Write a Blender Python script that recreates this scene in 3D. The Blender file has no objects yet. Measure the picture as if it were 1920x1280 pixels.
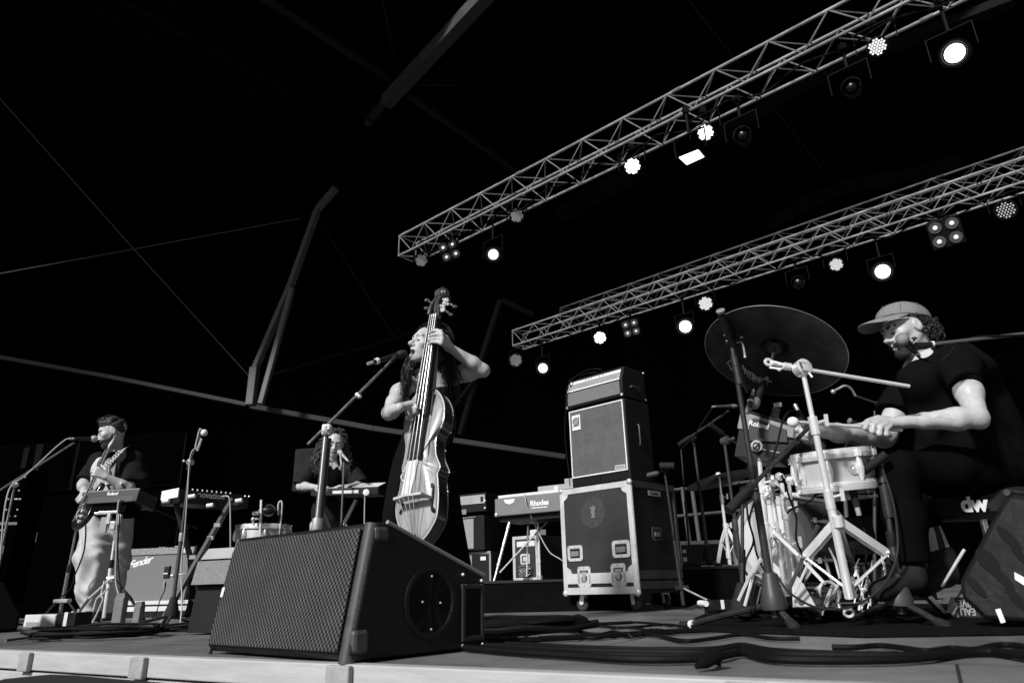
import bpy, math, random
import numpy as np
from mathutils import Vector, Matrix
random.seed(7)
D = bpy.data; SC = bpy.context.scene; COL = SC.collection
R_ = math.radians

# ------------------------------------------------------------------ camera
PITCH, ROLL, CAM_H, FOC = R_(19.8), R_(1.5), .19, 1280.0
_f = Vector((0, math.cos(PITCH), math.sin(PITCH)))
_r0 = Vector((1, 0, 0)); _u0 = Vector((0, -math.sin(PITCH), math.cos(PITCH)))
_r = _r0 * math.cos(ROLL) - _u0 * math.sin(ROLL)
_u = _u0 * math.cos(ROLL) + _r0 * math.sin(ROLL)
CAMP = Vector((0, 0, CAM_H))
cam = D.cameras.new("camera"); camo = D.objects.new("camera", cam); COL.objects.link(camo)
m = Matrix((_r, _u, -_f)).transposed().to_4x4(); m.translation = CAMP; camo.matrix_world = m
cam.sensor_width = 36; cam.lens = 24; cam.clip_start = .05; cam.clip_end = 300
cam.dof.use_dof = True; cam.dof.focus_distance = 4.2; cam.dof.aperture_fstop = 4.0
SC.camera = camo
# ------------------------------------------------------------------ light
SUN_EL, SUN_AZ = R_(35), R_(218)          # azimuth clockwise from +Y: behind the camera, to its left
wd = D.worlds.new("World"); SC.world = wd; wd.use_nodes = True
nt = wd.node_tree; bg = nt.nodes["Background"]
sky = nt.nodes.new("ShaderNodeTexSky"); sky.sky_type = 'NISHITA'; sky.sun_disc = False
sky.sun_elevation = SUN_EL; sky.sun_rotation = SUN_AZ
bw = nt.nodes.new("ShaderNodeRGBToBW")     # the photograph is black and white
nt.links.new(sky.outputs[0], bw.inputs[0]); nt.links.new(bw.outputs[0], bg.inputs[0])
bg.inputs[1].default_value = .06
sl = D.lights.new("sun", 'SUN'); sl.energy = 4.9; sl.angle = R_(6); sl.color = (1, 1, 1)
so = D.objects.new("sun", sl); COL.objects.link(so)
sd = Vector((math.sin(SUN_AZ) * math.cos(SUN_EL), math.cos(SUN_AZ) * math.cos(SUN_EL), math.sin(SUN_EL)))
so.rotation_euler = sd.to_track_quat('Z', 'Y').to_euler(); so.location = sd * 30
SC.view_settings.view_transform = 'Standard'; SC.view_settings.look = 'None'
SC.view_settings.exposure = 0.0; SC.view_settings.gamma = 1

# ------------------------------------------------------------------ measuring
def ray(x, y): return _r * ((x - 960) / FOC) - _u * ((y - 640) / FOC) + _f
def W(x, y, Y):
    "point at depth Y (metres in front of the camera) seen at photo position x, y"
    d = ray(x, y); return CAMP + d * (Y / d.y)
def G(x, y, z=0.0):
    "point at height z seen at photo position x, y"
    d = ray(x, y); return CAMP + d * ((z - CAM_H) / d.z)
def lerp(a, b, t): return a + (b - a) * t
def V(*a): return Vector(a)

# ------------------------------------------------------------------ materials
MATS = {}
def mat(name, v, rough=.6, metal=0.0, spec=.35, var=0.0, scale=6, bump=0.0, bscale=80, stretch=None, emit=0.0, coat=0.0):
    if name in MATS: return MATS[name]
    M = D.materials.new(name); M.use_nodes = True; t = M.node_tree; p = t.nodes["Principled BSDF"]
    p.inputs["Base Color"].default_value = (v, v, v, 1); p.inputs["Roughness"].default_value = rough
    p.inputs["Metallic"].default_value = metal; p.inputs["Specular IOR Level"].default_value = spec
    p.inputs["Coat Weight"].default_value = coat; p.inputs["Coat Roughness"].default_value = .08
    if emit:
        p.inputs["Emission Color"].default_value = (1, 1, 1, 1); p.inputs["Emission Strength"].default_value = emit
    tc = t.nodes.new("ShaderNodeTexCoord"); src = tc.outputs["Object"]
    if stretch:
        mp = t.nodes.new("ShaderNodeMapping"); mp.inputs["Scale"].default_value = stretch
        t.links.new(src, mp.inputs[0]); src = mp.outputs[0]
    if var:
        n = t.nodes.new("ShaderNodeTexNoise"); n.inputs["Scale"].default_value = scale; n.inputs["Detail"].default_value = 6; n.inputs["Roughness"].default_value = .65
        t.links.new(src, n.inputs[0])
        r = t.nodes.new("ShaderNodeMapRange"); r.inputs[1].default_value = .3; r.inputs[2].default_value = .7
        r.inputs[3].default_value = v * (1 - var); r.inputs[4].default_value = v * (1 + var)
        t.links.new(n.outputs[0], r.inputs[0]); t.links.new(r.outputs[0], p.inputs["Base Color"])
        r2 = t.nodes.new("ShaderNodeMapRange"); r2.inputs[1].default_value = .3; r2.inputs[2].default_value = .7
        r2.inputs[3].default_value = max(.03, rough - .12); r2.inputs[4].default_value = min(1, rough + .12)
        t.links.new(n.outputs[0], r2.inputs[0]); t.links.new(r2.outputs[0], p.inputs["Roughness"])
    if bump:
        n2 = t.nodes.new("ShaderNodeTexNoise"); n2.inputs["Scale"].default_value = bscale; n2.inputs["Detail"].default_value = 5
        t.links.new(src, n2.inputs[0])
        b = t.nodes.new("ShaderNodeBump"); b.inputs["Strength"].default_value = bump; b.inputs["Distance"].default_value = .004
        t.links.new(n2.outputs[0], b.inputs["Height"]); t.links.new(b.outputs[0], p.inputs["Normal"])
    MATS[name] = M; return M

def node_mat(name, fn, rough=.6, metal=0., spec=.3):
    "material whose base colour is a value built by fn(tree, object-coordinate socket)"
    if name in MATS: return MATS[name]
    M = D.materials.new(name); M.use_nodes = True; t = M.node_tree; p = t.nodes["Principled BSDF"]
    p.inputs["Roughness"].default_value = rough; p.inputs["Metallic"].default_value = metal; p.inputs["Specular IOR Level"].default_value = spec
    tc = t.nodes.new("ShaderNodeTexCoord"); fn(t, tc.outputs["Object"], p)
    MATS[name] = M; return M
def mth(t, op, a, b=None, c=None):
    n = t.nodes.new("ShaderNodeMath"); n.operation = op
    for i, q in enumerate((a, b, c)):
        if q is None: continue
        if isinstance(q, (int, float)): n.inputs[i].default_value = q
        else: t.links.new(q, n.inputs[i])
    return n.outputs[0]
def dots(pitch, rad, hole, face, ax=('X', 'Z'), soft=.12, aspect=1.0, bumpy=.6):
    "round holes in a staggered lattice"
    def fn(t, src, p):
        s = t.nodes.new("ShaderNodeSeparateXYZ"); t.links.new(src, s.inputs[0])
        u = mth(t, 'DIVIDE', s.outputs[ax[0]], pitch); w = mth(t, 'DIVIDE', s.outputs[ax[1]], pitch * aspect)
        ds = []
        for o in (0, .5):
            a = mth(t, 'SUBTRACT', mth(t, 'FRACT', mth(t, 'ADD', u, o)), .5); b = mth(t, 'SUBTRACT', mth(t, 'FRACT', mth(t, 'ADD', w, o)), .5)
            ds.append(mth(t, 'SQRT', mth(t, 'ADD', mth(t, 'MULTIPLY', a, a), mth(t, 'MULTIPLY', b, b))))
        d = mth(t, 'MINIMUM', ds[0], ds[1])
        r = t.nodes.new("ShaderNodeMapRange"); t.links.new(d, r.inputs[0]); r.interpolation_type = 'SMOOTHSTEP'
        r.inputs[1].default_value = rad - soft; r.inputs[2].default_value = rad + soft; r.inputs[3].default_value = hole; r.inputs[4].default_value = face
        n = t.nodes.new("ShaderNodeTexNoise"); n.inputs["Scale"].default_value = 9; t.links.new(src, n.inputs[0])
        g = mth(t, 'MULTIPLY', r.outputs[0], mth(t, 'ADD', mth(t, 'MULTIPLY', n.outputs[0], .7), .65))
        t.links.new(g, p.inputs["Base Color"])
        bm = t.nodes.new("ShaderNodeBump"); bm.inputs["Strength"].default_value = bumpy; bm.inputs["Distance"].default_value = .004
        t.links.new(d, bm.inputs["Height"]); t.links.new(bm.outputs[0], p.inputs["Normal"])
    return fn

M_black = mat("black_paint", .007, .5, spec=.2, var=.3, scale=14)
M_vblack = mat("black_fabric", .003, .95, spec=.02)
M_plastic = mat("black_plastic", .010, .42, spec=.35)
M_rubber = mat("black_rubber", .014, .75, spec=.2, var=.3, scale=20)
M_tolex = mat("black_tolex", .007, .6, spec=.2, bump=.35, bscale=260)
M_chrome = mat("chrome", .95, .18, metal=.52, spec=.8, var=.06, scale=12)
M_steel = mat("brushed_steel", .55, .36, metal=.55, var=.15, scale=16)
M_alu = mat("aluminium", .55, .5, metal=.35, spec=.5, var=.2, scale=9)
M_truss = mat("truss_aluminium", .40, .36, metal=.5, var=.3, scale=5)
M_whitept = mat("white_paint", .7, .55, var=.1, scale=8)
M_white = mat("white_plastic", .72, .45)
M_grey = mat("grey_plastic", .25, .5, var=.1)
M_dgrey = mat("dark_grey_metal", .05, .5, var=.2)
M_skin = mat("skin", .44, .46, spec=.35, var=.13, scale=16, bump=.22, bscale=95)
M_hair = mat("dark_hair", .013, .5, spec=.3, var=.4, scale=60)
M_cap = mat("cap_cotton", .19, .9, spec=.1, var=.16, scale=70, bump=.5, bscale=320)
M_tee = mat("black_tshirt", .0058, 1.0, spec=.0, bump=.5, bscale=70)
M_jean = mat("black_denim", .0042, 1.0, spec=.0, bump=.4, bscale=240)
M_wood = mat("pale_wood", .5, .5, var=.12, scale=5, stretch=(1, 1, .08), coat=.3)
M_lamp = mat("lamp_light", .9, .3, emit=4.0)
M_lampdim = mat("lamp_glow", .6, .3, emit=.30)
M_lampfaint = mat("lamp_faint", .3, .3, emit=.05)

# ------------------------------------------------------------------ mesh building
ROOT = {}
def link(o, parent=None):
    COL.objects.link(o)
    if parent is not None: o.parent = parent
    return o
def tag(o, label=None, cat=None, group=None, kind=None):
    for k, v in (("label", label), ("category", cat), ("group", group), ("kind", kind)):
        if v: o[k] = v
    return o
def thing(name, label, cat, loc=(0, 0, 0), M=None, group=None):
    o = D.objects.new(name, None); o.empty_display_size = .1; COL.objects.link(o)
    M = M if M is not None else Matrix.Translation(Vector(loc))
    o.matrix_world = M; ROOT[o.name] = M.copy()
    return tag(o, label, cat, group)
def frame(o, ex, ey=None, ez=(0, 0, 1)):
    "4x4 frame at o; x along ex, z close to ez"
    ex = Vector(ex).normalized(); ez = Vector(ez); ey = ez.cross(ex).normalized(); ez = ex.cross(ey)
    m = Matrix((ex, ey, ez)).transposed().to_4x4(); m.translation = Vector(o); return m
def smoothpts(pts, n=6):
    P = [Vector(p) for p in pts]
    if len(P) < 3: return P
    out = []
    for i in range(len(P) - 1):
        a, b, c, d = P[max(i - 1, 0)], P[i], P[i + 1], P[min(i + 2, len(P) - 1)]
        for k in range(n):
            t = k / n
            out.append(.5 * ((2 * b) + (c - a) * t + (2 * a - 5 * b + 4 * c - d) * t * t + (3 * b - 3 * c + d - a) * t ** 3))
    out.append(P[-1]); return out
class MB:
    def __init__(s): s.v = []; s.f = []; s.local = False
    def add(s, vs, fs):
        n = len(s.v); s.v += [Vector(v) for v in vs]; s.f += [tuple(i + n for i in f) for f in fs]; return s
    def hexa(s, p):
        return s.add(p, [(0, 3, 2, 1), (4, 5, 6, 7), (0, 1, 5, 4), (1, 2, 6, 5), (2, 3, 7, 6), (3, 0, 4, 7)])
    def box(s, c, d, M=None):
        x, y, z = d[0] / 2, d[1] / 2, d[2] / 2; c = Vector(c)
        q = [Vector(k) for k in ((-x, -y, -z), (x, -y, -z), (x, y, -z), (-x, y, -z), (-x, -y, z), (x, -y, z), (x, y, z), (-x, y, z))]
        return s.hexa([c + (M @ k if M else k) for k in q])
    def span(s, a, b):
        "axis-aligned box from corner a to corner b"
        a, b = Vector(a), Vector(b); return s.box((a + b) / 2, [abs(k) for k in (b - a)])
    def bar(s, a, b, w, h, up=(0, 0, 1)):
        a, b = Vector(a), Vector(b); d = (b - a); L = d.length; d.normalize()
        x = d.cross(Vector(up))
        if x.length < 1e-4: x = d.cross(Vector((1, 0, 0)))
        x.normalize(); z = x.cross(d)
        M = Matrix((x, d, z)).transposed(); return s.box((a + b) / 2, (w, L, h), M)
    def ring_frames(s, P):
        fr = []; prev = None
        for i, p in enumerate(P):
            t = (P[min(i + 1, len(P) - 1)] - P[max(i - 1, 0)])
            if t.length < 1e-9: t = Vector((0, 0, 1))
            t.normalize()
            if prev is None:
                x = t.cross(Vector((0, 0, 1)))
                if x.length < .05: x = t.cross(Vector((1, 0, 0)))
            else: x = prev - t * prev.dot(t)
            x.normalize(); prev = x; fr.append((x, t.cross(x)))
        return fr
    def tube(s, pts, r, n=8, sm=0, cap=True):
        P = smoothpts(pts, sm) if sm else [Vector(p) for p in pts]
        m = len(P); rs = [r] * m if isinstance(r, (int, float)) else [np.interp(i / (m - 1), np.linspace(0, 1, len(r)), r) for i in range(m)]
        vs = []; fs = []
        for p, (x, y), q in zip(P, s.ring_frames(P), rs):
            for k in range(n):
                a = 2 * math.pi * k / n; vs.append(p + (x * math.cos(a) + y * math.sin(a)) * q)
        for i in range(m - 1):
            for k in range(n):
                k2 = (k + 1) % n; fs.append((i * n + k, i * n + k2, (i + 1) * n + k2, (i + 1) * n + k))
        if cap: fs += [tuple(range(n))[::-1], tuple(range((m - 1) * n, m * n))]
        return s.add(vs, fs)
    def cyl(s, a, b, r, r2=None, n=12): return s.tube([a, b], [r, r if r2 is None else r2], n)
    def lathe(s, prof, o, ax, n=24, cap=True):
        o = Vector(o); ax = Vector(ax).normalized(); x = ax.cross(Vector((0, 0, 1)))
        if x.length < .05: x = ax.cross(Vector((1, 0, 0)))
        x.normalize(); y = ax.cross(x); vs = []; fs = []
        for r, h in prof:
            for k in range(n):
                a = 2 * math.pi * k / n; vs.append(o + ax * h + (x * math.cos(a) + y * math.sin(a)) * r)
        for i in range(len(prof) - 1):
            for k in range(n):
                k2 = (k + 1) % n; fs.append((i * n + k, i * n + k2, (i + 1) * n + k2, (i + 1) * n + k))
        if cap: fs += [tuple(range(n))[::-1], tuple(range((len(prof) - 1) * n, len(prof) * n))]
        return s.add(vs, fs)
    def prism(s, out, o, ex, ey, ez, d0, d1):
        "outline in the plane ex, ey at o, running from d0 to d1 along ez"
        o, ex, ey, ez = Vector(o), Vector(ex), Vector(ey), Vector(ez); n = len(out)
        vs = [o + ex * a + ey * b + ez * d0 for a, b in out] + [o + ex * a + ey * b + ez * d1 for a, b in out]
        fs = [tuple(range(n))[::-1], tuple(range(n, 2 * n))] + [(i, (i + 1) % n, n + (i + 1) % n, n + i) for i in range(n)]
        return s.add(vs, fs)
    def ell(s, c, r, M=None, nu=14, nv=9):
        c = Vector(c); r = (r, r, r) if isinstance(r, (int, float)) else r; vs = []; fs = []
        for j in range(nv + 1):
            p = math.pi * j / nv
            for k in range(nu):
                a = 2 * math.pi * k / nu; q = Vector((r[0] * math.sin(p) * math.cos(a), r[1] * math.sin(p) * math.sin(a), r[2] * math.cos(p)))
                vs.append(c + (M @ q if M else q))
        for j in range(nv):
            for k in range(nu):
                k2 = (k + 1) % nu; fs.append((j * nu + k, (j + 1) * nu + k, (j + 1) * nu + k2, j * nu + k2))
        return s.add(vs, fs)
    def torus(s, c, ax, R, r, n=24, m=8, a0=0, a1=2 * math.pi):
        c = Vector(c); ax = Vector(ax).normalized(); x = ax.cross(Vector((0, 0, 1)))
        if x.length < .05: x = ax.cross(Vector((1, 0, 0)))
        x.normalize(); y = ax.cross(x)
        full = abs(a1 - a0 - 2 * math.pi) < 1e-4
        P = [c + (x * math.cos(a0 + (a1 - a0) * k / n) + y * math.sin(a0 + (a1 - a0) * k / n)) * R for k in range(n + 1)]
        return s.tube(P, r, m, cap=not full)
    def build(s, name, mt, parent=None, sharp=40, bevel=0.0, local=False, seg=2):
        M = Matrix.Identity(4)
        if parent is not None:
            M = ROOT[parent.name]
            if not local:
                inv = M.inverted(); s.v = [inv @ v for v in s.v]
        me = D.meshes.new(name); me.from_pydata([tuple(v) for v in s.v], [], s.f); me.update()
        if sharp: me.shade_smooth(); me.set_sharp_from_angle(angle=R_(sharp))
        me.materials.append(mt); o = D.objects.new(name, me); link(o, parent); ROOT[o.name] = M
        if bevel:
            b = o.modifiers.new("bevel", 'BEVEL'); b.width = bevel; b.segments = seg; b.limit_method = 'ANGLE'; b.angle_limit = R_(35); b.harden_normals = False
        return o
def np_build(name, vs, fs, mt, parent=None):
    M = Matrix.Identity(4)
    if parent is not None: M = ROOT[parent.name]
    A = np.array(M.inverted()); vs = vs @ A[:3, :3].T + A[:3, 3]
    me = D.meshes.new(name); me.vertices.add(len(vs)); me.vertices.foreach_set("co", vs.astype(np.float32).ravel())
    me.loops.add(fs.size); me.loops.foreach_set("vertex_index", fs.astype(np.int32).ravel())
    me.polygons.add(len(fs)); me.polygons.foreach_set("loop_start", np.arange(0, fs.size, fs.shape[1], dtype=np.int32))
    me.update(calc_edges=True); me.validate(); me.shade_smooth(); me.materials.append(mt)
    o = D.objects.new(name, me); link(o, parent); ROOT[o.name] = M; return o
def text(name, body, o, ex, ey, size, mt, parent=None, shear=0.0, bold=0.0, spacing=1.0):
    cu = D.curves.new(name, 'FONT'); cu.body = body; cu.size = size; cu.align_x = 'CENTER'; cu.align_y = 'CENTER'
    cu.extrude = .0006; cu.shear = shear; cu.offset = bold; cu.space_character = spacing; cu.materials.append(mt)
    tmp = D.objects.new(name + "_curve", cu); COL.objects.link(tmp); dg = bpy.context.evaluated_depsgraph_get()
    me = D.meshes.new_from_object(tmp.evaluated_get(dg)); D.objects.remove(tmp); D.curves.remove(cu); me.name = name
    t = D.objects.new(name, me); link(t, parent)
    ex = Vector(ex).normalized(); ez = ex.cross(Vector(ey)).normalized(); ey = ez.cross(ex)
    m = Matrix((ex, ey, ez)).transposed().to_4x4(); m.translation = Vector(o)
    M = ROOT[parent.name] if parent is not None else Matrix.Identity(4)
    t.matrix_basis = M.inverted() @ m; ROOT[t.name] = M; return t
def copy_tree(o, M=None, parent=None):
    c = o.copy(); COL.objects.link(c)
    if parent is not None: c.parent = parent
    else: c.matrix_world = M; ROOT[c.name] = M.copy()
    for ch in list(o.children): copy_tree(ch, None, c)
    return c

# ------------------------------------------------------------------ smooth solids (signed distance fields turned into one continuous mesh)
class SDF:
    def __init__(s, lo, hi, h):
        s.lo = np.array(lo, float); s.h = h; s.n = np.ceil((np.array(hi, float) - s.lo) / h).astype(int) + 1
        s.d = np.full(s.n, 1.0, np.float32); s.tasks = []
    def sl(s, lo, hi):
        a = np.clip(np.floor((np.array(lo) - s.lo) / s.h).astype(int), 0, s.n); b = np.clip(np.ceil((np.array(hi) - s.lo) / s.h).astype(int) + 1, 0, s.n)
        if (b <= a).any(): return None
        ax = [np.float32(s.lo[i] + s.h * np.arange(a[i], b[i])) for i in range(3)]
        return tuple(slice(a[i], b[i]) for i in range(3)), ax[0][:, None, None], ax[1][None, :, None], ax[2][None, None, :]
    def mix(s, sl, e, k, sub):
        c = s.d[sl]
        if sub:
            h = np.maximum(k - np.abs(c + e), 0) / k; s.d[sl] = np.maximum(c, -e) + h * h * k * .25
        else:
            h = np.maximum(k - np.abs(c - e), 0) / k; s.d[sl] = np.minimum(c, e) - h * h * k * .25
    def cap(s, a, b, ra, rb=None, k=.02, sub=False, flat=None):
        rb = ra if rb is None else rb; a = np.array(a, float); b = np.array(b, float); m = max(ra, rb) + 2 * k + .03
        q = s.sl(np.minimum(a, b) - m, np.maximum(a, b) + m)
        if q is None: return s
        sl, X, Y, Z = q; ab = b - a; L = max(ab @ ab, 1e-9)
        px, py, pz = X - a[0], Y - a[1], Z - a[2]
        t = np.clip((px * ab[0] + py * ab[1] + pz * ab[2]) / L, 0, 1)
        px = px - t * ab[0]; py = py - t * ab[1]; pz = pz - t * ab[2]
        d2 = px * px + py * py + pz * pz
        if flat is not None:
            fd = np.array(flat[0], float); fd /= np.linalg.norm(fd); w = px * fd[0] + py * fd[1] + pz * fd[2]
            d2 = d2 + w * w * (1 / flat[1] ** 2 - 1)
        s.mix(sl, np.sqrt(d2) - (ra + (rb - ra) * t), k, sub); return s
    def ell(s, c, r, M=None, k=.02, sub=False):
        c = np.array(c, float); r = np.array((r, r, r) if isinstance(r, (int, float)) else r, float); m = r.max() + 2 * k + .02
        q = s.sl(c - m, c + m)
        if q is None: return s
        sl, X, Y, Z = q; X, Y, Z = X - c[0], Y - c[1], Z - c[2]
        M = np.eye(3) if M is None else np.array(M)     # columns: local axes
        u = [(X * M[0, i] + Y * M[1, i] + Z * M[2, i]) for i in range(3)]
        k0 = np.sqrt(sum((u[i] / r[i]) ** 2 for i in range(3))); k1 = np.sqrt(sum((u[i] / r[i] ** 2) ** 2 for i in range(3))) + 1e-9
        s.mix(sl, (k0 * (k0 - 1) / k1).astype(np.float32), k, sub); return s
    def cut(s, p, n, k=.004):
        "keep what lies on the far side of the plane from n"
        p = np.array(p); n = np.array(n, float); n /= np.linalg.norm(n); _, X, Y, Z = s.sl(s.lo, s.lo + s.h * (s.n - 1))
        s.d = np.maximum(s.d, ((X - p[0]) * n[0] + (Y - p[1]) * n[1] + (Z - p[2]) * n[2]).astype(np.float32)); return s
    def noise(s, amp, fr, seed=0, dirs=None):
        rg = np.random.RandomState(seed); _, X, Y, Z = s.sl(s.lo, s.lo + s.h * (s.n - 1)); e = 0
        for i in range(6):
            w = rg.normal(size=3)
            if dirs is not None: w = w * np.array(dirs)
            w = w / (np.linalg.norm(w) + 1e-6) * fr * (.6 + .35 * i); e = e + np.sin(X * w[0] + Y * w[1] + Z * w[2] + rg.rand() * 6.3 + 1.2 * np.sin((X * w[1] - Z * w[0] + Y * w[2]) * .6)) / (1 + .4 * i)
        s.d += np.float32(amp) * e.astype(np.float32); return s
    def mesh(s):
        d = s.d; ins = d < 0; n = s.n; c = np.zeros(n - 1, np.uint8); offs = [(i, j, k) for i in (0, 1) for j in (0, 1) for k in (0, 1)]
        for i, j, k in offs: c += ins[i:n[0] - 1 + i, j:n[1] - 1 + j, k:n[2] - 1 + k]
        I = np.argwhere((c > 0) & (c < 8)); idx = np.full(n - 1, -1, np.int32); idx[I[:, 0], I[:, 1], I[:, 2]] = np.arange(len(I))
        val = {o: d[I[:, 0] + o[0], I[:, 1] + o[1], I[:, 2] + o[2]] for o in offs}; P = np.zeros((len(I), 3)); C = np.zeros(len(I))
        for a in offs:
            for ax in range(3):
                if a[ax]: continue
                b = list(a); b[ax] = 1; b = tuple(b); x, y = val[a], val[b]; hit = (x < 0) != (y < 0)
                t = np.where(hit, x / np.where(hit, x - y, 1), 0); q = np.tile(np.array(a, float), (len(I), 1)); q[:, ax] = t
                P += q * hit[:, None]; C += hit
        v = s.lo + s.h * (I + P / C[:, None]); F = []
        for ax in range(3):
            u, w = [(1, 2), (2, 0), (0, 1)][ax]; A = np.moveaxis(ins, (ax, u, w), (0, 1, 2)); B = np.moveaxis(idx, (ax, u, w), (0, 1, 2))
            x0 = A[:-1, 1:-1, 1:-1]; x1 = A[1:, 1:-1, 1:-1]; E = np.argwhere(x0 != x1); fl = x0[E[:, 0], E[:, 1], E[:, 2]]; i, j, k = E[:, 0], E[:, 1] + 1, E[:, 2] + 1
            q = np.stack([B[i, j - 1, k - 1], B[i, j, k - 1], B[i, j, k], B[i, j - 1, k]], 1); q[~fl] = q[~fl][:, ::-1]; F.append(q)
        F = np.concatenate(F); F = F[(F >= 0).all(1)]; return v, F
    def build(s, name, mt, parent=None, relax=1):
        v, f = s.mesh()
        for _ in range(relax):
            acc = np.zeros_like(v); cnt = np.zeros(len(v))
            for a, b in ((0, 1), (1, 2), (2, 3), (3, 0)):
                np.add.at(acc, f[:, a], v[f[:, b]]); np.add.at(cnt, f[:, a], 1); np.add.at(acc, f[:, b], v[f[:, a]]); np.add.at(cnt, f[:, b], 1)
            v = v * .5 + .5 * acc / np.maximum(cnt, 1)[:, None]
        return np_build(name, v, f, mt, parent)
# ================================================================== SETTING
E0 = G(0, 1218.6); E1 = G(1340, 1273); ED = (E1 - E0).normalized(); EN = V(-ED.y, ED.x, 0)   # stage front edge, and the way into the stage
def floor_nodes(t, src, p):
    n = t.nodes.new("ShaderNodeTexNoise"); n.inputs["Scale"].default_value = 1.6; n.inputs["Detail"].default_value = 9; n.inputs["Roughness"].default_value = .7
    t.links.new(src, n.inputs[0])
    mp = t.nodes.new("ShaderNodeMapping"); mp.inputs["Rotation"].default_value = (0, 0, R_(30)); mp.inputs["Scale"].default_value = (1.2, 26, 1); t.links.new(src, mp.inputs[0])
    n2 = t.nodes.new("ShaderNodeTexNoise"); n2.inputs["Scale"].default_value = 2.2; n2.inputs["Detail"].default_value = 5; t.links.new(mp.outputs[0], n2.inputs[0])
    br = t.nodes.new("ShaderNodeTexBrick"); br.offset = .5; br.inputs["Scale"].default_value = 1; br.inputs["Brick Width"].default_value = 2.0; br.inputs["Row Height"].default_value = 1.0
    br.inputs["Mortar Size"].default_value = .004; br.inputs["Color1"].default_value = (1, 1, 1, 1); br.inputs["Color2"].default_value = (.85, .85, .85, 1); br.inputs["Mortar"].default_value = (.15, .15, .15, 1)
    m2 = t.nodes.new("ShaderNodeMapping"); m2.inputs["Rotation"].default_value = (0, 0, R_(30)); t.links.new(src, m2.inputs[0]); t.links.new(m2.outputs[0], br.inputs[0])
    a = mth(t, 'ADD', mth(t, 'MULTIPLY', n.outputs[0], .42), mth(t, 'MULTIPLY', n2.outputs[0], .20))
    a = mth(t, 'MULTIPLY', mth(t, 'SUBTRACT', a, .15), br.outputs[0]); t.links.new(a, p.inputs["Base Color"])
    b = t.nodes.new("ShaderNodeBump"); b.inputs["Strength"].default_value = .25; b.inputs["Distance"].default_value = .004; t.links.new(n2.outputs[0], b.inputs["Height"]); t.links.new(b.outputs[0], p.inputs["Normal"])
M_floor = node_mat("stage_plywood", floor_nodes, .44, spec=.4)
b = MB(); q = [E0 - ED * 12, E0 + ED * 14, E0 + ED * 14 + EN * 24, E0 - ED * 12 + EN * 24]
b.hexa([V(p.x, p.y, -.04) for p in q] + [V(p.x, p.y, 0) for p in q])
tag(b.build("stage_floor", M_floor, sharp=0), "worn grey plywood stage floor", kind="structure")
b = MB(); b.box((0, 10, -1.3), (80, 80, .1))
tag(b.build("ground", mat("dark_ground", .03, .9, var=.4, scale=2), sharp=0), "dark ground in front of the stage", kind="structure")

M_board = mat("whitewashed_board", .40, .6, var=.14, scale=3, stretch=(1, 1, 9), bump=.2, bscale=30)
fr = frame(E0, ED); fas = thing("stage_fascia", "whitewashed board fascia with grey brackets along the stage's front edge", "stage edge", M=fr)
for z0, z1, yy in ((-.062, .003, -.022), (-.15, -.070, -.018), (-1.25, -.158, .01)):
    b = MB(); b.local = True; b.span((-11, yy, z0), (13, 0.03 if yy < 0 else .03, z1))
    b.build("board" if z0 > -1 else "skirt", M_board if z0 > -1 else M_black, fas, sharp=0, bevel=.004, local=True)
M_brk = mat("weathered_bracket", .3, .7, var=.2, scale=20)
for px, w in ((40, .07), (255, .075), (635, .085), (1400, .085)):
    c = (fr.inverted() @ G(px, 1222 + (px / 1340) * 54)).x
    b = MB(); b.span((c - w / 2, -.042, -.066), (c + w / 2, -.0225, .001)); b.build("bracket", M_brk, fas, sharp=0, bevel=.004, local=True)

b = MB(); Yb = 2.25
o = [(-60, 1300), (-30, 1276), (8, 1266), (60, 1261), (110, 1263), (200, 1271), (290, 1278), (330, 1284), (330, 1400), (-60, 1400)]
pts = [W(x, y + 6, Yb - .0006 * x) for x, y in o]; bk = EN * .05
b.add(pts + [p + bk for p in pts], [tuple(range(10)), tuple(range(10, 20))[::-1]] + [(i, 10 + i, 10 + (i + 1) % 10, (i + 1) % 10) for i in range(10)])
tag(b.build("padded_cover", mat("cover_cloth", .012, .9, var=.3, scale=8), sharp=50), "black rounded cloth cover below the left end of the stage edge", "cloth cover")

# tent: black membrane roof, drapes, arched aluminium beams and stay cables
M_tent = mat("tent_black", .0022, .95, spec=.02, var=.35, scale=2)
M_beam = mat("tent_beam", .042, .55, var=.25, scale=4)
tent = thing("stage_tent", "black tent over the stage with dull aluminium beams and thin stay cables", "stage tent", (0, 17, 0))
b = MB(); b.span((-40, 7.3, 8.6), (40, 17.6, 8.7)); b.build("roof_membrane", M_tent, tent, sharp=0)
def drape(a, c, z1, n=160, amp=.10):
    a, c = V(*a), V(*c); d = (c - a); nn = V(-d.y, d.x, 0).normalized(); vs = []; fs = []
    for i in range(n + 1):
        t = i / n; w = nn * (amp * math.sin(t * n * .9) + amp * .6 * math.sin(t * n * .37 + 1)); p = a + d * t + w
        vs += [p, p + V(0, 0, z1), p + nn * .03, p + V(0, 0, z1) + nn * .03]
    for i in range(n): k = 4 * i; fs += [(k, k + 4, k + 5, k + 1), (k + 2, k + 3, k + 7, k + 6), (k + 1, k + 5, k + 7, k + 3)]
    return MB().add(vs, fs)
M_drape = mat("drape_black", .0028, .95, spec=.02)
drape((-40, 17.2, 0), (40, 17.2, 0), 8.6, 340).build("back_drape", M_drape, tent, sharp=60)
drape((-14.5, 9.5, 0), (-14.5, 17.2, 0), 8.6, 50).build("side_drape", M_drape, tent, sharp=60)
drape((14.5, 8.5, 0), (14.5, 17.2, 0), 8.6, 50).build("side_drape", M_drape, tent, sharp=60)
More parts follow.
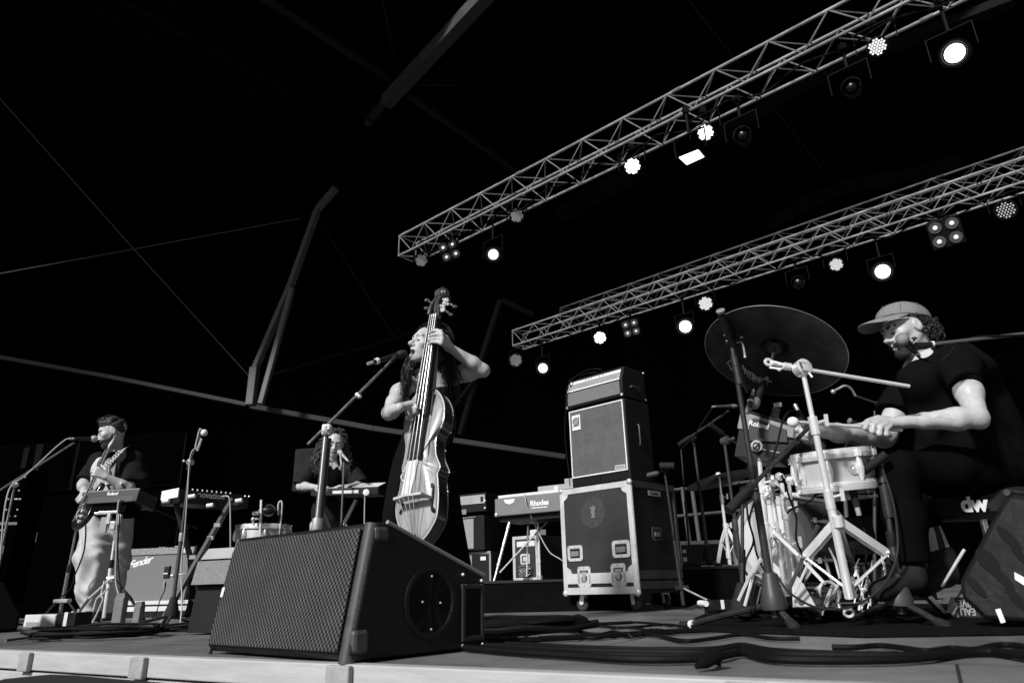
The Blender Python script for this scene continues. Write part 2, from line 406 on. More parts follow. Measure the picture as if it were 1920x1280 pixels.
def beam(name, pts, w, h, mt=M_beam):
    b = MB()
    for p, q in zip(pts[:-1], pts[1:]): b.bar(p, q, w, h)
    b.build(name, mt, tent, sharp=0, bevel=.012)
beam("ridge_beam", [W(940, -40, 7.2), W(724, 192, 9.4)], .19, .22)
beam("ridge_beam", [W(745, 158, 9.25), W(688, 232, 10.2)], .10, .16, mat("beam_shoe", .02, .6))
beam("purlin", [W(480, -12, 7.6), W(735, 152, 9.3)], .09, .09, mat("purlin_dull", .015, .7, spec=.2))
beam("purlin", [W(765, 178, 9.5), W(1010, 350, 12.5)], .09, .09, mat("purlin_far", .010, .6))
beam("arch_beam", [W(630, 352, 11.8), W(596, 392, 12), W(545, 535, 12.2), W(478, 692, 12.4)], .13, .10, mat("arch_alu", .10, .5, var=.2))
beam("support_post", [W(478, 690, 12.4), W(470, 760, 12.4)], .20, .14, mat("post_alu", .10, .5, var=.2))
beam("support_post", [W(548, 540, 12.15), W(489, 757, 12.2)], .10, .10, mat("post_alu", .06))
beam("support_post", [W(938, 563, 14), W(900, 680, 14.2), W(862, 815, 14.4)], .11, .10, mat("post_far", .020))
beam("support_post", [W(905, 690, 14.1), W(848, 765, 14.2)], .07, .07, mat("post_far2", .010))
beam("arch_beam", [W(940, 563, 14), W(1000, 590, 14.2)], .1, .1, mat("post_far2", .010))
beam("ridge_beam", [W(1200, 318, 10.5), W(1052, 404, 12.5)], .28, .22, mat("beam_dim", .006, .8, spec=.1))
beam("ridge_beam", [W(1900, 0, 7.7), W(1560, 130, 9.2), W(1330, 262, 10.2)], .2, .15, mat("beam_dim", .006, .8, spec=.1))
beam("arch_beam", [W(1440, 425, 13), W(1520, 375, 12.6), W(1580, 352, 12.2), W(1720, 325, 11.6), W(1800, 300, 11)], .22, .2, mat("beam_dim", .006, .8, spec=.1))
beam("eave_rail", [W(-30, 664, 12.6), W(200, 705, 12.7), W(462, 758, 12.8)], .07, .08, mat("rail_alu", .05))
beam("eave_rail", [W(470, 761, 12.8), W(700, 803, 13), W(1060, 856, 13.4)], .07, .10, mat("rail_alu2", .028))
def cable(a, c, r=.008, mt=mat("stay_cable", .10, .5)):
    MB().tube([a, c], r, 6).build("stay_cable", mt, tent)
cable(W(-10, 174, 9), W(252, 468, 11)); cable(W(252, 468, 11), W(470, 708, 12.4))
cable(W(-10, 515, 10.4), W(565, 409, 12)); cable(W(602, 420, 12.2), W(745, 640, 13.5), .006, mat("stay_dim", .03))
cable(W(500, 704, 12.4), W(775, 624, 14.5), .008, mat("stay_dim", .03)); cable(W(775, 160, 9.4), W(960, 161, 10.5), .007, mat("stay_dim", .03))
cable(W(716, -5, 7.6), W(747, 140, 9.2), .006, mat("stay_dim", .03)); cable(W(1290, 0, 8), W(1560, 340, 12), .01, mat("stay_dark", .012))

# lighting trusses
TD = V(.751, -.66, 0).normalized(); TN = V(TD.y, -TD.x, 0)   # TN points to the camera side
if TN.y > 0: TN = -TN
TZ = 4.6
def truss(A, d, L, label, hw=.29, hh=.29, mt=M_truss, r=.0135, step=.50):
    n = V(d.y, -d.x, 0).normalized()
    if n.y > 0: n = -n
    t = thing("lighting_truss", label, "truss", A)
    ch = [V(0, 0, 0), V(0, 0, -hh), -n * hw + V(0, 0, -hh), -n * hw]
    for c in ch: MB().cyl(A + c, A + c + d * L, r, n=8).build("chord", mt, t)
    b = MB(); k = int(L / step)
    for i in range(k):
        for (p, q) in ((0, 1), (1, 2), (3, 2), (0, 3)):
            a0 = A + ch[p] + d * (i * step); b0 = A + ch[q] + d * ((i + .5) * step); a1 = A + ch[p] + d * ((i + 1) * step)
            b.cyl(a0, b0, r * .46, n=5); b.cyl(b0, a1, r * .46, n=5)
    for p, q in ((0, 1), (1, 2), (2, 3), (3, 0)): b.cyl(A + ch[p], A + ch[q], r * .6, n=6)
    for j in range(0, k, 4):
        for c in ch:
            e = A + c + d * (j * step + .06); b.cyl(e, e + d * .09, r * 1.35, n=8)
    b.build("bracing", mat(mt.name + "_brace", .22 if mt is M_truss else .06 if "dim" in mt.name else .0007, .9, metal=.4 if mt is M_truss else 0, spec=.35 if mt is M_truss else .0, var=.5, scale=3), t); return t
T1 = G(748.7, 443, TZ); T2 = G(960.7, 620, TZ); T3 = G(1050, 578, 4.95)
truss(T1, TD, 11, "front lighting truss, long triangular aluminium lattice slanting to the upper right")
truss(T2, TD, 13, "lighting truss behind and below the front one, with lit lamps under it")
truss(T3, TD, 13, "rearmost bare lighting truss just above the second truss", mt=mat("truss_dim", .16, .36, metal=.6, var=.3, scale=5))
a, c = W(300, 0, 8.4), W(700, 236, 11.5); c.z = a.z = (a.z + c.z) / 2
a = G(300, 0, 7.4); c = G(700, 228, 7.4); dd = (c - a).normalized()
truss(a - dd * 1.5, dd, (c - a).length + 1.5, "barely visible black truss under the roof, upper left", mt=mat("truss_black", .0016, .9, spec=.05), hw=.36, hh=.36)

# lamps under the trusses
M_lampb = mat("lamp_housing", .0016, .7, spec=.12)
def at_truss(px, py, A, off=0.0):
    d = ray(px, py); AA = A + TN * off; return CAMP + d * ((TN.dot(AA - CAMP)) / TN.dot(d))
def lamp_rig(t, c, A, up):
    "yoke and clamp from the lamp at c up to the truss chord"
    zt = A.z - .31; b = MB(); s = TD
    for k in (-1, 1): b.bar(c + s * .15 * k, c + s * .15 * k + V(0, 0, .2), .006, .02, TN)
    b.bar(c - s * .155 + V(0, 0, .2), c + s * .155 + V(0, 0, .2), .02, .006)
    h = max(.05, zt - c.z - .2); b.cyl(c + V(0, 0, .2), c + V(0, 0, .2 + h), .014, n=6); b.box(c + V(0, 0, .2 + h), (.05, .05, .07))
    b.build("yoke", M_lampb, t)
LP = [  # px, py, radius px, kind, brightness, truss, label
 (790, 488, 11, 'par', .16, 1, "dim LED par lamp at the left tip of the front truss"),
 (843, 470, 15, 'blind', .5, 1, "four-lens blinder near the left end of the front truss"),
 (925, 477, 10, 'spot', 1.1, 1, "lit round spotlight hanging lowest left of the bass scroll, under the front truss"),
 (969, 404, 12, 'par', .24, 1, "dim grey LED par under the front truss above the lit round spotlight"),
 (1186, 312, 13, 'par', 5, 1, "glaring white LED par, left of the flat flood panel"),
 (1323, 249, 13, 'par', 3, 1, "bright LED par just above the flat flood panel"),
 (1645, 88, 15, 'par', 1.0, 1, "LED par with separate beads at the upper right of the front truss"),
 (1790, 100, 17, 'spot', 6, 1, "largest bright round spotlight in the upper right corner"),
 (1597, 165, 17, 'dark', 0, 1, "unlit black moving lamp between flood panel and corner spotlight"),
 (1393, 255, 16, 'dark', 0, 1, "unlit black moving lamp right of the flat flood panel"),
 (1125, 633, 10, 'par', 5, 2, "glaring white LED par above the amplifier stack"),
 (1183, 615, 13, 'blind', .35, 2, "four-lens blinder above the amplifier stack"),
 (1285, 612, 11, 'spot', 5, 2, "lit round spotlight right above the cymbal's left rim"),
 (1323, 569, 12, 'par', .9, 2, "beaded LED par above the cymbal"),
 (1568, 496, 11, 'par', .7, 2, "beaded LED par left of the spotlight over the drummer's cap"),
 (1655, 509, 13, 'spot', 4, 2, "lit round spotlight over the drummer's cap"),
 (1773, 436, 22, 'blind', .5, 2, "largest four-lens blinder, right of the drummer's cap spotlight"),
 (1886, 394, 15, 'par', .12, 2, "dim LED par near the right edge of the picture"),
 (967, 675, 11, 'par', .05, 2, "nearly dark LED par at the left tip of the second truss"),
 (1018, 690, 9, 'spot', 1.3, 2, "lit round spotlight lowest and leftmost under the second truss"),
 (1497, 530, 12, 'dark', 0, 2, "unlit black lamp under the second truss right of the cymbal lamps"),
]
def em(v): return mat("lamp_%d" % int(v * 100), .5, .4, emit=v)
for px, py, rp, kind, br, tr, lab in LP:
    A = (T1, T2)[tr - 1]; c = at_truss(px, py, A, -.14); sc = FOC / ((c - CAMP).dot(_f)); r = rp / sc
    z = (CAMP + V(0, 0, .3) - c).normalized(); z = (z + TN * .15).normalized()
    if kind == 'spot': z = (z + V(-.1, 0, -.1)).normalized()
    M = frame(c, TD, ez=z); M2 = Matrix((M.col[0].xyz, z.cross(M.col[0].xyz).normalized(), z)).transposed().to_4x4(); M2.translation = c
    x = M2.col[0].xyz; x = (x - z * x.dot(z)).normalized(); y = z.cross(x)
    nm = {'par': "par_lamp", 'spot': "spotlight", 'blind': "blinder_lamp", 'dark': "moving_lamp"}[kind]
    t = thing(nm, lab, "stage lamp", c, group={'par': "LED par lamps under the trusses", 'spot': "round spotlights under the trusses", 'blind': "four-lens blinders under the trusses", 'dark': "unlit lamps under the trusses"}[kind])
    if kind == 'par':
        MB().lathe([(r * .5, -.24), (r * 1.0, -.2), (r * 1.22, -.05), (r * 1.25, .02), (r * 1.14, .022), (r * 1.1, .0)], c, z, 20).build("housing", M_lampb, t)
        b = MB(); n = 0
        for i in range(-3, 4):
            for j in range(-3, 4):
                u = (i + j * .5) * .34; w = j * .295
                if u * u + w * w < 1.02: b.cyl(c + (x * u + y * w) * r + z * .002, c + (x * u + y * w) * r + z * .010, r * (.10 if br < .3 else .135 if br < 2 else .19), n=8)
        b.build("lens", em(br), t, sharp=0)
    elif kind == 'spot':
        MB().lathe([(r * .9, -.34), (r * 1.35, -.28), (r * 1.5, -.1), (r * 1.5, .03), (r * 1.25, .03), (r * 1.15, 0)], c, z, 20).build("housing", M_lampb, t)
        MB().lathe([(r * 1.0, .0), (r * .92, .014), (r * .6, .03), (r * .25, .036), (.002, .038)], c, z, 20).build("lens", em(br), t)
    elif kind == 'blind':
        s = r * .62
        b = MB(); M3 = Matrix((x, y, z)).transposed(); b.box(c - z * .05, (r * 2.5, r * 2.5, .09), M3); b.build("housing", M_lampb, t, bevel=.01)
        for u in (-1, 1):
            for w in (-1, 1):
                o = c + (x * u + y * w) * s
                MB().lathe([(s * .8, .012), (s * .8, -.003), (s * .5, .004)], o, z, 14).build("reflector", M_dgrey, t)
                MB().ell(o + z * .012, s * .30, nu=10, nv=6).build("bulb", em(br * 1.5), t)
    else:
        MB().lathe([(r * .6, -.2), (r, -.15), (r * 1.1, .05), (r * .95, .07), (r * .85, .03)], c, z, 18).build("housing", M_lampb, t)
        MB().lathe([(r * .86, .02), (r * .5, .05), (.002, .06)], c, z, 18).build("lens", mat("dark_lens", .004, .3), t)
        MB().ell(c + x * r * .9 + z * .03, .008).build("knob", M_chrome, t)
    lamp_rig(t, c, A, z)
for A_, L_, lab in ((T1, 10.5, "thin black power cable swagged along the front lighting truss"), (T2, 12, "thin black power cable swagged along the second lighting truss")):
    P = []; rg = random.Random(int(L_)); k = 0.3
    while k < L_:
        P += [A_ + TD * k - TN * .1 + V(0, 0, -.30), A_ + TD * (k + .35) - TN * .1 + V(0, 0, -.34 - rg.uniform(.0, .10))]; k += .7
    tag(MB().tube(P, .009, 6, sm=3).build("truss_cable", M_lampb), lab, "cable")
q = [at_truss(px, py, T1, .05) for px, py in ((1273.3, 295.7), (1287.7, 309), (1320, 294), (1309, 281.3))]
t = thing("flood_panel", "flat square white flood light panel glowing below the front truss", "stage lamp", q[0])
ctr = sum(q, Vector()) / 4; nz = (q[1] - q[0]).cross(q[2] - q[0]).normalized()
if nz.dot(CAMP - ctr) < 0: nz = -nz
b = MB(); qq = [ctr + (p - ctr) * 1.12 for p in q]; b.hexa([p - nz * .06 for p in qq] + [p - nz * .004 for p in qq]); b.build("housing", M_lampb, t, sharp=0)
b = MB(); b.hexa([p - nz * .003 for p in q] + [p + nz * .004 for p in q]); b.build("lens", em(5), t, sharp=0)
lamp_rig(t, ctr + V(0, 0, .05), T1, nz)
# ================================================================== HARDWARE HELPERS
M_stand = mat("black_stand", .022, .4, spec=.45, var=.2, scale=30)
M_gstand = mat("grey_stand", .17, .38, metal=.5, var=.2, scale=30)
M_tape = mat("white_tape", .6, .7, var=.08)
M_mesh = mat("mic_grille", .22, .5, metal=.4, bump=.6, bscale=900)
M_cable = mat("black_cable", .0032, .65, spec=.14)
M_gcable = mat("grey_cable", .35, .5)
M_skinny = M_steel
def mic(label, tail, head, r=.017, ball=.026, mt=M_plastic, ring=None, name="microphone", bm=None):
    t = thing(name, label, "microphone", tail); ax = (head - tail).normalized(); L = (head - tail).length
    MB().lathe([(r * .62, 0), (r * .7, .02), (r * .8, L * .4), (r, L * .8)], tail, ax, 14).build("body", mt, t)
    MB().lathe([(r * 1.0, L * .8), (ball, L * .9), (ball * 1.02, L * .98), (ball * .9, L * 1.06), (ball * .5, L * 1.12), (.001, L * 1.14)], tail, ax, 16).build("grille", bm or M_mesh, t)
    if ring is not None: MB().lathe([(r * 1.02, L * ring), (r * 1.06, L * ring), (r * 1.06, L * (ring + .08)), (r * 1.02, L * (ring + .08))], tail, ax, 14).build("ring", M_white, t)
    MB().cyl(tail - ax * .035, tail, r * .5, r * .55).build("connector", M_steel, t)
    return t
def stand(label, base, top, feet, boom=None, mt=M_stand, r=.010, hub=.10, hubmat=None, name="mic_stand", grip=None, joint=None, rb=.007, clutch=M_plastic, hubr=.05, cat="mic stand", group=None):
    ax = (top - base).normalized()
    if base.y < 6.2 and base.z > .02: base = base - ax * ((base.z - .02) / ax.z)
    t = thing(name, label, cat, V(base.x, base.y, 0), group=group)
    mid = lerp(base, top, .52)
    MB().cyl(base + ax * .03, mid, r * 1.25, n=12).build("lower_tube", mt, t); MB().cyl(mid, top, r * .85, n=10).build("upper_tube", mt, t)
    MB().lathe([(r * 1.4, -.04), (r * 1.5, -.038), (r * 1.5, .02), (r * 1.25, .022)], mid, ax, 12).build("clutch", clutch, t)
    h0 = base + V(0, 0, hub)
    if hub: MB().lathe([(hubr * .96, -.03), (hubr, 0), (hubr * .85, .03), (r * 2, .11), (r * 1.5, .115)], h0, ax, 16).build("hub", hubmat or M_rubber, t)
    for f in feet:
        L = MB().tube([h0 + V(0, 0, -.01), lerp(h0, f, .5) + V(0, 0, .0), f], r * .95, 8).build("leg", mt, t)
        d = (f - h0).normalized(); MB().tube([f - d * .06, f - d * .012, f], [r * 1.3, r * 1.9, r * 1.2], 10).build("rubber_foot", M_rubber, L)
    if boom:
        MB().cyl(boom[0], boom[1], rb, n=8).build("boom", mt if mt is not M_chrome else M_chrome, t)
        j = joint if joint is not None else top; d = (boom[1] - boom[0]).normalized(); nn = d.cross(V(0, 0, 1)).normalized()
        MB().lathe([(.018, -.022), (.024, -.018), (.024, .018), (.018, .022)], j, nn, 14).build("swivel", clutch, t); MB().cyl(j + nn * .02, j + nn * .06, .006, n=6).ell(j + nn * .06, .011).build("knob", clutch, t)
        if grip: MB().cyl(boom[0], boom[0] + d * grip, rb * 2.1, n=12).build("counterweight", M_rubber, t)
    return t
def tri(base, dx, a0, n=3):
    return [V(base.x + dx * math.cos(R_(a0 + 360 / n * k)), base.y + dx * math.sin(R_(a0 + 360 / n * k)), .012) for k in range(n)]
def cord(label, pts, r=.005, mt=M_cable, name="cable", group=None, cat="cable", sm=7):
    return tag(MB().tube(pts, r, 7, sm=sm).build(name, mt), label, cat, group)
def knobs(t, pts, n, r, h, mt, name="knob"):
    for p in pts: MB().lathe([(r * 1.1, 0), (r, h * .3), (r * .85, h)], p, n, 10).build(name, mt, t)
def rrect(w, h, r, n=5):
    o = []
    for cx, cy, a in ((w / 2 - r, h / 2 - r, 0), (-w / 2 + r, h / 2 - r, 90), (-w / 2 + r, -h / 2 + r, 180), (w / 2 - r, -h / 2 + r, 270)):
        for k in range(n + 1): o.append((cx + r * math.cos(R_(a + 90 * k / n)), cy + r * math.sin(R_(a + 90 * k / n))))
    return o
def boxthing(name, label, cat, pl, pr, YL, YR, group=None, z0=None):
    a, c = W(*pl, YL), W(*pr, YR); 
    if z0 is not None: a.z = c.z = z0
    ex = V(c.x - a.x, c.y - a.y, 0); return thing(name, label, cat, M=frame(a, ex), group=group), ex.length, a
def LB(): b = MB(); b.local = True; return b

# ================================================================== BIG FOREGROUND WEDGE
o = V(-1.085, 2.575, 0); t = thing("stage_monitor", "large black wedge monitor at the stage edge with a perforated grille", "stage monitor", M=frame(o, (.616, -.516, 0)))
WW, prof = .803, [(.0, .025), (.02, .008), (.535, .008), (.552, .03), (.552, .228), (.118, .386), (.082, .386), (.066, .376)]
b = LB(); n = len(prof)
b.add([V(0, y, z) for y, z in prof] + [V(WW, y, z) for y, z in prof], [tuple(range(n))[::-1][::-1], tuple(range(n, 2 * n))[::-1]] + [(i, n + i, n + (i + 1) % n, (i + 1) % n) for i in range(n)])
M_cab = mat("textured_cabinet_paint", .0062, .55, spec=.3, bump=.45, bscale=170, var=.25, scale=10)
b.build("cabinet", M_cab, t, sharp=30, bevel=.010, local=True, seg=3)
M_gr = node_mat("monitor_grille", dots(.0178, .31, .002, .092, ax=('X', 'Z'), aspect=1.05, soft=.08, bumpy=1.0), .6, spec=.3)
s0, s1 = V(.0, .0015, .030), V(.0, .0650, .382); up = (s1 - s0).normalized(); nn = V(0, -up.z, up.y)
b = LB(); ww = WW - .050; b.prism([(.02, 0), (ww, 0), (ww, (s1 - s0).length - .012), (.045, (s1 - s0).length - .012), (.02, (s1 - s0).length - .05)], s0, (1, 0, 0), up, nn, .002, .012)
b.build("grille", M_gr, t, sharp=0, bevel=.004, local=True)
M_edge = mat("moulded_edge", .06, .45, var=.25, scale=25)
LB().tube([s0 + V(WW - .028, .01, -.03), s1 + V(WW - .028, .018, .0)], .024, 14).build("edge_moulding", M_edge, t, local=True)
LB().tube([s0 + V(.006, .006, -.03), s1 + V(.006, .01, .0)], .010, 10).build("edge_moulding", M_edge, t, local=True)
LB().tube([V(WW - .004, .118, .388), V(WW - .002, .55, .232)], .007, 8).build("edge_line", mat("edge_line", .30, .35, var=.2), t, local=True)  # highlight along the top bevel, laid on as a pale tube
for z in (.06, .365):
    LB().span(V(WW - .05, -.006 + z * .20, z - .035), V(WW + .006, .05 + z * .20, z + .030 - .02 * (z > .2))).build("corner_cap", M_edge, t, local=True, sharp=0, bevel=.012)
x = WW + .001
LB().lathe([(.108, 0), (.108, .006), (.095, .006), (.090, .001), (.03, .001), (.001, .001)], (x - .002, .30, .155), (1, 0, 0), 32).build("round_plate", mat("plate_black", .006, .5), t, local=True)
b = LB(); M3 = None
for w0, w1, z0, z1 in ((.435, .450, .03, .205), (.526, .540, .03, .205), (.450, .526, .03, .046), (.450, .526, .189, .205)): b.span((x - .004, w0, z0), (x + .008, w1, z1))
b.build("handle_frame", mat("frame_edge", .028, .4), t, sharp=0, bevel=.003, local=True)
LB().span((x - .003, .4505, .0465), (x + .001, .5255, .1885)).build("handle_recess", mat("deep_black", .002, .9), t, sharp=0, local=True)
for yy, zz in ((.44, .235), (.53, .215), (.44, .018), (.53, .018)): LB().ell((x + .004, yy, zz), .0055, nu=8, nv=6).build("screw", M_chrome, t, local=True)
for yy, zz in ((.30, .23), (.30, .075), (.262, .155), (.338, .15)): LB().ell((x + .004, yy, zz), .0035, nu=8, nv=6).build("screw", M_steel, t, local=True)
b = LB(); c = s0 + V(.035, 0, 0) + up * .17 + nn * .014; b.prism(rrect(.017, .034, .006), c, (1, 0, 0), up, nn, 0, .002); b.build("badge", M_white, t, local=True)
# second wedge at far left, and wedge at right
a = W(-85, 1186, 4.7); t = thing("stage_monitor", "black wedge monitor cut by the left edge of the picture", "stage monitor", M=frame(V(a.x, a.y, 0), (.6, -.8, 0)))
LB().prism([(0, 0.008), (.42, .008), (.42, .12), (.30, .30), (.05, .30), (0, .26)], V(-.3, -.1, 0), (0, 1, 0), (0, 0, 1), (1, 0, 0), 0, .5).build("cabinet", mat("cabinet_dark", .003, .7, spec=.1), t, sharp=30, bevel=.015, local=True)
LB().span((-.2, -.103, .03), (.15, -.1005, .24)).build("grille", mat("grille_dark", .004, .8, spec=.1), t, sharp=0, local=True)
YR = 2.75; t = thing("stage_monitor", "black wedge monitor lying on its side at the right edge, moulded recesses and white tape", "stage monitor", W(1850, 1170, YR))
o = [(1888, 924), (1862, 965), (1798, 1088), (1800, 1120), (1846, 1163), (1990, 1172), (1990, 960), (1930, 930)]
P = [W(x, y, YR - .0011 * (x - 1800)) for x, y in o]; bk = V(.42, .36, .02); n = len(P)
MB().add(P + [p + bk for p in P], [tuple(range(n)), tuple(range(n, 2 * n))[::-1]] + [(i, n + i, n + (i + 1) % n, (i + 1) % n) for i in range(n)]).build("cabinet", mat("scuffed_cabinet", .0055, .65, spec=.2, var=.6, scale=12, bump=.7, bscale=45), t, sharp=30, bevel=.02)
def wr(x, y, d=0): return W(x, y, YR - .0011 * (x - 1800) - d)
nz = (P[1] - P[2]).cross(P[4] - P[2]).normalized(); nz = nz if nz.y < 0 else -nz
for (x, y), (rx, ry), ang in (((1852, 1050), (14, 25), .4), ((1874, 1078), (8, 34), .5), ((1830, 1098), (7, 24), .5), ((1892, 1008), (8, 27), .5), ((1906, 1122), (8, 28), .4), ((1912, 1040), (6, 22), .4)):
    c = wr(x, y, .004); s = FOC / (c - CAMP).dot(_f); e = _r * math.cos(ang) - _u * math.sin(ang) * -1; f2 = nz.cross(e).normalized(); e = f2.cross(nz)
    MB().prism([(math.cos(k / 20 * 6.283) * rx / s, math.sin(k / 20 * 6.283) * ry / s) for k in range(20)], c, e, f2, nz, -.002, .004).build("recess", mat("deep_black", .002, .9), t)
for q in (((1902, 1072), (1940, 1092), (1940, 1110), (1903, 1086)), ((1866, 1142), (1876, 1140), (1886, 1166), (1877, 1168))):
    p = [wr(x, y, .008) for x, y in q]; MB().hexa([k - nz * -.001 for k in p] + [k + nz * .003 for k in p]).build("tape_strip", M_tape, t, sharp=0)
MB().tube([P[0] + V(0, 0, .003), P[0] + bk * .8], .012, 8).build("edge_wear", mat("worn_edge", .035, .7, var=.7, scale=30), t)

# ================================================================== FLIGHT CASE, CABINET, AMPLIFIER HEAD
CA, CB = V(.365, 5.8, 0), V(.881, 5.3, 0); CM = frame(CA, CB - CA); CW, CD, CZ0, CZ1 = .715, .62, .125, .945
case = thing("flight_case", "tall dark flight case on castors with aluminium edges and a round lion crest", "flight case", M=CM)
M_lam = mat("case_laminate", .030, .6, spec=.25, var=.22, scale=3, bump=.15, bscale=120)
M_lams = mat("case_laminate_side", .010, .6, spec=.25, var=.3, scale=4)  # darker copy: shade on the tall case's side is put into the colour
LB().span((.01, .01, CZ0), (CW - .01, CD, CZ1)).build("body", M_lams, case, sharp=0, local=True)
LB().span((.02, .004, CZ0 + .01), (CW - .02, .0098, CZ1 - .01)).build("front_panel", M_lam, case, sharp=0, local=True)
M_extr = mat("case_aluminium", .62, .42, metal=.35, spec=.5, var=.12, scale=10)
M_extd = mat("case_edge_shaded", .05, .45, metal=.35, var=.3)  # aluminium darkened: the side's shade is put into its colour
def strip(a, c, mt=M_extr): LB().span(a, c).build("edge_strip", mt, case, sharp=0, bevel=.003, local=True)
strip((0, -.004, CZ0), (.042, .0035, CZ1)); strip((CW - .042, -.004, CZ0), (CW, .0035, CZ1))
strip((.0425, -.003, CZ1 - .045), (CW - .0425, .0035, CZ1)); strip((.0425, -.005, CZ0), (CW - .0425, .0035, CZ0 + .052)); strip((.0425, -.005, CZ0 + .078), (CW - .0425, .0035, CZ0 + .155))
strip((.0425, -.001, CZ0 + .0525), (CW - .0425, .003, CZ0 + .0775), mat("case_gap", .01, .6))
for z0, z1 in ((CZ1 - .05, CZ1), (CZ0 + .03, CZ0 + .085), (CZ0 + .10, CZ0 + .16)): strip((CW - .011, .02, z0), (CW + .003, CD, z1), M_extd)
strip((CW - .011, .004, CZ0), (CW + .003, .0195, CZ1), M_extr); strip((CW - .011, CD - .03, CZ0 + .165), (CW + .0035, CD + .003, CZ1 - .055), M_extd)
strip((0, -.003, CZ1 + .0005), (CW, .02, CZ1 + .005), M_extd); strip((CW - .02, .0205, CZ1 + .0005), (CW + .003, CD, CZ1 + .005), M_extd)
for x, z in ((.0, CZ1), (CW, CZ1), (0, CZ0), (CW, CZ0)):
    LB().ell((x + (.012 if x == 0 else -.012), .004, z + (-.012 if z > .5 else .012)), (.026, .018, .026)).build("ball_corner", M_steel if z > .5 else M_extr, case, local=True)
for x, z, sx, sz in ((.042, CZ1 - .045, 1, -1), (CW - .042, CZ1 - .045, -1, -1), (.042, CZ0 + .155, 1, 1), (CW - .042, CZ0 + .155, -1, 1)):
    LB().prism([(0, 0), (.05 * sx, 0), (.035 * sx, .03 * sz), (0, .05 * sz)] if sx * sz > 0 else [(0, 0), (0, .05 * sz), (.035 * sx, .03 * sz), (.05 * sx, 0)], (x, -.003, z), (1, 0, 0), (0, 0, 1), (0, 1, 0), 0, .007).build("corner_brace", M_extr, case, sharp=0, local=True)
def recessed(par, x, z, w, h, face='front', kind='handle'):
    o = V(x, -.001, z) if face == 'front' else V(CW + .001, x, z); ex, nz = (V(1, 0, 0), V(0, -1, 0)) if face == 'front' else (V(0, 1, 0), V(1, 0, 0)); ez = V(0, 0, 1)
    mm = M_extr if face == 'front' else mat("shaded_dish", .08, .45, metal=.5, var=.5, scale=60)  # side copy of the metal has its shade painted in
    nme = {'handle': "handle", 'latch': "butterfly_latch"}[kind]
    b = LB(); out = rrect(w, h, .022); inn = rrect(w * .66, h * .62, .006); n = len(out)
    b.add([o + ex * a + ez * c + nz * .004 for a, c in out] + [o + ex * a + ez * c + nz * .004 for a, c in inn] + [o + ex * a + ez * c - nz * .001 for a, c in out] + [o + ex * a + ez * c - nz * .001 for a, c in inn],
          [q for i in range(n) for q in ((i, (i + 1) % n, n + (i + 1) % n, n + i), (i, 2 * n + i, 2 * n + (i + 1) % n, (i + 1) % n), (n + i, n + (i + 1) % n, 3 * n + (i + 1) % n, 3 * n + i))])
    hd = b.build(nme, mm, par, sharp=40, local=True)
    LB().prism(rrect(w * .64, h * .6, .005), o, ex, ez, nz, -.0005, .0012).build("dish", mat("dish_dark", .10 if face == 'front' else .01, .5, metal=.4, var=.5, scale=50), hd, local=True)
    if kind == 'handle':
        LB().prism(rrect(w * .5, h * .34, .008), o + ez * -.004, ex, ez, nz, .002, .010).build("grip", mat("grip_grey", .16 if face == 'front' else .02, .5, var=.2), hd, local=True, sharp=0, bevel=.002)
        LB().tube([o - ex * w * .28 + ez * h * .2 + nz * .006, o + ex * w * .28 + ez * h * .2 + nz * .006], .004, 6).tube([o - ex * w * .28 - ez * h * .25 + nz * .006, o + ex * w * .28 - ez * h * .25 + nz * .006], .004, 6).build("bail", M_black, hd, local=True)
    else:
        b = LB(); b.cyl(o + nz * .002, o + nz * .012, w * .16).bar(o + nz * .012 + ex * w * .14 + ez * h * .03, o + nz * .012 - ex * w * .14 - ez * h * .03, .012, .01)
        b.span(o + V(-w * .22, -.006, h * .15), o + V(w * .22, 0, h * .24)).span(o + V(-w * .25, -.006, -h * .28), o + V(w * .12, 0, -h * .2)); b.build("twist_lock", M_steel, hd, local=True)
        LB().torus(o + nz * .006 - ez * h * .06, nz, w * .2, .004, 16, 6).build("cam_ring", M_black, hd, local=True)
    for sx in (-.42, 0, .42):
        for sz in (-.42, .42): LB().ell(o + ex * w * sx + ez * h * sz + nz * .005, .004, nu=6, nv=4).build("rivet", M_dgrey, hd, local=True)
recessed(case, .135, .435, .155, .12); recessed(case, .585, .445, .165, .125)
recessed(case, .215, .255, .13, .155, kind='latch'); recessed(case, .545, .26, .135, .165, kind='latch')
recessed(case, .30, .555, .135, .105, face='side')
# crest: ring, mottled lion, worn lettering around it
cc = V(.335, .0018, .735)
M_cr = mat("crest_print", .075, .7, var=.75, scale=55); M_cr2 = mat("crest_print_light", .16, .7, var=.8, scale=80)
cb = LB().prism([(math.cos(k / 40 * 6.283) * .118, math.sin(k / 40 * 6.283) * .118) for k in range(40)], cc, (1, 0, 0), (0, 0, 1), (0, -1, 0), -.001, .0002).build("crest", mat("crest_ground", .038, .7, var=.5, scale=40), case, sharp=0, local=True)
LB().torus(cc, (0, 1, 0), .117, .0022, 48, 5).torus(cc, (0, 1, 0), .070, .0016, 40, 5).torus(cc, (0, 1, 0), .063, .0012, 40, 5).build("ring", M_cr, cb, local=True)
b = LB(); rg = random.Random(3)
for k in range(34):
    a = R_(112 - 360 * k / 34)
    if 1.38 < a % 6.283 < 1.76: continue
    q = cc + V(math.cos(a) * .094, -.001, math.sin(a) * .094); e = V(math.sin(a), 0, -math.cos(a)); f2 = V(math.cos(a), 0, math.sin(a))
    for j in range(3): b.bar(q + e * rg.uniform(-.005, .005) + f2 * rg.uniform(-.012, .0), q + e * rg.uniform(-.005, .005) + f2 * rg.uniform(0, .012), .0028, .001, up=(0, 1, 0))
